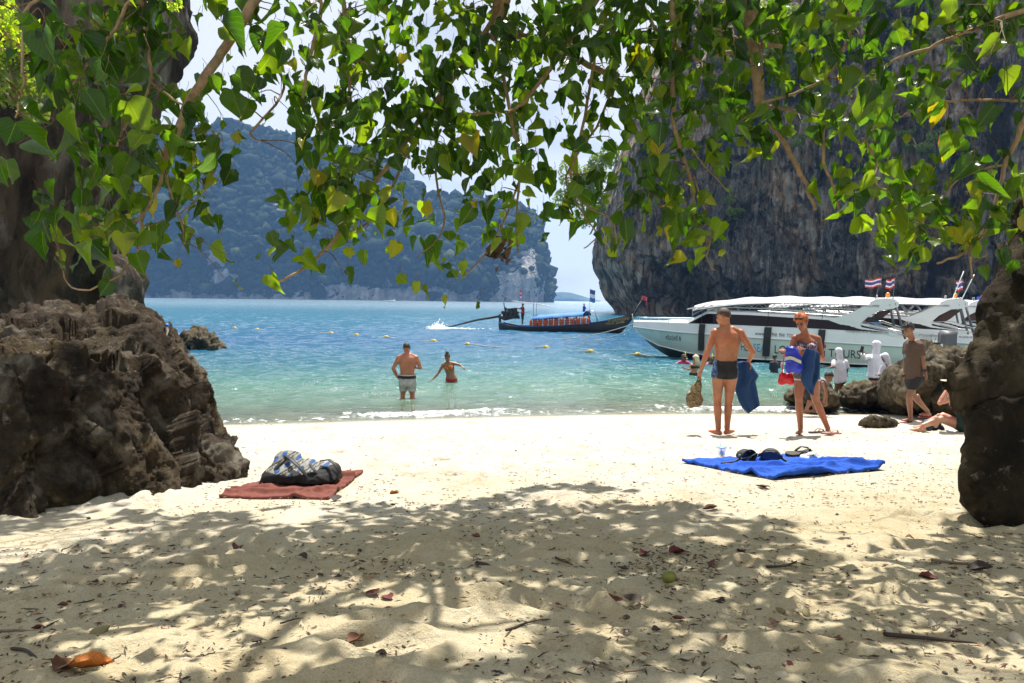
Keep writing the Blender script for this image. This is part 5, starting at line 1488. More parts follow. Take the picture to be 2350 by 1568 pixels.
def newsprint():
    t = NT('newsprint_cloth'); v = t.pos(obj=True)
    w = t.new('TexWave', {'Vector': v, 'Scale': 30.0, 'Distortion': 2.0, 'Detail': 3.0}, wave_type='BANDS', bands_direction='Z').outputs['Fac']
    m = t.math('MULTIPLY', t.ramp(w, [(0.6, 0.0), (0.7, 0.6)]), t.ramp(t.noise(v, 16.0, 3), [(0.45, 0.0), (0.5, 1.0)]))
    t.principled(Base_Color=t.mix(m, (0.42, 0.42, 0.41), (0.06, 0.06, 0.07)), Roughness=0.85, Normal=t.bump(t.noise(v, 20.0, 3), 0.5, 0.012)); return t.mat
C_NEWS = newsprint()
M_LIP = pm('lips', (0.30, 0.09, 0.06), 0.45, 0.1); M_EYE = pm('eye_dark', (0.012, 0.009, 0.008), 0.25, 0.0); M_EYEW = pm('eye_white', (0.55, 0.52, 0.5), 0.3, 0.0)

def V3(*a): return Vector(a)
def unit(v): return v.normalized()
class Fig:
    """A figure traced in the picture: joints come as points in space; the body is one fused skin."""
    def __init__(s, k=1.0, fwd=(0, 1, 0)):
        s.mb = MB(); s.fin = MB(); s.k = k; s.f = unit(V3(*fwd)); s.cl = {}
    def torso(s, pelvis, neck, fem=False, chest_fwd=None, belly=0.0, wide=1.0):
        k = s.k; ax = neck - pelvis; L = ax.length; u = ax / L
        if fem: R = [(-.17, .10, .09), (-.08, .165, .112), (0.03, .178, .120), (.18, .155, .105), (.36, .122, .088), (.55, .138, .098), (.72, .150, .105), (.86, .140, .088), (.95, .085, .066), (1.02, .050, .052)]
        else: R = [(-.17, .10, .09), (-.08, .155, .108), (0.03, .168, .116), (.18, .158, .108), (.36, .150, .102), (.55, .170, .114), (.72, .186, .120), (.86, .172, .100), (.95, .105, .072), (1.02, .056, .056)]
        f = s.f; cf = unit(V3(*chest_fwd)) if chest_fwd else f
        n = len(R); pts = []; rad = []
        for t, a, b in R:
            bow = 0.02 * sin(pi * max(0, min(1, t))) * k
            pts.append(pelvis + u * (t * L) - f * bow); rad.append((a * k * wide, (b + belly * math.exp(-((t - .3) / .2) ** 2)) * k))
        for i in range(n - 1):     # two sections so the chest can turn
            pass
        s.mb.tube(pts, rad, 18, up=(f * 0.5 + cf * 0.5))
        s.lat = unit(f.cross(u)); s.u = u; s.pel = pelvis; s.neck = neck
        for q in (-1, 1):
            s.mb.ell(pelvis + s.lat * (q * .078 * k) - f * (.055 * k) - u * (.035 * k), (.085 * k, .085 * k, .095 * k))
        if fem:
            lc = unit(cf.cross(u))
            for q in (-1, 1): s.mb.ell(pelvis + u * (L * .70) + lc * (q * .072 * k) + cf * (.075 * k), (.062 * k, .055 * k, .058 * k))
    def arm(s, sh, el, wr, tip, thick=1.0, curl=0.5, palm=None):
        k = s.k * thick
        s.mb.tube([s.neck.lerp(sh, .25) + s.u * (.0 * k), s.neck.lerp(sh, .7), sh], [.050 * k, .048 * k, .05 * k], 10)
        s.mb.ell(sh - s.u * (.008 * k), (.058 * k, .058 * k, .062 * k))
        m1 = sh.lerp(el, .45); m2 = el.lerp(wr, .28)
        s.mb.tube([sh, m1, sh.lerp(el, .8), el, m2, el.lerp(wr, .7), wr], [.052 * k, .048 * k, .040 * k, .037 * k, .041 * k, .031 * k, .025 * k], 10)
        s.mb.ell(el, .038 * k)
        s.hand(wr, tip, k, curl, palm)
    def hand(s, wr, tip, k, curl, palm):
        d = unit(tip - wr)
        pn_ = V3(*palm) if palm else s.f.cross(d) + V3(0.01, 0, 0)
        pn_ = pn_ - d * pn_.dot(d); pn_ = unit(pn_) if pn_.length > 1e-4 else d.orthogonal().normalized()     # palm normal
        w = unit(d.cross(pn_))
        s.mb.tube([wr, wr + d * .04 * k, wr + d * .085 * k, wr + d * .095 * k], [(.026 * k, .019 * k), (.036 * k, .017 * k), (.040 * k, .014 * k), (.03 * k, .01 * k)], 10, up=pn_)
        for i, ln in enumerate((.066, .078, .073, .056)):
            b = wr + d * (.082 * k) + w * ((i - 1.5) * .020 * k); p = [b]; dd = d
            for j in range(3):
                dd = unit(dd + pn_ * curl * (.55 if j else .35)); p.append(p[-1] + dd * (ln * k * (.42, .33, .25)[j]))
            s.fin.tube(p, [.0095 * k, .009 * k, .008 * k, .005 * k], 6)
        b = wr + d * (.025 * k) - w * (.026 * k); dd = unit(d * .7 - w * .7 + pn_ * .3)
        p = [b, b + dd * .034 * k, b + dd * .034 * k + unit(dd + d * .5 + pn_ * curl * .6) * .026 * k, b + dd * .034 * k + unit(dd + d * .6 + pn_ * curl) * .046 * k]
        s.fin.tube(p, [.013 * k, .011 * k, .009 * k, .006 * k], 6)
    def leg(s, side, kn, an, toe, thick=1.0, hip=None, foot=True):
        k = s.k * thick
        hip = hip or s.pel + s.lat * (side * .088 * s.k) - s.u * (.02 * s.k)
        fw = s.f
        s.mb.tube([hip, hip.lerp(kn, .25), hip.lerp(kn, .6), kn - (kn - hip) * .06, kn, kn.lerp(an, .14), kn.lerp(an, .32), kn.lerp(an, .62), kn.lerp(an, .88), an],
                  [.092 * k, .090 * k, .074 * k, .060 * k, .056 * k, .053 * k, .058 * k, .047 * k, .039 * k, .040 * k], 12)
        bk = (an - kn); side_v = bk.cross(fw); cb = unit(-fw + bk * (fw.dot(bk) / max(bk.length_squared, 1e-6)))
        s.mb.ell(kn.lerp(an, .30) + cb * .018 * k, (.047 * k, .047 * k, .095 * k))
        s.mb.ell(kn - cb * .014 * k, (.044 * k, .044 * k, .05 * k))
        if foot:
            d = toe - an; d.z = 0; d = unit(d); g = an - V3(0, 0, .055 * k)
            pts = [g - d * .055 * k, g - d * .02 * k, g + d * .06 * k, g + d * .12 * k, g + d * .165 * k, g + d * .185 * k]
            s.mb.tube(pts, [(.024 * k, .02 * k), (.033 * k, .034 * k), (.037 * k, .036 * k), (.044 * k, .024 * k), (.040 * k, .016 * k), (.02 * k, .008 * k)], 10, up=(0, 0, 1))
            s.mb.tube([an, g + d * .01 * k], .036 * k, 8)
            s.mb.ell(g - d * .04 * k, (.032 * k, .032 * k, .032 * k))
    def head(s, c, fwd, up=(0, 0, 1), hs=1.0, hood=False):
        k = s.k * hs; f = unit(V3(*fwd)); r = unit(f.cross(V3(*up))); u = unit(r.cross(f)); R = Matrix((r, f, u)).transposed()
        s.hc, s.hR, s.hk = c, R, k
        q = lambda x, y, z: c + R @ V3(x * k, y * k, z * k)
        s.q = q
        s.mb.ell(q(0, -.012, .022), (.074 * k, .094 * k, .094 * k), R, 16, 11)
        s.mb.ell(q(0, .018, -.03), (.063 * k, .072 * k, .086 * k), R, 14, 10)
        s.mb.ell(q(0, .058, -.092), (.032 * k, .030 * k, .026 * k), R, 10, 7)
        s.mb.ell(q(0, .094, -.022), (.011 * k, .016 * k, .026 * k), R, 8, 6)
        s.mb.ell(q(0, .085, -.064), (.024 * k, .010 * k, .012 * k), R, 8, 6)
        for e in (-1, 1): s.fin.ell(q(e * .074, -.01, -.012), (.010 * k, .022 * k, .032 * k), R, 8, 6)
        nb = s.neck
        s.mb.tube([nb - s.u * .02 * k, nb.lerp(c, .4), q(0, -.022, -.04)], [.058 * s.k, .051 * s.k, .054 * s.k], 12)
        s.mb.tube([q(0, 0.03, -.10), nb + s.u * .02 * k], .035 * s.k, 8)
    def skin(s, name, root, mat, voxel=0.011, smooth=3):
        me = bpy.data.meshes.new('raw'); me.from_pydata([tuple(v) for v in s.mb.v], [], s.mb.f)
        me = evaluated(me, [('REMESH', dict(mode='VOXEL', voxel_size=voxel)), ('SMOOTH', dict(factor=0.5, iterations=smooth))])
        s.V, s.N = coords(me), normals(me)
        s.Fq = np.array([list(p.vertices) for p in me.polygons], np.int32)
        bpy.data.meshes.remove(me)
        n = len(s.V); fv = np.array([tuple(v) for v in s.fin.v]).reshape(-1, 3)
        b = MB(); b.v = [tuple(v) for v in s.V]; b.f = [list(f) for f in s.Fq]; b.m = [0] * len(b.f)
        if len(fv): b.add(s.fin.v, s.fin.f)
        o = b.build(name, mat, root); s.root = root; s.body = o
        return o
    def wear(s, name, mask, mat, off=0.007, loose=0.0, label=None, seed=0):
        """Cloth following the skin wherever mask(points) holds."""
        m = mask(s.V); keep = m[s.Fq].all(1); Fk = s.Fq[keep]
        if not len(Fk): return None
        ids = np.unique(Fk); mp = -np.ones(len(s.V), int); mp[ids] = np.arange(len(ids))
        d = off
        if loose: d = off + loose * (0.6 + fbm(s.V[ids] * 9 + seed, 3))[:, None]
        me = mesh_np(name, s.V[ids] + s.N[ids] * d, mp[Fk], [mat])
        o = link(name, me); world_parent(o, s.root)
        if label: o['label'] = label
        return o
    def hair(s, mat, mask=None, off=0.008, rough=0.004, name='hair'):
        """Hair cap: mask in head coordinates x (right), y (front), z (up), unscaled."""
        Rn = np.array(s.hR)
        def f(V):
            h = ((V - np.array(s.hc)) @ Rn) / s.hk
            base = (np.abs(h[:, 2]) < .2) & (np.linalg.norm(h, axis=1) < .19)
            mk = mask or (lambda h: (h[:, 2] > .045 - .6 * np.clip(-h[:, 1] + .03, 0, .14)))
            return base & mk(h)
        o = s.wear(name, f, mat, off, rough); return o
    def face(s, lips=True, closed=False):
        q, k, R = s.q, s.hk, s.hR
        for e in (-1, 1):
            mb = MB(); mb.ell(q(e * .030, .078, .004), (.015 * k, .010 * k, .0065 * k), R, 8, 6); mb.build('eye', M_EYE, s.body, world=False)
            mb = MB(); mb.tube([q(e * .014, .088, .022), q(e * .03, .086, .027), q(e * .048, .074, .021)], .0045 * k, 5); mb.build('eyebrow', H_BROWN, s.body, world=False)
        mb = MB(); mb.tube([q(-.022, .086, -.064), q(0, .096, -.062), q(.022, .086, -.064)], [.003 * k, .0065 * k, .003 * k], 6); mb.build('mouth', M_LIP, s.body, world=False)
def near(p, a, b):
    """Distance of points p to segment ab and parameter along it."""
    a = np.array(a); b = np.array(b); d = b - a; t = np.clip(((p - a) @ d) / (d @ d), 0, 1)
    return np.linalg.norm(p - (a + t[:, None] * d), axis=1), t
def person(label, at, cat='person', group=None):
    return thing('person', at, label, cat, group)
def tufts(name, root, pts, r, length, n, mat, seed, dirf, thick=0.006):
    """Locks of hair growing out of the given base ellipsoid points."""
    R = random.Random(seed); mb = MB()
    for _ in range(n):
        c, nrm = R.choice(pts); d = unit(nrm + dirf + V3(R.gauss(0, .45), R.gauss(0, .45), R.gauss(0, .45)))
        l = length * R.uniform(.5, 1.2); e = unit(d + V3(R.gauss(0, .5), R.gauss(0, .5), -.5))
        mb.tube([c, c + d * l * .5, c + d * l * .6 + e * l * .5], [thick, thick * .9, thick * .2], 5)
    return mb.build(name, mat, root)

# ---- man seen from behind with bag and towel
def man_main():
    Y = 11.2; J = lambda x, y, d=0.0: P(x, y, Y + d)
    root = person('tanned man seen from behind in black swim trunks holding a bag and a towel', G(1659, 999))
    s = Fig(1.03, (0.02, 1, 0))
    s.torso(J(1664, 848), J(1670, 752, .03), belly=.008)
    s.arm(J(1641, 763), J(1624, 806, -.05), J(1608.5, 849, -.02), J(1604, 866, 0), 1.08, 1.0, (0.8, .3, 0))
    s.arm(J(1699, 764), J(1727, 808, -.05), J(1718.5, 829, .12), J(1714, 840, .18), 1.08, 1.1, (-.5, -.2, -.6))
    s.leg(-1, J(1646, 917, .02), J(1648.5, 984, -.02), J(1633, 997, .1))
    s.leg(1, J(1672.5, 917, .02), J(1668.5, 983, .04), J(1686, 996, .2))
    s.head(J(1660, 727, .03), (-.80, .55, -.28), hs=1.02)
    s.skin('body', root, SK_TAN, 0.0095)
    zt, zb = J(1664, 826).z, J(1664, 868).z
    hips = s.pel
    def m(V):
        zlow = zb + 0.025 * np.abs(V[:, 0] - hips.x) / .15
        return (V[:, 2] < zt - 0.01 * np.cos((V[:, 0] - hips.x) * 12)) & (V[:, 2] > zlow - .02) & (np.hypot(V[:, 0] - hips.x, V[:, 1] - hips.y) < .25)
    s.wear('swim_trunks', m, C_BLACK, .006)
    def m2(V): return m(V) & (np.abs(np.abs(V[:, 0] - hips.x) - .165) < .035)
    s.wear('trunk_stripe', m2, print_cloth('blue_stripe_print', (0.02, 0.05, 0.16), [(0.25, 0.4, 0.6)], 30.0, 0.56), .009)
    s.hair(H_BROWN, lambda h: (h[:, 2] > .035 - .75 * np.clip(-h[:, 1] + .02, 0, .13)) & ~((np.abs(h[:, 0]) > .06) & (h[:, 2] < 0.02) & (h[:, 1] > -.03)), .005, .003)
    s.face()
    return s
MAN = man_main()

# ---- red-haired woman
def woman_main():
    Y = 11.35; J = lambda x, y, d=0.0: P(x, y, Y + d)
    root = person('red-haired woman in a strapless purple top looking down at the bags she holds', G(1868, 998))
    s = Fig(0.985, (-.25, -1, 0))
    s.torso(J(1851, 862), J(1849, 770, .02), True, (-.3, -1, 0))
    s.arm(J(1825, 776, -.02), J(1815, 803, .02), J(1803, 806, -.22), J(1795, 803, -.28), .98, 1.2, (.3, .4, -.6))
    s.arm(J(1876, 778, .03), J(1888, 825, .02), J(1848, 803, -.27), J(1833, 799, -.33), 1.0, .9, (0, .6, -.5))
    s.leg(1, J(1833, 913, -.05), J(1837, 983, .02), J(1826, 998, -.2))
    s.leg(-1, J(1871.5, 916, -.04), J(1900, 984, .0), J(1912, 1000, -.18))
    s.head(J(1839, 739, -.04), (-.55, -.62, -.52), hs=1.0)
    s.skin('body', root, SK_RED, 0.0095)
    p = s.pel
    zt, zb = J(1850, 838).z, J(1850, 871).z
    s.wear('shorts', lambda V: (V[:, 2] < zt) & (V[:, 2] > zb) & (np.hypot(V[:, 0] - p.x, V[:, 1] - p.y) < .25), C_SHORTP, .008, .004)
    s.wear('shorts_hem', lambda V: (V[:, 2] < zb + .012) & (V[:, 2] > zb - .015) & (np.hypot(V[:, 0] - p.x, V[:, 1] - p.y) < .25), C_WHITE, .011)
    ct = s.pel.lerp(s.neck, .66)
    za, zc = J(1850, 786).z, J(1850, 805).z
    def top(V):
        d1, _ = near(V, s.neck, s.pel)
        dx = np.abs(V[:, 0] - ct.x - .01)
        return (V[:, 2] < za + .012 - .035 * np.exp(-(dx / .03) ** 2)) & (V[:, 2] > zc) & (d1 < .2) & (V[:, 0] < J(1877, 800).x - .01) & (V[:, 0] > J(1822, 800).x)
    s.wear('bandeau_top', top, C_PRINT, .006)
    s.hair(H_RED, lambda h: (h[:, 2] > .052 - .75 * np.clip(-h[:, 1] + .045, 0, .16)) & ~((h[:, 1] > .01) & (h[:, 2] < .045)), .014, .012)
    q = s.q; R = random.Random(4)
    pts = []
    for _ in range(70):
        a = R.uniform(0, 2 * pi); b = R.uniform(.05, 1.4)
        v = V3(cos(a) * cos(b), sin(a) * cos(b), sin(b)); 
        if v.y > .45 and v.z < .55: continue
        pts.append((q(v.x * .078, v.y * .098 - .012, v.z * .096 + .022), s.hR @ v))
    tufts('hair_locks', root, pts, .01, .038, 320, H_RED, 5, V3(0, 0, -.15), .0035)
    mb = MB()
    for e in (-1, 1): mb.ell(q(e * .034, .066, .098), (.030, .018, .020), s.hR, 10, 7)
    mb.tube([q(-.012, .072, .10), q(.012, .072, .10)], .004, 5)
    for e in (-1, 1): mb.tube([q(e * .06, .055, .098), q(e * .084, -.01, .07)], .003, 5)
    mb.build('sunglasses', M_BLACK, root)
    for e in (-1, 1): mb = MB(); mb.ell(q(e * .077, -.002, -.05), .005, nu=8, nv=6); mb.build('earring', M_FWHITE, root)
    s.face()
    return s
WOM = woman_main()

# ---- young man walking
def walker():
    Y = 13.9; J = lambda x, y, d=0.0: P(x, y, Y + d)
    root = person('young man walking in a brown T-shirt and black shorts with red flip-flops', G(2090, 969))
    s = Fig(1.0, (-1, -.25, 0))
    s.torso(J(2097, 862), J(2095, 781), chest_fwd=(-.9, -.5, 0))
    s.arm(J(2111, 792, -.14), J(2118, 826, -.16), J(2123, 853, -.2), J(2127, 868, -.22), .95, .5, (-.8, .1, 0))
    s.arm(J(2083, 790, .14), J(2078, 828, .14), J(2076, 854, .08), J(2073, 867, .05), .95, .6, (.5, 0, 0))
    s.leg(-1, J(2086, 910, -.05), J(2090, 958, -.02), J(2066, 967, -.04), .95)
    s.leg(1, J(2094, 905, .1), J(2130, 945, .16), J(2120, 962, .14), .95)
    s.head(J(2084, 757, -.03), (-.86, -.42, -.30), hs=1.0)
    s.skin('body', root, SK_BR, 0.010)
    p, n = s.pel, s.neck
    zb, zs = J(2095, 893).z, J(2095, 868).z
    s.wear('shorts', lambda V: (V[:, 2] < zs + .05) & (V[:, 2] > zb) & (np.hypot(V[:, 0] - p.x, V[:, 1] - p.y) < .22), C_BLACK, .012, .006)
    # T-shirt as a looser second skin
    t = Fig(1.0, (-1, -.25, 0)); u = s.u
    t.mb.tube([p - u * .05, p + u * .12, p + u * .30, p + u * .45, n - u * .06, n - u * .005], [(.175, .135), (.172, .13), (.175, .128), (.185, .13), (.15, .10), (.062, .062)], 18, up=s.f)
    for a, b in ((J(2111, 793, -.14), J(2116, 820, -.16)), (J(2083, 791, .14), J(2079, 816, .14))):
        t.mb.tube([n.lerp(a, .5), a, a.lerp(b, .9)], [.07, .072, .062], 12); t.mb.ell(a, .066)
    me = bpy.data.meshes.new('raw'); me.from_pydata([tuple(v) for v in t.mb.v], [], t.mb.f)
    me = evaluated(me, [('REMESH', dict(mode='VOXEL', voxel_size=.013)), ('SMOOTH', dict(factor=.5, iterations=4))])
    V, Nn = coords(me), normals(me); set_coords(me, V + Nn * (.010 * fbm(V * np.array([7, 7, 3.0]), 3, ridged=True))[:, None]); me.materials.append(C_BROWN)
    me.polygons.foreach_set('use_smooth', np.ones(len(me.polygons), bool)); world_parent(link('t_shirt', me), root)
    mb = MB(); c = J(2076.5, 817, -.12); mb.ell(c, (.012, .03, .035), nu=10, nv=7); mb.build('shirt_print', pm('light_blue_print', (0.16, 0.26, 0.36), .8), root)
    s.hair(H_BLACK, lambda h: (h[:, 2] > .045 - .75 * np.clip(-h[:, 1] + .03, 0, .14)) & ~((h[:, 1] > .02) & (h[:, 2] < .05)), .014, .010)
    q = s.q; R = random.Random(8); pts = []
    for _ in range(60):
        a = R.uniform(0, 2 * pi); b = R.uniform(.25, 1.4); v = V3(cos(a) * cos(b), sin(a) * cos(b), sin(b)); pts.append((q(v.x * .076, v.y * .096 - .012, v.z * .096 + .022), s.hR @ v))
    tufts('hair_locks', root, pts, .01, .04, 140, H_BLACK, 9, V3(0, 0, .1), .005)
    s.face()
    w = J(2122.5, 851, -.2); mb = MB(); d = unit(J(2123, 853, -.2) - J(2118, 826, -.16)); mb.tube([w - d * .022, w + d * .016], .034, 12); mb.build('wrist_watch', M_BLACK, root)
    M_SAN = pm('red_sandal', (0.35, 0.03, 0.03), .6)
    for an, toe, tilt in ((J(2090, 958, -.02), J(2066, 967, -.04), 0.0), (J(2130, 945, .16), J(2120, 962, .14), 0.0)):
        d = toe - an; d.z = 0; d.normalize(); g = an - V3(0, 0, .094); e = MB()
        e.tube([g - d * .085, g - d * .04, g + d * .08, g + d * .16, g + d * .20], [(.03, .009), (.036, .009), (.044, .009), (.046, .009), (.02, .009)], 10, up=(0, 0, 1))
        sd = d.cross(V3(0, 0, 1))
        for q_ in (-1, 1): e.tube([g + sd * .04 * q_ + d * .03, g + sd * .03 * q_ + d * .08 + V3(0, 0, .065), g + d * .13 + V3(0, 0, .04)], .008, 5)
        e.build('flip_flop', M_SAN, root)
walker()

# ---- man wading
def wader():
    Y = 18.2; J = lambda x, y, d=0.0: P(x, y, Y + d)
    root = person('broad man wading with his back turned in newsprint swim shorts, hand on hip', gp(J(935, 925).x, Y))
    s = Fig(1.03, (.1, 1, 0))
    s.torso(J(935.5, 876), J(935, 812), belly=.02, wide=1.06)
    s.arm(J(916, 821), J(902, 846, -.02), J(913, 867, .06), J(923, 869, .1), 1.12, .6, (0, .5, -.6))
    s.arm(J(954.5, 821), J(965, 844, .0), J(957, 845, .24), J(949, 842, .28), 1.12, .8, (0, .6, .3))
    s.leg(-1, J(924.5, 905), J(923, 945), J(920, 950, .25)); s.leg(1, J(946, 905), J(948, 945), J(952, 950, .25))
    s.head(J(933, 798.5, .02), (-.25, .95, -.22))
    s.skin('body', root, SK_RED, 0.013)
    p = s.pel; z0, z1, z2 = J(935, 860).z, J(935, 898).z, J(935, 869).z
    f = lambda a, b: (lambda V: (V[:, 2] < a) & (V[:, 2] > b) & (np.hypot(V[:, 0] - p.x, V[:, 1] - p.y) < .24))
    s.wear('swim_shorts', f(z0, z1), C_NEWS, .016, .008); s.wear('waist_yoke', f(z0 - .01, z2), C_BLACK, .026); s.wear('waistband', f(z0 + .01, z0 - .03), cloth('grey_band', (.45, .45, .45)), .03)
    s.hair(H_DARK, None, .008)
wader()
def bather():
    Y = 21.6; J = lambda x, y, d=0.0: P(x, y, Y + d)
    root = person('woman in an orange and red bikini wading towards the beach with arms out', gp(J(1035, 880).x, Y))
    s = Fig(.95, (-.15, -1, 0))
    s.torso(J(1036, 873), J(1028, 832), True)
    s.arm(J(1017, 837), J(1006, 857), J(993, 871, -.1), J(985, 876, -.15), .95, .2, (0, 0, -1))
    s.arm(J(1039, 834), J(1053, 837, -.05), J(1060, 841, -.2), J(1065, 845, -.25), .95, .5, (0, 0, -1))
    s.leg(1, J(1030, 905, -.05), J(1031, 935), J(1030, 940, -.2)); s.leg(-1, J(1044, 905, .0), J(1045, 935), J(1045, 940, -.2))
    s.head(J(1026.5, 820.5, -.03), (-.1, -.9, -.42))
    s.skin('body', root, SK_BR, 0.013)
    p, n = s.pel, s.neck
    s.wear('bikini_bottom', lambda V: (V[:, 2] < J(1036, 869).z) & (V[:, 2] > J(1036, 880).z + .8 * np.maximum(0, np.abs(V[:, 0] - p.x) - .04)) & (np.hypot(V[:, 0] - p.x, V[:, 1] - p.y) < .24), C_REDB, .006)
    ct = p.lerp(n, .7)
    s.wear('bikini_top', lambda V: (V[:, 2] < J(1030, 838.5).z) & (V[:, 2] > J(1030, 850).z) & (near(V, n, p)[0] < .19) & (np.abs(V[:, 0] - ct.x) < .17), C_BIKINI, .006)
    mb = MB()
    for e in (-1, 1): mb.tube([ct + V3(e * .07, -.13, .06), n + V3(e * .05, -.03, .02), n + V3(e * .02, .04, .04)], .006, 5)
    mb.build('bikini_strap', C_BIKINI, root)
    s.hair(H_BROWN, None, .010, .006)
    mb = MB(); mb.ell(s.q(0, -.03, .145), (.045, .045, .042)); 
    for k in range(14): a = k * .9; mb.tube([s.q(0, -.03, .13), s.q(.05 * cos(a), -.03 + .05 * sin(a), .16), s.q(.055 * cos(a + .8), -.03 + .055 * sin(a + .8), .185)], [.012, .010, .002], 5)
    mb.build('hair_bun', H_BROWN, root); s.face()
bather()

# ---- hooded people in white and others at the water's edge
def hood_shirt(s, root, n, p, hem, arms, mat=C_WHITE, hood=True, w=.165, flare=1.15):
    t = MB(); u = s.u; L = (n - p).length
    h = hem
    t.tube([h, h.lerp(p, .5), p + u * .10, p + u * L * .5, n - u * .09, n - u * .01], [(w * flare, w * .9), (w * flare, w * .9), (w * 1.02, w * .82), (w, w * .8), (w * .95, w * .62), (w * .42, w * .4)], 16, up=s.f)
    for pts, r in arms: t.tube(pts, r, 10); t.ell(pts[0], r[0])
    if hood:
        q, R, k = s.q, s.hR, s.hk
        t.ell(q(0, -.02, .022), (.098 * k, .112 * k, .112 * k), R); t.tube([q(0, -.03, -.03), n + u * .02, n - u * .06], [.092 * k, .088 * k, .085 * k], 12)
    me = bpy.data.meshes.new('raw'); me.from_pydata([tuple(v) for v in t.v], [], t.f)
    me = evaluated(me, [('REMESH', dict(mode='VOXEL', voxel_size=.016)), ('SMOOTH', dict(factor=.5, iterations=4))])
    V, Nn = coords(me), normals(me); set_coords(me, V + Nn * (.014 * fbm(V * np.array([8, 8, 3.0]), 3, ridged=True))[:, None])
    if hood:   # open the front of the hood
        bm = bmesh.new(); bm.from_mesh(me); Rn = s.hR.transposed()
        dl = [f for f in bm.faces if (lambda h: h.y > .058 * s.hk and abs(h.x) < .062 * s.hk and -.10 * s.hk < h.z < .075 * s.hk)(Rn @ (f.calc_center_median() - s.hc))]
        bmesh.ops.delete(bm, geom=dl, context='FACES'); bm.to_mesh(me); bm.free()
    me.materials.clear(); me.materials.append(mat); me.polygons.foreach_set('use_smooth', np.ones(len(me.polygons), bool))
    return world_parent(link('hooded_shirt' if hood else 'shirt', me), root)
def hooded(label, Y, k, fwd, pel, neck, head, hfw, armA, armB, legs, hem, sleeve=.9, sk=SK_BR, suit=C_NAVY):
    J = lambda x, y, d=0.0: P(x, y, Y + d)
    b = J(*pel); root = person(label, gp(b.x, b.y), group='hooded people in white at the water edge')
    s = Fig(k, fwd); s.torso(b, J(*neck))
    arms = []
    for a in (armA, armB):
        pts = [J(*q) for q in a]; s.arm(*pts, .95, .6)
        n_ = pts[1].lerp(pts[2], sleeve) if sleeve > 0 else pts[0].lerp(pts[1], .95)
        arms.append(([pts[0], pts[1], n_] if sleeve > 0 else [pts[0], n_], [.066 * k, .062 * k, .052 * k] if sleeve > 0 else [.068 * k, .066 * k]))
    for sd, l in legs: s.leg(sd, *[J(*q) for q in l])
    s.head(J(*head), hfw); s.skin('body', root, sk, .014)
    p = s.pel
    s.wear('swimsuit', lambda V: (np.abs(V[:, 2] - p.z) < .12 * k) & (np.hypot(V[:, 0] - p.x, V[:, 1] - p.y) < .24 * k), suit, .008)
    s.hair(H_BLACK)
    hood_shirt(s, root, s.neck, s.pel, J(*hem), arms, w=.20 * k)
    return s
HK = hooded('hooded child in a white cover-up standing alone, arm stretched to the left', 18.4, .78, (-.6, .8, 0), (1928, 871), (1927, 824), (1923.5, 808), (-.7, .7, -.1),
       [(1914, 831, -.02), (1913, 843, -.1), (1902, 844, -.15), (1895, 844.5, -.15)], [(1940, 831), (1945, 846), (1943, 857, .05), (1941, 864, .08)],
       [(-1, ((1919, 897), (1920.5, 920), (1915, 924, .1))), (1, ((1930, 897, .05), (1929, 919, .1), (1925, 924, .2)))], (1929, 877), sleeve=-1)
H2 = hooded('taller hooded person in white holding up a phone', 19.4, .93, (-.6, .8, 0), (2007, 862), (2009, 812), (2009.5, 793), (-.75, .6, .0),
       [(1995, 819), (1982, 823, -.15), (1980, 812, -.25), (1979, 805, -.28)], [(2022, 819), (2028, 838), (2022, 852, .1), (2019, 860, .15)],
       [(-1, ((1999, 892), (1999, 925), (1994, 930, .1))), (1, ((2013, 892, .05), (2014, 925, .1), (2012, 930, .2)))], (2007, 866), sk=SK_PALE)
H3 = hooded('smaller hooded child in white bending forward beside the taller one', 18.2, .80, (-.85, .2, 0), (2047, 884), (2037, 837, -.03), (2030.5, 821, -.05), (-.8, .1, -.5),
       [(2027, 842, -.12), (2022, 856, -.12), (2019, 862, -.14), (2012, 862, -.14)], [(2049, 842, .05), (2057, 853, .08), (2056, 865, .05), (2053, 872, .05)],
       [(-1, ((2030, 900, -.05), (2037, 922), (2032, 927, 0))), (1, ((2046, 901, .05), (2043, 922, .08), (2038, 927, .1)))], (2049, 888))
J_ = P(1978, 802, 19.1); mb = MB(); mb.box(J_, (.075, .012, .15), Matrix.Rotation(.25, 3, 'Y')); tag(mb.build('mobile_phone', M_BLACK, smooth=False), 'dark mobile phone held up by the taller hooded person', 'phone')

def swimmer_half(label, Y, k, fwd, pel, neck, head, hfw, arms, sk, hair, legs=True):
    J = lambda x, y, d=0.0: P(x, y, Y + d)
    b = J(*pel); root = person(label, (b.x, b.y, float(gz(b.x, b.y))))
    s = Fig(k, fwd); s.torso(b, J(*neck), True)
    for a in arms: s.arm(*[J(*q) for q in a], .95, .5)
    if legs:
        for sd in (-1, 1): kn = b + s.lat * sd * .09 * k + V3(0, 0, -.44 * k); s.leg(sd, kn, kn + V3(0, .03, -.42 * k), kn + s.f * .2 + V3(0, 0, -.5 * k))
    s.head(J(*head), hfw); s.skin('body', root, sk, .015); s.J = J
    return s, root
s, r_ = swimmer_half('blond long-haired woman in a black bikini standing waist deep', 24.3, .93, (-.8, .6, 0), (1590.5, 861), (1595, 834), (1596.5, 823), (-.8, .6, -.1),
    [[(1587, 838, -.05), (1583, 848, -.1), (1573, 846, -.15), (1566, 843.5, -.15)], [(1604, 838, .05), (1608, 849, .05), (1604, 858, .05), (1601, 863, .05)]], SK_TAN, H_BLOND)
s.wear('bikini_bottom', lambda V: (np.abs(V[:, 2] - s.pel.z) < .08) & (np.hypot(V[:, 0] - s.pel.x, V[:, 1] - s.pel.y) < .24), C_BLKB, .008)
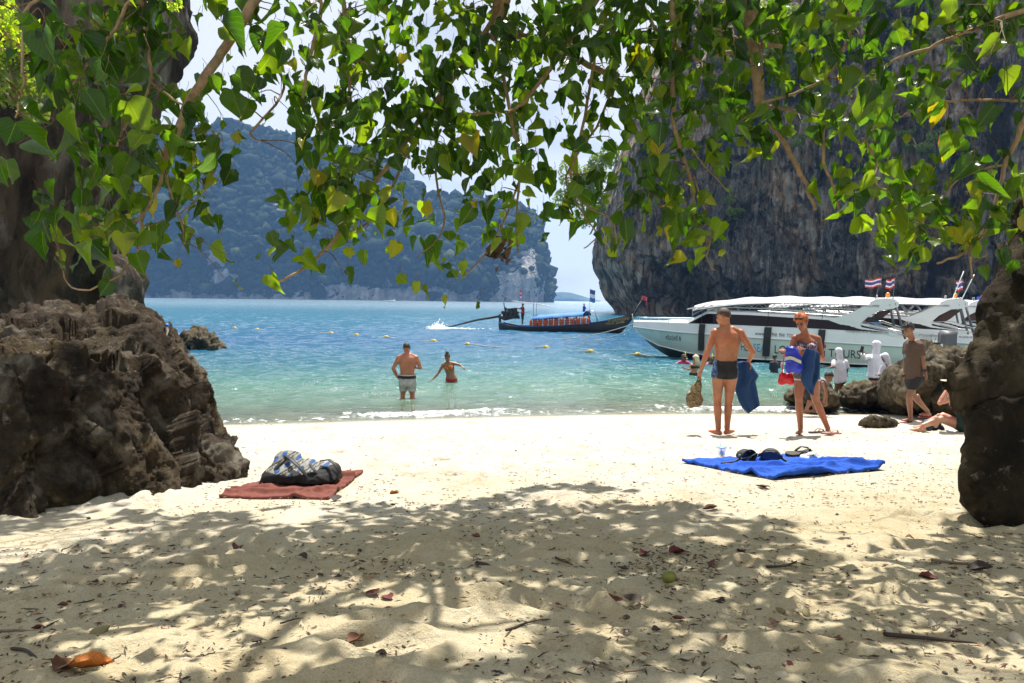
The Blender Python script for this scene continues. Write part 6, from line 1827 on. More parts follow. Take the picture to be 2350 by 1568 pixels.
s.wear('bikini_top', lambda V: (np.abs(V[:, 2] - s.pel.lerp(s.neck, .68).z) < .045) & (near(V, s.neck, s.pel)[0] < .18), C_BLKB, .008)
s.hair(H_BLOND, lambda h: (h[:, 2] > .04 - .9 * np.clip(-h[:, 1] + .05, 0, .2)), .014, .008)
mb = MB(); q = s.q
for k in range(22): a = -1.5 + 3.0 * k / 21; mb.tube([q(.07 * sin(a), -.07 * cos(a) - .02, .04), q(.085 * sin(a), -.085 * cos(a) - .02, -.10), q(.075 * sin(a), -.08 * cos(a) - .02, -.24 - .04 * cos(k * 2.3))], [.016, .018, .006], 6)
mb.build('long_hair', H_BLOND, r_)
s, r_ = swimmer_half('boy in a dark shirt standing waist deep holding a white camera', 25.4, .80, (.7, .7, 0), (1777, 861), (1778, 831), (1778, 820.5), (.5, .85, -.1),
    [[(1769.5, 834), (1768, 847), (1778, 851, .1), (1784, 849, .1)], [(1786.5, 834), (1789, 844, .1), (1793, 838, .2), (1795, 835, .25)]], SK_BR, H_BLACK)
s.hair(H_BLACK, None, .012)
s.wear('shirt', lambda V: (V[:, 2] > s.pel.z - .15) & (V[:, 2] < s.neck.z - .005) & (near(V, s.neck, s.pel)[0] < .20), C_NAVY, .014, .006)
mb = MB(); c = P(1797, 834.5, 25.6); mb.box(c, (.13, .06, .10)); mb.tube([c + V3(0, .02, 0), c + V3(0, .07, 0)], .035, 10); tag(mb.build('camera', M_HULLW, smooth=False), 'small white camera in the hands of the wading boy', 'camera')
# snorkellers, heads and floats above the water
M_NEON = pm('yellow_snorkel', (0.62, 0.60, 0.03), .5); M_PINK = pm('pink_vest', (0.55, 0.03, 0.16), .6)
def snorkeller(label, px, py, Y, vest, hair=H_BLACK):
    c = P(px, py, Y); root = person(label, (c.x, c.y, -.6))
    s = Fig(1.0, (.6, -.8, 0)); s.torso(c + V3(.05, .3, -.62), c + V3(0, .05, -.17)); 
    s.arm(c + V3(-.19, .08, -.22), c + V3(-.36, -.05, -.27), c + V3(-.5, -.2, -.22), c + V3(-.6, -.25, -.22)); s.arm(c + V3(.19, .08, -.22), c + V3(.36, 0, -.28), c + V3(.45, -.2, -.22), c + V3(.5, -.3, -.22))
    for sd in (-1, 1): s.leg(sd, c + V3(.08 * sd, .55, -.75), c + V3(.08 * sd, .9, -.85), c + V3(.08 * sd, 1.1, -.9))
    s.head(c, (.6, -.8, .05)); s.skin('body', root, SK_BR, .02); s.hair(hair, None, .012)
    s.wear('life_vest', lambda V: (V[:, 2] > c.z - .42) & (V[:, 2] < c.z - .12) & (near(V, s.neck, s.pel)[0] < .21), vest, .03)
    q = s.q; mb = MB(); mb.tube([q(-.07, .085, .01), q(0, .105, .01), q(.07, .085, .01)], [.03, .035, .03], 8); mb.build('mask', M_BLACK, root)
    mb = MB(); mb.tube([q(-.02, .11, -.07), q(-.09, .07, -.06), q(-.10, 0, .05), q(-.10, -.03, .22)], .014, 7); mb.build('snorkel_tube', M_NEON, root)
snorkeller('snorkeller in a black mask and pink vest with only the head out of the water', 1569.5, 820.5, 29.6, M_PINK)
snorkeller('snorkeller in a red vest half hidden behind the tanned man', 1632, 826, 29.0, pm('red_vest', (0.55, 0.02, 0.03), .6))

# ---- seated woman by the dark rock
def seated():
    Y = 11.75; J = lambda x, y, d=0.0: P(x, y, Y + d)
    root = person('woman in a dark green swimsuit sitting on the sand half behind the dark rock', G(2212, 992))
    s = Fig(.97, (-.9, .35, 0))
    s.torso(J(2215, 978), J(2196, 908, .02), True)
    s.arm(J(2186, 913, -.12), J(2157, 925, -.2), J(2174, 893, -.15), J(2180, 882, -.1), 1.0, .8, (.6, 0, 0))
    s.arm(J(2206, 912, .14), J(2196, 935, .2), J(2180, 915, .2), J(2178, 900, .2))
    s.leg(1, J(2160, 962, -.1), J(2115, 978, -.12), J(2100, 972, -.12)); s.leg(-1, J(2165, 955, .1), J(2122, 972, .12), J(2107, 965, .12))
    s.head(J(2189, 884, .03), (-.9, .3, .05)); s.skin('body', root, SK_PALE, .012)
    p, n = s.pel, s.neck
    s.wear('swimsuit', lambda V: (near(V, n, p)[1] > .38) & (near(V, n, p)[0] < .21) & ((V - np.array(p)) @ np.array(s.f) < .14) & ~(((V - np.array(p)) @ np.array(s.f) < -.06) & (near(V, n, p)[1] < .72)), C_GREEN, .007)
    mb = MB(); b = -s.f; m_ = p.lerp(n, .62)
    mb.tube([m_ + s.lat * .13, m_ + b * .125, m_ - s.lat * .13 - s.u * .05], .006, 5); mb.tube([m_ - s.lat * .13 + s.u * .02, m_ + b * .125, m_ + s.lat * .13 - s.u * .12], .006, 5); mb.tube([m_ + b * .12 - s.u * .1, m_ + b * .12 - s.u * .2 + s.lat * .05], .006, 5); mb.build('back_strap', C_GREEN, root)
    s.hair(H_BROWN, None, .010)
    q = s.q; mb = MB(); mb.ell(q(0, -.01, .07), (.10, .11, .075), s.hR); mb.tube([q(0, .02, .052), q(0, .02, .062)], .165, 18); mb.build('sun_hat', cloth('straw_hat', (.60, .52, .36)), root)
seated()
# ---- person stooping behind the red-haired woman
def stooper():
    Y = 15.6; J = lambda x, y, d=0.0: P(x, y, Y + d)
    root = person('person stooping at the water edge behind the red-haired woman, in dark shorts', G(1860, 945))
    s = Fig(.95, (.9, .2, 0)); s.torso(J(1857, 893), J(1890, 874, .05))
    s.arm(J(1888, 880, -.15), J(1893, 900, -.15), J(1890, 918, -.1), J(1890, 928, -.1)); s.arm(J(1888, 880, .15), J(1896, 900, .2), J(1896, 918, .2), J(1896, 928, .2))
    s.leg(1, J(1862, 918, -.1), J(1851, 938, -.12), J(1860, 944, -.12)); s.leg(-1, J(1868, 918, .1), J(1870, 938, .12), J(1878, 944, .12))
    s.head(J(1902, 866, .05), (.8, .2, -.5)); s.skin('body', root, SK_BR, .014); s.hair(H_BLACK)
    p, n = s.pel, s.neck
    s.wear('shorts', lambda V: (V[:, 2] > J(1860, 917).z) & (near(V, n, p)[1] > .72) & (np.hypot(V[:, 0] - p.x, V[:, 1] - p.y) < .3), C_BLACK, .02, .008)
    s.wear('checked_shirt', lambda V: (near(V, n, p)[1] < .8) & (near(V, n, p)[1] > .03) & (near(V, n, p)[0] < .21), C_PLAID, .016, .006)
stooper()

# ---- crew and passengers of the long-tailed boat
def crew(label, px, y0, y1, Y, shirt, short, fwd, armt):
    J = lambda x, y, d=0.0: P(x, y, Y + d); H = (y1 - y0) * Y / F; k = H / 1.75; f = P(px, y1, Y)
    root = person(label, f); s = Fig(k, fwd); Z = lambda z, x=0, y=0: f + V3(x * k, y * k, z * k)
    s.torso(Z(.93), Z(1.48)); 
    for sd, a in zip((-1, 1), armt): sh = Z(1.42) + s.lat * sd * .18 * k; s.arm(sh, sh + V3(*a[0]) * k, sh + V3(*a[1]) * k, sh + V3(*a[1]) * k * 1.15)
    for sd in (-1, 1): b = Z(.5) + s.lat * sd * .09 * k; s.leg(sd, b, Z(.09) + s.lat * sd * .1 * k, Z(.05) + s.lat * sd * .1 * k + s.f * .2 * k)
    s.head(Z(1.64), fwd); s.skin('body', root, SK_DK, .028, 2); s.hair(H_BLACK, None, .015)
    p, n = s.pel, s.neck
    s.wear('shirt', lambda V: (V[:, 2] > p.z) & (V[:, 2] < n.z) & (near(V, n, p)[0] < .23 * k), shirt, .02); s.wear('shorts', lambda V: (V[:, 2] < p.z + .03) & (V[:, 2] > f.z + .42 * k) & (near(V, n, p)[0] < .6 * k) & (V[:, 2] < p.z + .02), short, .02)
crew('helmsman in an orange vest standing at the engine of the long-tailed boat', 1199, 697, 745, 59.3, C_REDB, C_BLACK, (-.9, .3, 0), (((-.28, -.05, -.1), (-.55, -.05, -.02)), ((-.25, .1, -.15), (-.5, .1, -.05))))
crew('crewman in a blue shirt standing near the bow of the long-tailed boat', 1340, 697, 732, 57.4, C_BLUE, C_DG if 'C_DG' in globals() else C_NAVY, (.9, .3, 0), (((.1, -.1, -.25), (.3, -.1, -.12)), ((.1, .1, -.28), (.3, .1, -.2))))
heads = [(1231, 735.5, 'in dark clothes at the aft end'), (1252, 734.5, 'second from the stern'), (1277, 732.5, 'third from the stern in a sun hat'), (1301, 732, 'fourth from the stern'), (1323, 731, 'leaning under the front of the awning'), (1352, 728.5, 'sitting in the open before the awning')]
for i, (px, py, w_) in enumerate(heads):
    Y = float(np.interp(px, [1200, 1360], [59.2, 57.0])) + .3; c = P(px, py, Y); root = person('passenger of the long-tailed boat ' + w_, c - V3(0, 0, .8), group='passengers under the awning')
    s = Fig(1.0, (.9, -.4, 0)); s.torso(c + V3(0, .02, -.72), c + V3(0, 0, -.16)); 
    for sd in (-1, 1): sh = c + V3(0, 0, -.22) + s.lat * sd * .18; s.arm(sh, sh + V3(.05, 0, -.28), sh + V3(.25, 0, -.32), sh + V3(.33, 0, -.32)); kn = c + V3(.4, -.05, -.70) + s.lat * sd * .1; s.leg(sd, kn, kn + V3(.05, 0, -.3), kn + V3(.2, 0, -.35), foot=False)
    s.head(c, (.8, -.5, -.1)); s.skin('body', root, SK_DK, .03, 2); s.hair((H_BLACK, H_DARK, H_BROWN)[i % 3], None, .015)
    s.wear('shirt', lambda V: (near(V, s.neck, s.pel)[0] < .23) & (V[:, 2] < s.neck.z), (C_NAVY, C_PLAID, C_BLUE)[i % 3], .02)
    if i == 2: mb = MB(); mb.tube([c + V3(0, 0, .06), c + V3(0, 0, .08)], .2, 14); mb.ell(c + V3(0, 0, .09), (.11, .11, .08)); mb.build('sun_hat', cloth('tan_hat', (.35, .28, .16)), root)
# ================================================================== belongings
def terry(name, col, var=0.15):
    return pm(name, col, 0.95, var, 18.0, 0.8, 160.0, 0.006)
T_NAVY = terry('navy_towelling', (0.014, 0.055, 0.165)); T_BLUE = terry('blue_towelling', (0.010, 0.085, 0.50), .35); T_BROWN = terry('rust_towelling', (0.17, 0.048, 0.033), .3)
def hanging(name, left, right, Y, mat, label, cat, pleats=5, amp=0.04, nu=36, nv=44, thick=0.012, seed=0):
    """Cloth hanging between two traced edges, with real pleats and thickness."""
    R = np.random.default_rng(seed)
    v = np.linspace(0, 1, nv); u = np.linspace(0, 1, nu)
    Lp = np.array([P(a, b, Y) for a, b in left]); Rp = np.array([P(a, b, Y) for a, b in right])
    def along(Q, v):
        s = np.linspace(0, 1, len(Q)); return np.stack([np.interp(v, s, Q[:, i]) for i in range(3)], 1)
    A, B = along(Lp, v), along(Rp, v)
    V = A[:, None, :] * (1 - u)[None, :, None] + B[:, None, :] * u[None, :, None]
    ph = R.uniform(0, 6)
    dep = amp * np.sin(u[None, :] * pleats * 2 * pi + ph + 1.3 * np.sin(v[:, None] * 3)) * (0.35 + 0.65 * np.sin(np.pi * np.clip(v[:, None] * .8 + .1, 0, 1)))
    dep += amp * .6 * np.sin(u[None, :] * 9 + v[:, None] * 5 + ph) + amp * .7 * fbm(V.reshape(-1, 3) * 7 + seed, 3).reshape(nv, nu)
    edge = np.minimum(1, np.minimum(u, 1 - u) * 6)[None, :]
    F0 = V.copy(); F0[..., 1] += -thick + dep * (.4 + .6 * edge) - 0.05 * edge
    B0 = V.copy(); B0[..., 1] += thick + dep * .6 + 0.05 * edge
    VV = np.concatenate([F0.reshape(-1, 3), B0.reshape(-1, 3)]); n = nu * nv
    f = grid_faces(nu, nv); ff = [f, f[:, ::-1] + n]
    bd = [i for i in range(nu)] + [j * nu + nu - 1 for j in range(1, nv)] + [(nv - 1) * nu + i for i in range(nu - 2, -1, -1)] + [j * nu for j in range(nv - 2, 0, -1)]
    ff.append(np.array([(a + n, b + n, b, a) for a, b in zip(bd, bd[1:] + bd[:1])]))
    me = mesh_np(name, VV, np.concatenate(ff), [mat]); o = link(name, me)
    return tag(o, label, cat)
hanging('towel', [(1700, 829), (1692, 832), (1694, 862), (1687, 894), (1694, 918), (1703, 936), (1715, 948)], [(1719, 831), (1727, 842), (1741, 862), (1733, 876), (1738, 902), (1743, 931), (1716, 948)], 11.38, T_NAVY, 'dark blue towel hanging from the tanned man\'s right hand', 'towel', 2, .022)
hanging('towel', [(1848, 800), (1841, 822), (1840, 850), (1840, 872), (1845, 886), (1860, 905)], [(1872, 804), (1881, 812), (1880, 850), (1878, 868), (1872, 880), (1863, 906)], 10.98, T_NAVY, 'dark blue towel draped over the red-haired woman\'s forearm', 'towel', 1.5, .035, seed=4)
def soft_bag(name, label, blobs, Y, mat, handles, hm, hr=0.008, wr=0.012, vox=0.012, cat='bag', extra=None):
    """Slack bag from fused lumps; blobs (px, py, dy, rx, ry, rz)."""
    c0 = P(blobs[0][0], blobs[0][1], Y); root = thing(name, c0, label, cat)
    mb = MB()
    for px, py, dy, rx, ry, rz in blobs: mb.ell(P(px, py, Y + dy), (rx, ry, rz))
    me = bpy.data.meshes.new('raw'); me.from_pydata([tuple(v) for v in mb.v], [], mb.f)
    me = evaluated(me, [('REMESH', dict(mode='VOXEL', voxel_size=vox)), ('SMOOTH', dict(factor=.5, iterations=6))])
    V, Nn = coords(me), normals(me); set_coords(me, V + Nn * (wr * fbm(V * 11, 3, ridged=True))[:, None]); me.materials.append(mat)
    me.polygons.foreach_set('use_smooth', np.ones(len(me.polygons), bool)); world_parent(link('pouch', me), root)
    for h in handles:
        mb = MB(); mb.tube([P(a, b, Y + d) for a, b, d in h], [(hr, hr * .5)] * len(h), 6); mb.build('handle', hm, root)
    return root
M_SNAKE = print_cloth('snake_print', (0.17, 0.11, 0.05), [(0.06, 0.035, 0.018), (0.30, 0.22, 0.11)], 26.0, 0.52)
soft_bag('beach_bag', 'brown patterned bag hanging from the tanned man\'s left hand', [(1593, 915, 0, .115, .07, .12), (1597, 896, 0, .075, .06, .10), (1604, 884, 0, .04, .05, .07), (1586, 925, 0, .06, .05, .07), (1600, 918, 0, .08, .06, .10)], 11.2, M_SNAKE,
         [[(1604, 862, 0), (1600, 874, -.03), (1593, 888, -.04)], [(1605, 862, 0.01), (1607, 874, .02), (1608, 884, .02)]], M_BLACK, .008, .014)
M_BLUEBAG = pm('blue_plastic', (0.02, 0.04, 0.52), 0.3, 0.35, 9.0, 0.9, 22.0, 0.02); M_REDBAG = pm('red_leather', (0.56, 0.008, 0.012), 0.4, 0.12, 9.0, 0.3, 14.0, 0.01)
b_ = soft_bag('plastic_bag', 'bright blue plastic bag with a white and yellow band held by the red-haired woman', [(1821, 830, 0, .115, .05, .14), (1817, 810, 0, .09, .045, .09), (1830, 843, 0, .075, .05, .08), (1811, 843, 0, .05, .045, .08)], 10.92, M_BLUEBAG, [[(1806, 806, 0), (1806, 798, -.03), (1813, 800, 0)]], M_BLUEBAG, .02, .014)
mb = MB(); pts = [(1802, 820), (1812, 817.5), (1822, 820), (1832, 825), (1839, 828)]
V = []
for i, (a, b) in enumerate(pts):
    p = P(a, b, 10.865 - .012 * sin(pi * i / 4)); q = P(a, b + 7.5, 10.865 - .012 * sin(pi * i / 4)); V += [p, q]
mb.add(V, [(2 * i, 2 * i + 1, 2 * i + 3, 2 * i + 2) for i in range(4)]); mb.build('band', pm('cream_band', (0.62, 0.60, 0.42), .5), b_)
soft_bag('handbag', 'red handbag hanging below the blue plastic bag', [(1804, 869, 0, .105, .06, .075), (1794, 876, 0, .055, .05, .05), (1814, 876, 0, .055, .05, .05), (1795, 862, 0, .05, .045, .045), (1812, 862, 0, .05, .045, .045)], 11.0, M_REDBAG,
         [[(1799, 812, 0), (1797, 835, 0), (1794, 858, -.03)], [(1801, 812, 0), (1806, 835, 0), (1811, 858, -.03)]], M_REDBAG, .012, .004)
def ground_towel(name, corners, mat, label, folds, amp, thick=0.004, seed=0, n=110):
    """Towel lying on the sand; corners (pixels) left, back, right, front."""
    c = [G(*q) for q in corners]; u = np.linspace(0, 1, n); U, Vv = np.meshgrid(u, u)
    A = np.array([[*c[0]], [*c[1]], [*c[2]], [*c[3]]])
    X = ((1 - U) * (1 - Vv))[..., None] * A[0] + (U * (1 - Vv))[..., None] * A[1] + (U * Vv)[..., None] * A[2] + ((1 - U) * Vv)[..., None] * A[3]
    p = X.reshape(-1, 3).copy(); p[:, 2] = 0
    e = np.minimum(np.minimum(U, 1 - U), np.minimum(Vv, 1 - Vv)).ravel()
    w = fbm(p * 1.5 + seed, 2)
    p[:, 0] += .05 * fbm(p * 2.1 + seed + 3, 2); p[:, 1] += .05 * fbm(p * 2.1 + seed + 9, 2)
    z = gz(p[:, 0], p[:, 1]) + .002
    for fx, fy, ln, wd, h in folds:
        a = np.array(G(fx, fy)); d = np.array([cos(ln[0]), sin(ln[0])]); q = (p[:, :2] - a[:2]); s = q @ d; t = q @ np.array([-d[1], d[0]]) + .03 * np.sin(s * 9)
        z += h * np.exp(-(t / wd) ** 2) * np.exp(-(s / ln[1]) ** 4)
    z += amp * np.clip(fbm(p * np.array([2.2, 4.5, 1]) + seed, 3, ridged=True), 0, 1) ** 1.5 * 1.3 + amp * .35 * fbm(p * 9 + seed, 3, ridged=True)
    V = np.concatenate([np.stack([p[:, 0], p[:, 1], z + thick], 1), np.stack([p[:, 0], p[:, 1], z - .025], 1)]); k = n * n
    f = grid_faces(n, n)
    bd = [i for i in range(n)] + [j * n + n - 1 for j in range(1, n)] + [(n - 1) * n + i for i in range(n - 2, -1, -1)] + [j * n for j in range(n - 2, 0, -1)]
    me = mesh_np(name, V, np.concatenate([f[:, ::-1], f + k, np.array([(a, b, b + k, a + k) for a, b in zip(bd, bd[1:] + bd[:1])])]), [mat])
    return tag(link(name, me), label, 'towel')
ground_towel('beach_towel', [(1567, 1060), (1850, 1045), (2034, 1077), (1775, 1100)], T_BLUE, 'crumpled bright blue towel spread on the sand below the red-haired woman', [(1820, 1085, (0.25, .9), .05, .05), (1900, 1075, (0.1, .7), .05, .06), (1950, 1066, (-.1, .6), .04, .05), (1700, 1064, (0.0, .5), .06, .04), (1850, 1092, (0.5, .4), .04, .06), (1780, 1078, (-.2, .8), .03, .035), (2000, 1076, (.2, .3), .04, .06)], .022, seed=3)
ground_towel('beach_towel', [(497, 1141), (640, 1090), (836, 1085), (752, 1145)], T_BROWN, 'rust brown towel on the sand under the patterned holdall', [(600, 1135, (0.05, .5), .03, .035), (740, 1132, (.9, .35), .03, .03), (800, 1098, (.3, .3), .03, .05), (560, 1128, (.5, .3), .03, .035)], .022, seed=6)
# ---- patterned holdall
def make_elephant():
    t = NT('elephant_print'); v = t.pos((1, 1, 1), obj=True)
    uvw = t.new('Mapping', {'Vector': t.new('TexCoord').outputs['Object'], 'Rotation': (0.0, 0.55, 0.0), 'Scale': (1, 1, 1)})
    sx = t.new('SeparateXYZ', {'Vector': uvw})
    row = t.math('FRACT', t.math('MULTIPLY', sx.outputs[2], 11.0))
    # rows of round-backed blue animals between dark lines and lozenges
    cx = t.math('SUBTRACT', t.math('FRACT', t.math('MULTIPLY', sx.outputs[0], 12.0)), .5); cz = t.math('SUBTRACT', t.math('MULTIPLY', row, 1.0), .35)
    r = t.math('ADD', t.math('MULTIPLY', cx, cx), t.math('MULTIPLY', t.math('MULTIPLY', cz, cz), 2.4))
    el = t.ramp(r, [(0.085, 1.0), (0.10, 0.0)]); leg = t.ramp(t.math('ABSOLUTE', cx), [(0.05, 1.0), (0.09, 0.0)])
    el = t.math('SUBTRACT', el, t.math('MULTIPLY', leg, t.ramp(cz, [(-0.0, 0.0), (0.01, 0.0)])), True)
    c = t.mix(el, (0.25, 0.24, 0.21), (0.02, 0.08, 0.24))
    ln = t.ramp(row, [(0.0, 1.0), (0.06, 1.0), (0.07, 0.0), (0.70, 0.0), (0.71, 1.0), (0.76, 1.0), (0.77, 0.0), (0.93, 0.0), (0.94, 1.0)], 'CONSTANT')
    c = t.mix(ln, c, (0.05, 0.045, 0.04))
    loz = t.math('MULTIPLY', t.ramp(t.math('ABSOLUTE', t.math('SUBTRACT', row, .84)), [(0.05, 1.0), (0.06, 0.0)]), t.ramp(t.math('FRACT', t.math('MULTIPLY', sx.outputs[0], 40.0)), [(0.5, 0.0), (0.55, 1.0)]))
    c = t.mix(loz, c, (0.08, 0.07, 0.06))
    t.principled(Base_Color=c, Roughness=.8, Normal=t.bump(t.noise(v, 18.0, 4), .5, .02)); return t.mat
def holdall():
    c0 = G(690, 1112); Y = c0.y - .05
    root = thing('holdall', c0, 'blue elephant-print holdall with black straps slumped on the brown towel', 'bag')
    s_ = lambda px, py, d=0.0: P(px, py, Y + d)
    mb = MB()
    for px, py, d, rx, ry, rz in ((665, 1092, 0, .20, .20, .13), (640, 1098, -.02, .14, .17, .10), (662, 1070, .05, .13, .14, .13), (700, 1088, .05, .16, .17, .12), (740, 1092, .05, .14, .16, .12), (725, 1100, -.05, .17, .15, .09), (655, 1056, .08, .05, .07, .07), (765, 1088, .08, .07, .11, .09)):
        mb.ell(s_(px, py, d), (rx, ry, rz))
    me = bpy.data.meshes.new('raw'); me.from_pydata([tuple(v) for v in mb.v], [], mb.f)
    me = evaluated(me, [('REMESH', dict(mode='VOXEL', voxel_size=.011)), ('SMOOTH', dict(factor=.5, iterations=4))])
    V, Nn = coords(me), normals(me); V = V + Nn * (.028 * (fbm(V * 5.0 + 3, 3, ridged=True) - .4) + .008 * fbm(V * 14, 2, ridged=True))[:, None]
    V[:, 2] = np.maximum(V[:, 2], gz(V[:, 0], V[:, 1]) + .045)
    px = np.array([PX(v) for v in V]); F4 = np.array([list(p.vertices) for p in me.polygons])
    cen = px[F4].mean(1)
    low = cen[:, 1] > 1084 + 10 * np.sin(cen[:, 0] * .03) - .10 * (cen[:, 0] - 660)
    dark = low | (np.abs((cen[:, 0] - 603) - .8 * (cen[:, 1] - 1090)) < 14)
    bpy.data.meshes.remove(me)
    M_EL = make_elephant()
    for nm, m, sel in (('printed_panel', M_EL, ~dark), ('black_base', cloth('black_canvas', (.005, .005, .006)), dark)):
        f = F4[sel]; ids = np.unique(f); mp = -np.ones(len(V), int); mp[ids] = np.arange(len(ids))
        o = link(nm, mesh_np(nm, V[ids] - np.array(c0), mp[f], [m])); o.parent = root
    def strap(pts, w=.022):
        b = MB(); b.tube(pts, [(w, .006)] * len(pts), 6); b.build('strap', M_BLACK, root)
    strap([s_(655, 1045, -.02), s_(672, 1058, -.12), s_(690, 1075, -.15), s_(702, 1090, -.16), s_(712, 1102, -.15)])
    strap([s_(712, 1066, -.12), s_(722, 1080, -.15), s_(735, 1092, -.15), s_(745, 1102, -.14)], .018)
    strap([s_(735, 1058, -.02), s_(755, 1055, -.04), s_(770, 1066, -.08), s_(780, 1084, -.1), s_(776, 1100, -.1), s_(758, 1112, -.08)])
    strap([s_(655, 1050, -.04), s_(640, 1066, -.1), s_(628, 1082, -.14), s_(618, 1096, -.15)], .02)
    strap([s_(604, 1096, -.05), s_(596, 1108, -.1), s_(602, 1117, -.12), s_(618, 1119, -.12)], .010)
holdall()
# ---- diving masks, cup, sandals and bags round the blue towel
M_LENS = pm('mask_lens', (0.02, 0.03, 0.05), .05, .1)
def mask(px, py, label, rz):
    c = G(px, py, .10); root = thing('diving_mask', c, label, 'diving mask', None, rz)
    def ring(y, a, b): return [(a * cos(w) * (1 + .1 * cos(2 * w)), y, b * sin(w)) for w in np.linspace(0, 2 * pi, 20, endpoint=False)]
    mb = MB(); mb.loft([ring(-.03, .085, .05), ring(-.035, .095, .06), ring(0.0, .092, .058), ring(.04, .08, .062), ring(.055, .085, .07), ring(.045, .072, .056), ring(0, .08, .048)], caps=False); mb.build('skirt', M_BLACK, root, world=False)
    mb = MB(); mb.poly_prism(ring(-.026, .082, .047), (0, .004, 0)); mb.build('lens', M_LENS, root, world=False, smooth=False)
    mb = MB(); mb.tube([(-.09, .01, 0), (-.10, .06, -.01), (-.06, .13, .02), (0, .15, .045), (.06, .13, .01), (.10, .06, -.02), (.09, .01, 0)], [(.016, .004)] * 7, 6); mb.build('strap', M_BLACK, root, world=False)
    mb = MB(); mb.tube([(.10, .03, -.02), (.16, .02, -.055), (.26, .0, -.065), (.32, .02, -.06)], .014, 7); mb.build('snorkel', M_BLACK, root, world=False)
    mb = MB(); mb.ell((-.10, .02, 0), (.018, .02, .02)); mb.ell((.10, .02, 0), (.018, .02, .02)); mb.build('buckle', M_DARKGREY, root, world=False)
mask(1712, 1067, 'black diving mask with its strap up at the left on the blue towel', pi + .4); mask(1768, 1068, 'black diving mask at the right on the blue towel', -.35)
def cup():
    c = G(1655, 1052, .01); root = thing('drinking_cup', c, 'clear plastic cup with blue lid and straw behind the blue towel', 'cup')
    t = NT('clear_plastic'); t.surface(t.new('MixShader', {0: .35, 1: t.new('BsdfTransparent', {'Color': (.93, .96, .97)}), 2: t.new('BsdfGlossy', {'Roughness': .12, 'Color': (.9, .92, .95)})}))
    mb = MB(); mb.tube([(0, 0, 0), (0, 0, .11)], [.042, .055], 18, cap=False); mb.add([(.042 * cos(a), .042 * sin(a), .002) for a in np.linspace(0, 2 * pi, 18, endpoint=False)], [tuple(range(18))]); mb.build('wall', t.mat, root, world=False)
    mb = MB(); mb.tube([(0, 0, .108), (0, 0, .116), (0, 0, .12)], [.058, .058, .05], 18); mb.build('lid', pm('cup_lid', (.35, .55, .72), .3), root, world=False)
    mb = MB(); mb.tube([(0.005, 0, .02), (-.012, 0, .2)], .004, 6); mb.build('straw', M_FWHITE, root, world=False)
    mb = MB(); R = random.Random(2)
    for _ in range(9): mb.box((R.uniform(-.025, .025), R.uniform(-.025, .025), R.uniform(.02, .07)), (.022,) * 3, Matrix.Rotation(R.uniform(0, 2), 3, 'X'))
    mb.build('ice', t.mat, root, world=False, smooth=False)
cup()
def flipflop(px, py, rz, label, sole, strapm, size=1.0, roll=0.0):
    c = G(px, py, .03); root = thing('flip_flop', c, label, 'flip-flop', None, rz); root.rotation_euler = (roll, 0, rz); root.scale = (size,) * 3
    out = [(-.13, .028), (-.10, .038), (-.04, .034), (.03, .036), (.09, .048), (.13, .036), (.145, 0), (.13, -.032), (.09, -.042), (.03, -.034), (-.04, -.034), (-.10, -.038), (-.13, -.028), (-.145, 0)]
    mb = MB(); mb.poly_prism([(x, y, 0) for x, y in out], (0, 0, .022)); mb.build('sole', sole, root, world=False, smooth=False)
    for s in (-1, 1):
        mb = MB(); mb.tube([(-.03, s * .036, .02), (.02, s * .034, .06), (.075, s * .010, .055), (.095, 0, .024)], [(.013, .004)] * 4, 6); mb.build('strap', strapm, root, world=False)
M_SOLE = pm('tan_sole', (.30, .20, .14), .7, .3); M_PINKS = pm('pink_strap', (.52, .30, .27), .6)
flipflop(1876, 999, .2, 'flip-flop lying in front of the red-haired woman\'s right foot', M_SOLE, M_PINKS); flipflop(1908, 1001, .0, 'flip-flop under the red-haired woman\'s right foot', pm('rose_sole', (.42, .26, .24), .7, .3), M_PINKS)
flipflop(1836, 1050, .3, 'dark sandal with a broad black strap behind the blue towel', pm('dark_sole', (.05, .035, .02), .7), M_BLACK, 1.3, .25)
M_WPLAS = pm('white_plastic', (.68, .70, .70), .35, .12, 12.0, .9, 25.0, .02)
b_ = soft_bag('plastic_bag', 'crumpled small white plastic bag behind the blue towel', [(1862, 1048, 0, .07, .05, .045), (1848, 1052, 0, .06, .05, .035), (1874, 1052, 0, .05, .05, .03)], G(1862, 1056).y, M_WPLAS, [[(1862, 1042, 0), (1868, 1036, 0), (1874, 1044, 0)]], M_WPLAS, .012, .02)
mb = MB(); mb.ell(P(1866, 1045, G(1862, 1056).y - .055), (.014, .006, .012)); mb.build('green_print', pm('green_print', (.05, .35, .12), .5), b_)
soft_bag('plastic_bag', 'full white plastic bag on the sand behind the walking young man', [(2092, 934, 0, .14, .12, .10), (2083, 938, 0, .09, .10, .09), (2103, 939, 0, .08, .10, .08), (2084, 925, 0, .05, .05, .08)], G(2093, 946).y, M_WPLAS, [[(2082, 918, 0), (2079, 912, 0), (2085, 914, 0)]], M_WPLAS, .015, .03)
soft_bag('tote_bag', 'dark blue bag slumped on the sand before the seated woman', [(2130, 978, 0, .09, .08, .085), (2145, 973, 0, .07, .07, .10), (2122, 985, 0, .07, .07, .05), (2152, 984, 0, .08, .06, .05)], G(2138, 992).y, pm('dark_blue_nylon', (.02, .035, .06), .45, .3, 9.0, .6, 16.0, .02), [[(2150, 985, -.05), (2165, 990, -.1), (2176, 988, -.05)]], M_BLACK, .010, .03)
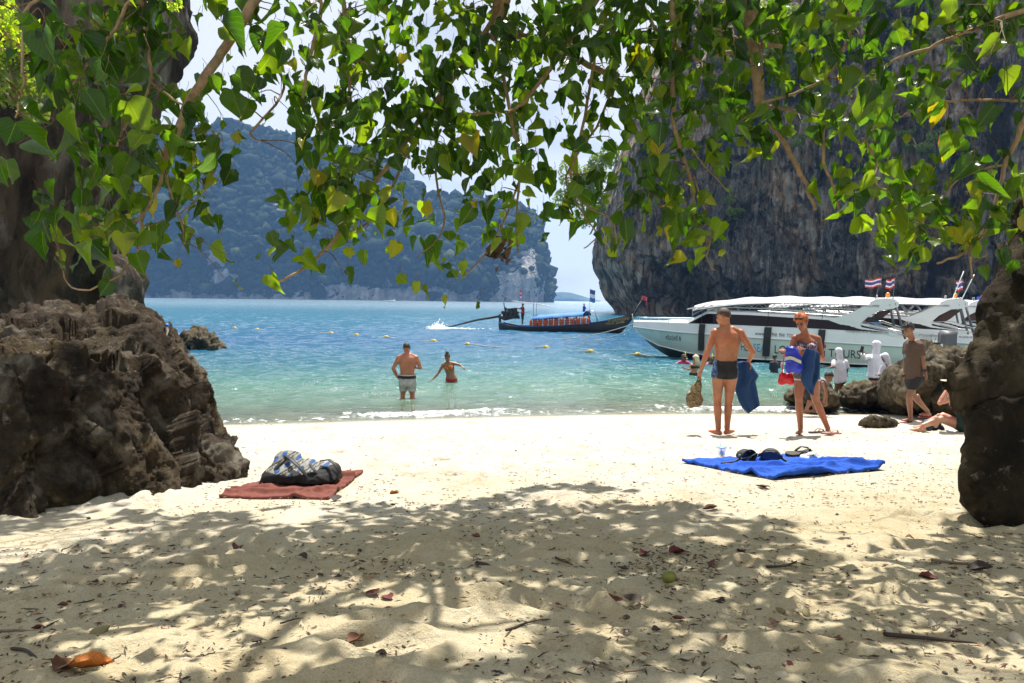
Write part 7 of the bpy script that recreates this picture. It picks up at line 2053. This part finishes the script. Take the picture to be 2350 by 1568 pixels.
def bottle():
    a, b = P(376, 771, 8.05), P(384, 744, 8.0); d = unit(b - a); L = (b - a).length
    root = thing('plastic_bottle', a, 'clear plastic bottle with a blue cap stuck on the big left boulder', 'bottle')
    t = NT('bottle_plastic'); t.surface(t.new('MixShader', {0: .4, 1: t.new('BsdfTransparent', {'Color': (.9, .94, .96)}), 2: t.new('BsdfGlossy', {'Roughness': .15})}))
    mb = MB(); mb.tube([a, a + d * L * .1, a + d * L * .6, a + d * L * .78, a + d * L * .86], [.028, .033, .033, .016, .014], 14); mb.build('body', t.mat, root)
    mb = MB(); mb.tube([a + d * L * .85, a + d * L], .020, 12); mb.build('cap', pm('blue_cap', (.03, .16, .55), .4), root)
bottle()

# ================================================================== litter on the sand
def dry_leaf_mesh(seed):
    r = random.Random(seed); n = 7; V = []; a = r.uniform(.5, 1.3); b = r.uniform(-.6, .6)
    ws = [.05, .30, .42, .44, .34, .18, .01]
    for i in range(n):
        y = -.5 + i / (n - 1)
        for k in range(5):
            x = ws[i] * (k / 2 - 1) * (1 - .25 * r.random() * (abs(k - 2) == 2)); V.append((x * cos(a * abs(x) * 1.6), y * (1 - .1 * abs(b)), .16 + .75 * abs(x) * sin(a) + b * (y * y) + r.uniform(-.05, .05)))
    z0 = min(v[2] for v in V); V = [(x, y, z - z0) for x, y, z in V]
    me = bpy.data.meshes.new('dry_leaf'); me.from_pydata(V, [], [(i * 5 + k, i * 5 + k + 1, i * 5 + k + 6, i * 5 + k + 5) for i in range(n - 1) for k in range(4)])
    me.polygons.foreach_set('use_smooth', [True] * len(me.polygons)); return me
def leafm(name, c): return pm(name, c, .7, .5, 30.0, .6, 60.0, .004)
DL = [leafm('dead_leaf_brown', (.15, .055, .025)), leafm('dead_leaf_red', (.13, .022, .018)), leafm('dead_leaf_dark', (.045, .028, .02)), leafm('dead_leaf_orange', (.55, .17, .02)), leafm('dead_leaf_pale', (.28, .18, .11))]
DLM = [[dry_leaf_mesh(i) for i in range(5)] for _ in DL]
for k, ms in enumerate(DLM):
    for m in ms: m.materials.append(DL[k])
R = random.Random(77)
def dead_leaf(px, py, size, kind, label, rz=None):
    g = G(px, py, .0); o = link('fallen_leaf', DLM[kind][R.randrange(5)], loc=g + V3(0, 0, .004)); o.scale = (size,) * 3
    o.rotation_euler = (R.uniform(-.25, .25), R.uniform(-.25, .25), R.uniform(0, 6.28) if rz is None else rz)
    return tag(o, label, 'leaf', 'fallen leaves on the sand')
NAMED = [(208, 1535, .19, 3, 'bright orange fallen leaf at the lower left corner'), (145, 1535, .15, 0, 'brown curled leaf just left of the bright orange one'), (772, 1148, .14, 2, 'dark curled leaf at the front corner of the brown towel'), (905, 1135, .11, 3, 'yellow-orange leaf right of the brown towel'), (1750, 1120, .14, 0, 'brown curled leaf below the blue towel'), (1630, 1170, .13, 0, 'russet leaf alone on the bright sand left of the towel\'s leaf'), (890, 1375, .12, 1, 'dark red leaf at the centre left of the shaded sand'), (858, 1365, .12, 1, 'maroon leaf lying flat beside the dark red one'), (545, 1262, .13, 1, 'small reddish leaf at the far edge of the shade, left'), (1105, 1305, .14, 2, 'dark leaf near the middle of the shaded sand'), (1405, 1385, .14, 1, 'red-brown leaf right of the centre, near the green fruit'), (1480, 1275, .14, 1, 'upright dark red leaf above the green fruit'), (1555, 1272, .17, 1, 'broad maroon leaf at the far edge of the shade, right'), (1632, 1296, .10, 1, 'pinkish leaf right of the maroon one'), (1450, 1380, .12, 2, 'grey-brown leaf beside the red-brown one'), (1075, 1365, .09, 3, 'small orange leaf right of the dark red leaves'), (815, 1475, .12, 0, 'pale brown leaf in the lower middle of the sand'), (2250, 1310, .15, 2, 'dark leaf in the shade below the right rock'), (2130, 1330, .13, 1, 'red-brown leaf left of the shade of the right rock'), (1715, 1310, .11, 4, 'tan leaf among the twigs right of centre')]
for px, py, s_, k, lab in NAMED: dead_leaf(px, py, s_ * (.75 if k == 1 else .9), k, lab)
for i in range(34):
    dead_leaf(R.uniform(40, 2200), 1230 + 330 * R.random() ** 1.3, R.uniform(.035, .075), R.choice((0, 1, 2, 2, 4)), 'small dry leaf scrap lying on the shaded foreground sand')
TW = pm('dead_twig', (.045, .028, .018), .8, .4, 40.0, .5, 80.0); TWP = pm('grey_twig', (.20, .15, .10), .8, .4, 40.0, .5, 80.0)
def twig_mesh(seed):
    r = random.Random(seed); pts = [V3(-.5, 0, 0)]; a = r.uniform(-.3, .3)
    for k in range(5): a += r.uniform(-.5, .5); pts.append(pts[-1] + V3(cos(a), sin(a), r.uniform(-.02, .10)) * .2)
    mb = MB(); mb.tube(pts, [.05, .045, .04, .036, .03, .015], 6)
    for _ in range(r.randrange(3)): b = pts[r.randrange(1, 5)]; mb.tube([b, b + V3(r.uniform(-.1, .2), r.uniform(-.3, .3), .08), b + V3(r.uniform(0, .3), r.uniform(-.4, .4), .1)], [.025, .02, .008], 5)
    return mb
TWM = [twig_mesh(i).mesh('twig', TW if i % 3 else TWP) for i in range(9)]
def stick(px, py, L, label, rz=None, mi=None, th=1.0):
    g = G(px, py, .008); o = link('fallen_twig', TWM[R.randrange(9) if mi is None else mi], loc=g); o.scale = (L, L * th, L * th); o.rotation_euler = (R.uniform(-.1, .1), R.uniform(-.1, .1), R.uniform(0, 6.28) if rz is None else rz)
    if rz is not None: o.scale = (L * .8, L * .42, L * .42)
    return tag(o, label, 'twig', 'fallen twigs on the sand')
for px, py, L, rz, lab in ((478, 1328, .26, -.1, 'dark club-ended stick on the left part of the shaded sand'), (105, 1492, .34, 0.0, 'thick dark stick at the lower left'), (900, 1525, .34, .1, 'dark broken stick at the bottom, left of the middle'), (2150, 1483, .48, -.5, 'longest grey-brown stick at the lower right'), (1310, 1285, .34, -.4, 'bent grey twig at the far edge of the shade'), (1820, 1310, .35, -.4, 'brown stick in the shade right of centre'), (1990, 1307, .26, .4, 'short dark stick below the right rock'), (2210, 1300, .40, -.2, 'dark stick in the shade under the right rock'), (1210, 1440, .30, .7, 'slanting twig in the lower middle'), (1380, 1540, .26, -.9, 'crooked pale twig near the bottom edge'), (55, 1450, .3, .2, 'stick among the litter at the left edge'), (1540, 1255, .25, .5, 'twig under the broad maroon leaf')):
    stick(px, py, L, lab, rz)
for i in range(110):
    stick(R.choice((R.uniform(-20, 2340), R.gauss(1500, 260), R.gauss(200, 120))), 1235 + 330 * R.random() ** 1.2, R.uniform(.035, .11), 'thin dark twig scrap lying on the shaded foreground sand', th=R.uniform(.5, .9))
PB = [pm('coral_pebble_pale', (.46, .40, .29), .9, .2, 30.0, .5, 60.0), pm('coral_pebble_olive', (.20, .17, .08), .9, .3, 30.0, .5, 60.0), pm('coral_pebble_dark', (.07, .055, .04), .9, .3, 30.0, .5, 60.0)]
def pebble_mesh(seed, m):
    bm = bmesh.new(); bmesh.ops.create_icosphere(bm, subdivisions=2, radius=1); me = bpy.data.meshes.new('pebble'); bm.to_mesh(me); bm.free()
    V = coords(me); V = V * (1 + .45 * fbm(V * 1.1 + seed * 7, 3))[:, None] * np.array([1.25, .85, .6]); set_coords(me, V); me.materials.append(m); me.polygons.foreach_set('use_smooth', [True] * len(me.polygons)); return me
PM = [pebble_mesh(i, PB[i % 3]) for i in range(9)]
def pebble(px, py, r, label, mi=None):
    if mi is not None: r *= .7
    g = G(px, py, r * .25); o = link('pebble', PM[R.randrange(9) if mi is None else mi], loc=g); o.scale = (r * R.uniform(.7, 1.3), r * R.uniform(.7, 1.2), r * R.uniform(.7, 1.2)); o.rotation_euler = (R.uniform(-.4, .4), R.uniform(-.4, .4), R.uniform(0, 6.28))
    return tag(o, label, 'pebble', 'coral pebbles on the sand')
for px, py, r, lab, mi in ((1475, 1515, .032, 'white oblong coral stone near the bottom edge', 0), (1790, 1555, .04, 'tan coral stone at the bottom edge right of the middle', 0), (1555, 1437, .022, 'cream stone right of the dark leaf scraps', 3), (1790, 1405, .04, 'olive coral lump at the right of the shade', 1), (1850, 1410, .035, 'long olive coral piece beside the olive lump', 4), (2140, 1437, .035, 'knobbly pale coral stone at the lower right', 0), (2040, 1452, .03, 'flat pale stone left of the knobbly coral', 3), (2300, 1480, .05, 'pale coral stone in the rock\'s shadow', 0), (2335, 1475, .05, 'larger pale coral stone at the right edge', 6), (480, 1425, .026, 'white coral stone at the left of the shade', 0), (225, 1455, .045, 'low olive stone half sunk in the left sand', 1), (1010, 1300, .045, 'olive coral stone at the far edge of the shade', 1), (750, 1215, .03, 'olive pebble left of the sand heap', 4), (1530, 1078 + 250, .034, 'smooth stone beside the green fruit', 7)): pebble(px, py, r, lab, mi)
for i in range(230):
    y = 985 + 580 * R.random() ** .8; x = R.uniform(420 if y < 1150 else -20, 2200 if y < 1200 else 2360)
    pebble(x, y, R.uniform(.006, .015), 'small coral pebble lying loose on the sand')
c = G(1535, 1335, .025); root = thing('fruit', c, 'round yellow-green fallen fruit on the shaded sand', 'fruit')
mb = MB(); mb.ell((0, 0, 0), (.038, .035, .033)); mb.build('flesh', pm('green_fruit', (.16, .17, .02), .45, .3), root, world=False); mb = MB(); mb.tube([(.035, 0, -.008), (.055, .01, -.016)], [.016, .005], 7); mb.build('stalk_end', TWP, root, world=False)
# crumbs of wood, leaf and shell that nobody could count
def crumbs():
    rng = np.random.default_rng(9); n = 12500
    px = rng.uniform(-40, 2390, n); py = 975 + 600 * rng.random(n) ** 1.15
    # drift line along the wet sand, thicker litter bands in the shade
    px[:420] = rng.uniform(440, 2000, 420); py[:420] = 968 + rng.normal(0, 2.5, 420) - (px[:420] - 1100) * .014
    px[420:2600] = rng.choice([250, 900, 1150, 1500, 1650, 2230], 2180) + rng.normal(0, 110, 2180); py[420:2600] = 1290 + rng.normal(0, 40, 2180)
    px[2600:5600] = rng.uniform(450, 2200, 3000); py[2600:5600] = 978 + 190 * rng.random(3000)
    V = []; Fs = []; mi = []
    for a, b in zip(px, py):
        if a < 440 and b < 1250 - a * .25: continue
        g = np.array(G(a, b, .006)); s = rng.uniform(.0022, .0095) * (1.15 if b > 1250 else 1.2); w = rng.uniform(0, 6.28); d = np.array([cos(w), sin(w), 0]); e = np.array([-sin(w), cos(w), 0]); L = s * rng.uniform(.8, 3.2)
        k = len(V); V += [g - d * L, g - e * s * .5, g + d * L, g + e * s * .5, g + np.array([0, 0, s * .7])]; Fs += [(k, k + 1, k + 4), (k + 1, k + 2, k + 4), (k + 2, k + 3, k + 4), (k + 3, k, k + 4)]; mi += [int(rng.choice(4, p=[.45, .2, .2, .15]))] * 4
    me = mesh_np('beach_debris', np.array(V), np.array(Fs), [TW, DL[0], PB[1], PB[0]], smooth=False); me.polygons.foreach_set('material_index', np.array(mi, np.int32))
    o = link('beach_debris', me); o['kind'] = 'stuff'; o['label'] = 'fine dark crumbs of wood, leaf and shell scattered over the sand'
crumbs()
# splashes: at the propeller and where the swash breaks
def splash(name, pts, label, n, size, seed):
    rng = np.random.default_rng(seed); bm = bmesh.new(); bmesh.ops.create_icosphere(bm, subdivisions=1, radius=1); bv = np.array([v.co for v in bm.verts]); bf = np.array([[q.index for q in f.verts] for f in bm.faces]); bm.free()
    c = []
    for p, sx, sy, sz in pts:
        q = rng.normal(size=(n, 3)) * np.array([sx, sy, 0]); h = np.abs(rng.normal(0, sz, n)) * np.exp(-np.abs(q[:, 0]) / sx * .5); q[:, 2] = h; c.append(np.array(p) + q)
    c = np.concatenate(c); s = size * rng.uniform(.4, 1.4, len(c))
    VV = c[:, None] + bv[None] * s[:, None, None]; FF = bf[None] + (np.arange(len(c)) * len(bv))[:, None, None]
    o = link(name, mesh_np(name, VV.reshape(-1, 3), FF.reshape(-1, 3), [M_FOAM])); o['kind'] = 'stuff'; o['label'] = label
M_FOAM = pm('foam', (.82, .84, .85), .5, .05)
p0 = P(1005, 751, 61); p0.z = 0
splash('propeller_splash', [(p0, .4, .4, .26), (p0 + V3(1.2, 0, 0), 1.2, .3, .05)], 'white splash thrown up by the long propeller shaft', 260, .05, 3)
def sh(px, py): 
    q = G(px, py); return V3(q.x, q.y, .02)
splash('swash_splash', [(sh(720, 948), .16, .12, .10), (sh(775, 950), .12, .1, .06), (sh(670, 952), .2, .1, .04), (sh(880, 953), .2, .1, .03), (sh(1085, 945), .12, .1, .04)], 'small white splashes where the swash breaks', 60, .008, 5)
# ================================================================== sea air
def build_haze():
    t = NT('sea_haze')
    v = t.new('VolumePrincipled', {'Color': (0.28, 0.52, 0.95), 'Density': 0.00019, 'Anisotropy': 0.25})
    t.l.new(v.outputs[0], t.out.inputs['Volume'])
    mb = MB(); mb.box((0, 1200, 120), (5600, 2900, 320))
    o = mb.build('haze', t.mat, smooth=False); o['kind'] = 'stuff'; o['label'] = 'pale blue sea air over the bay'
build_haze()
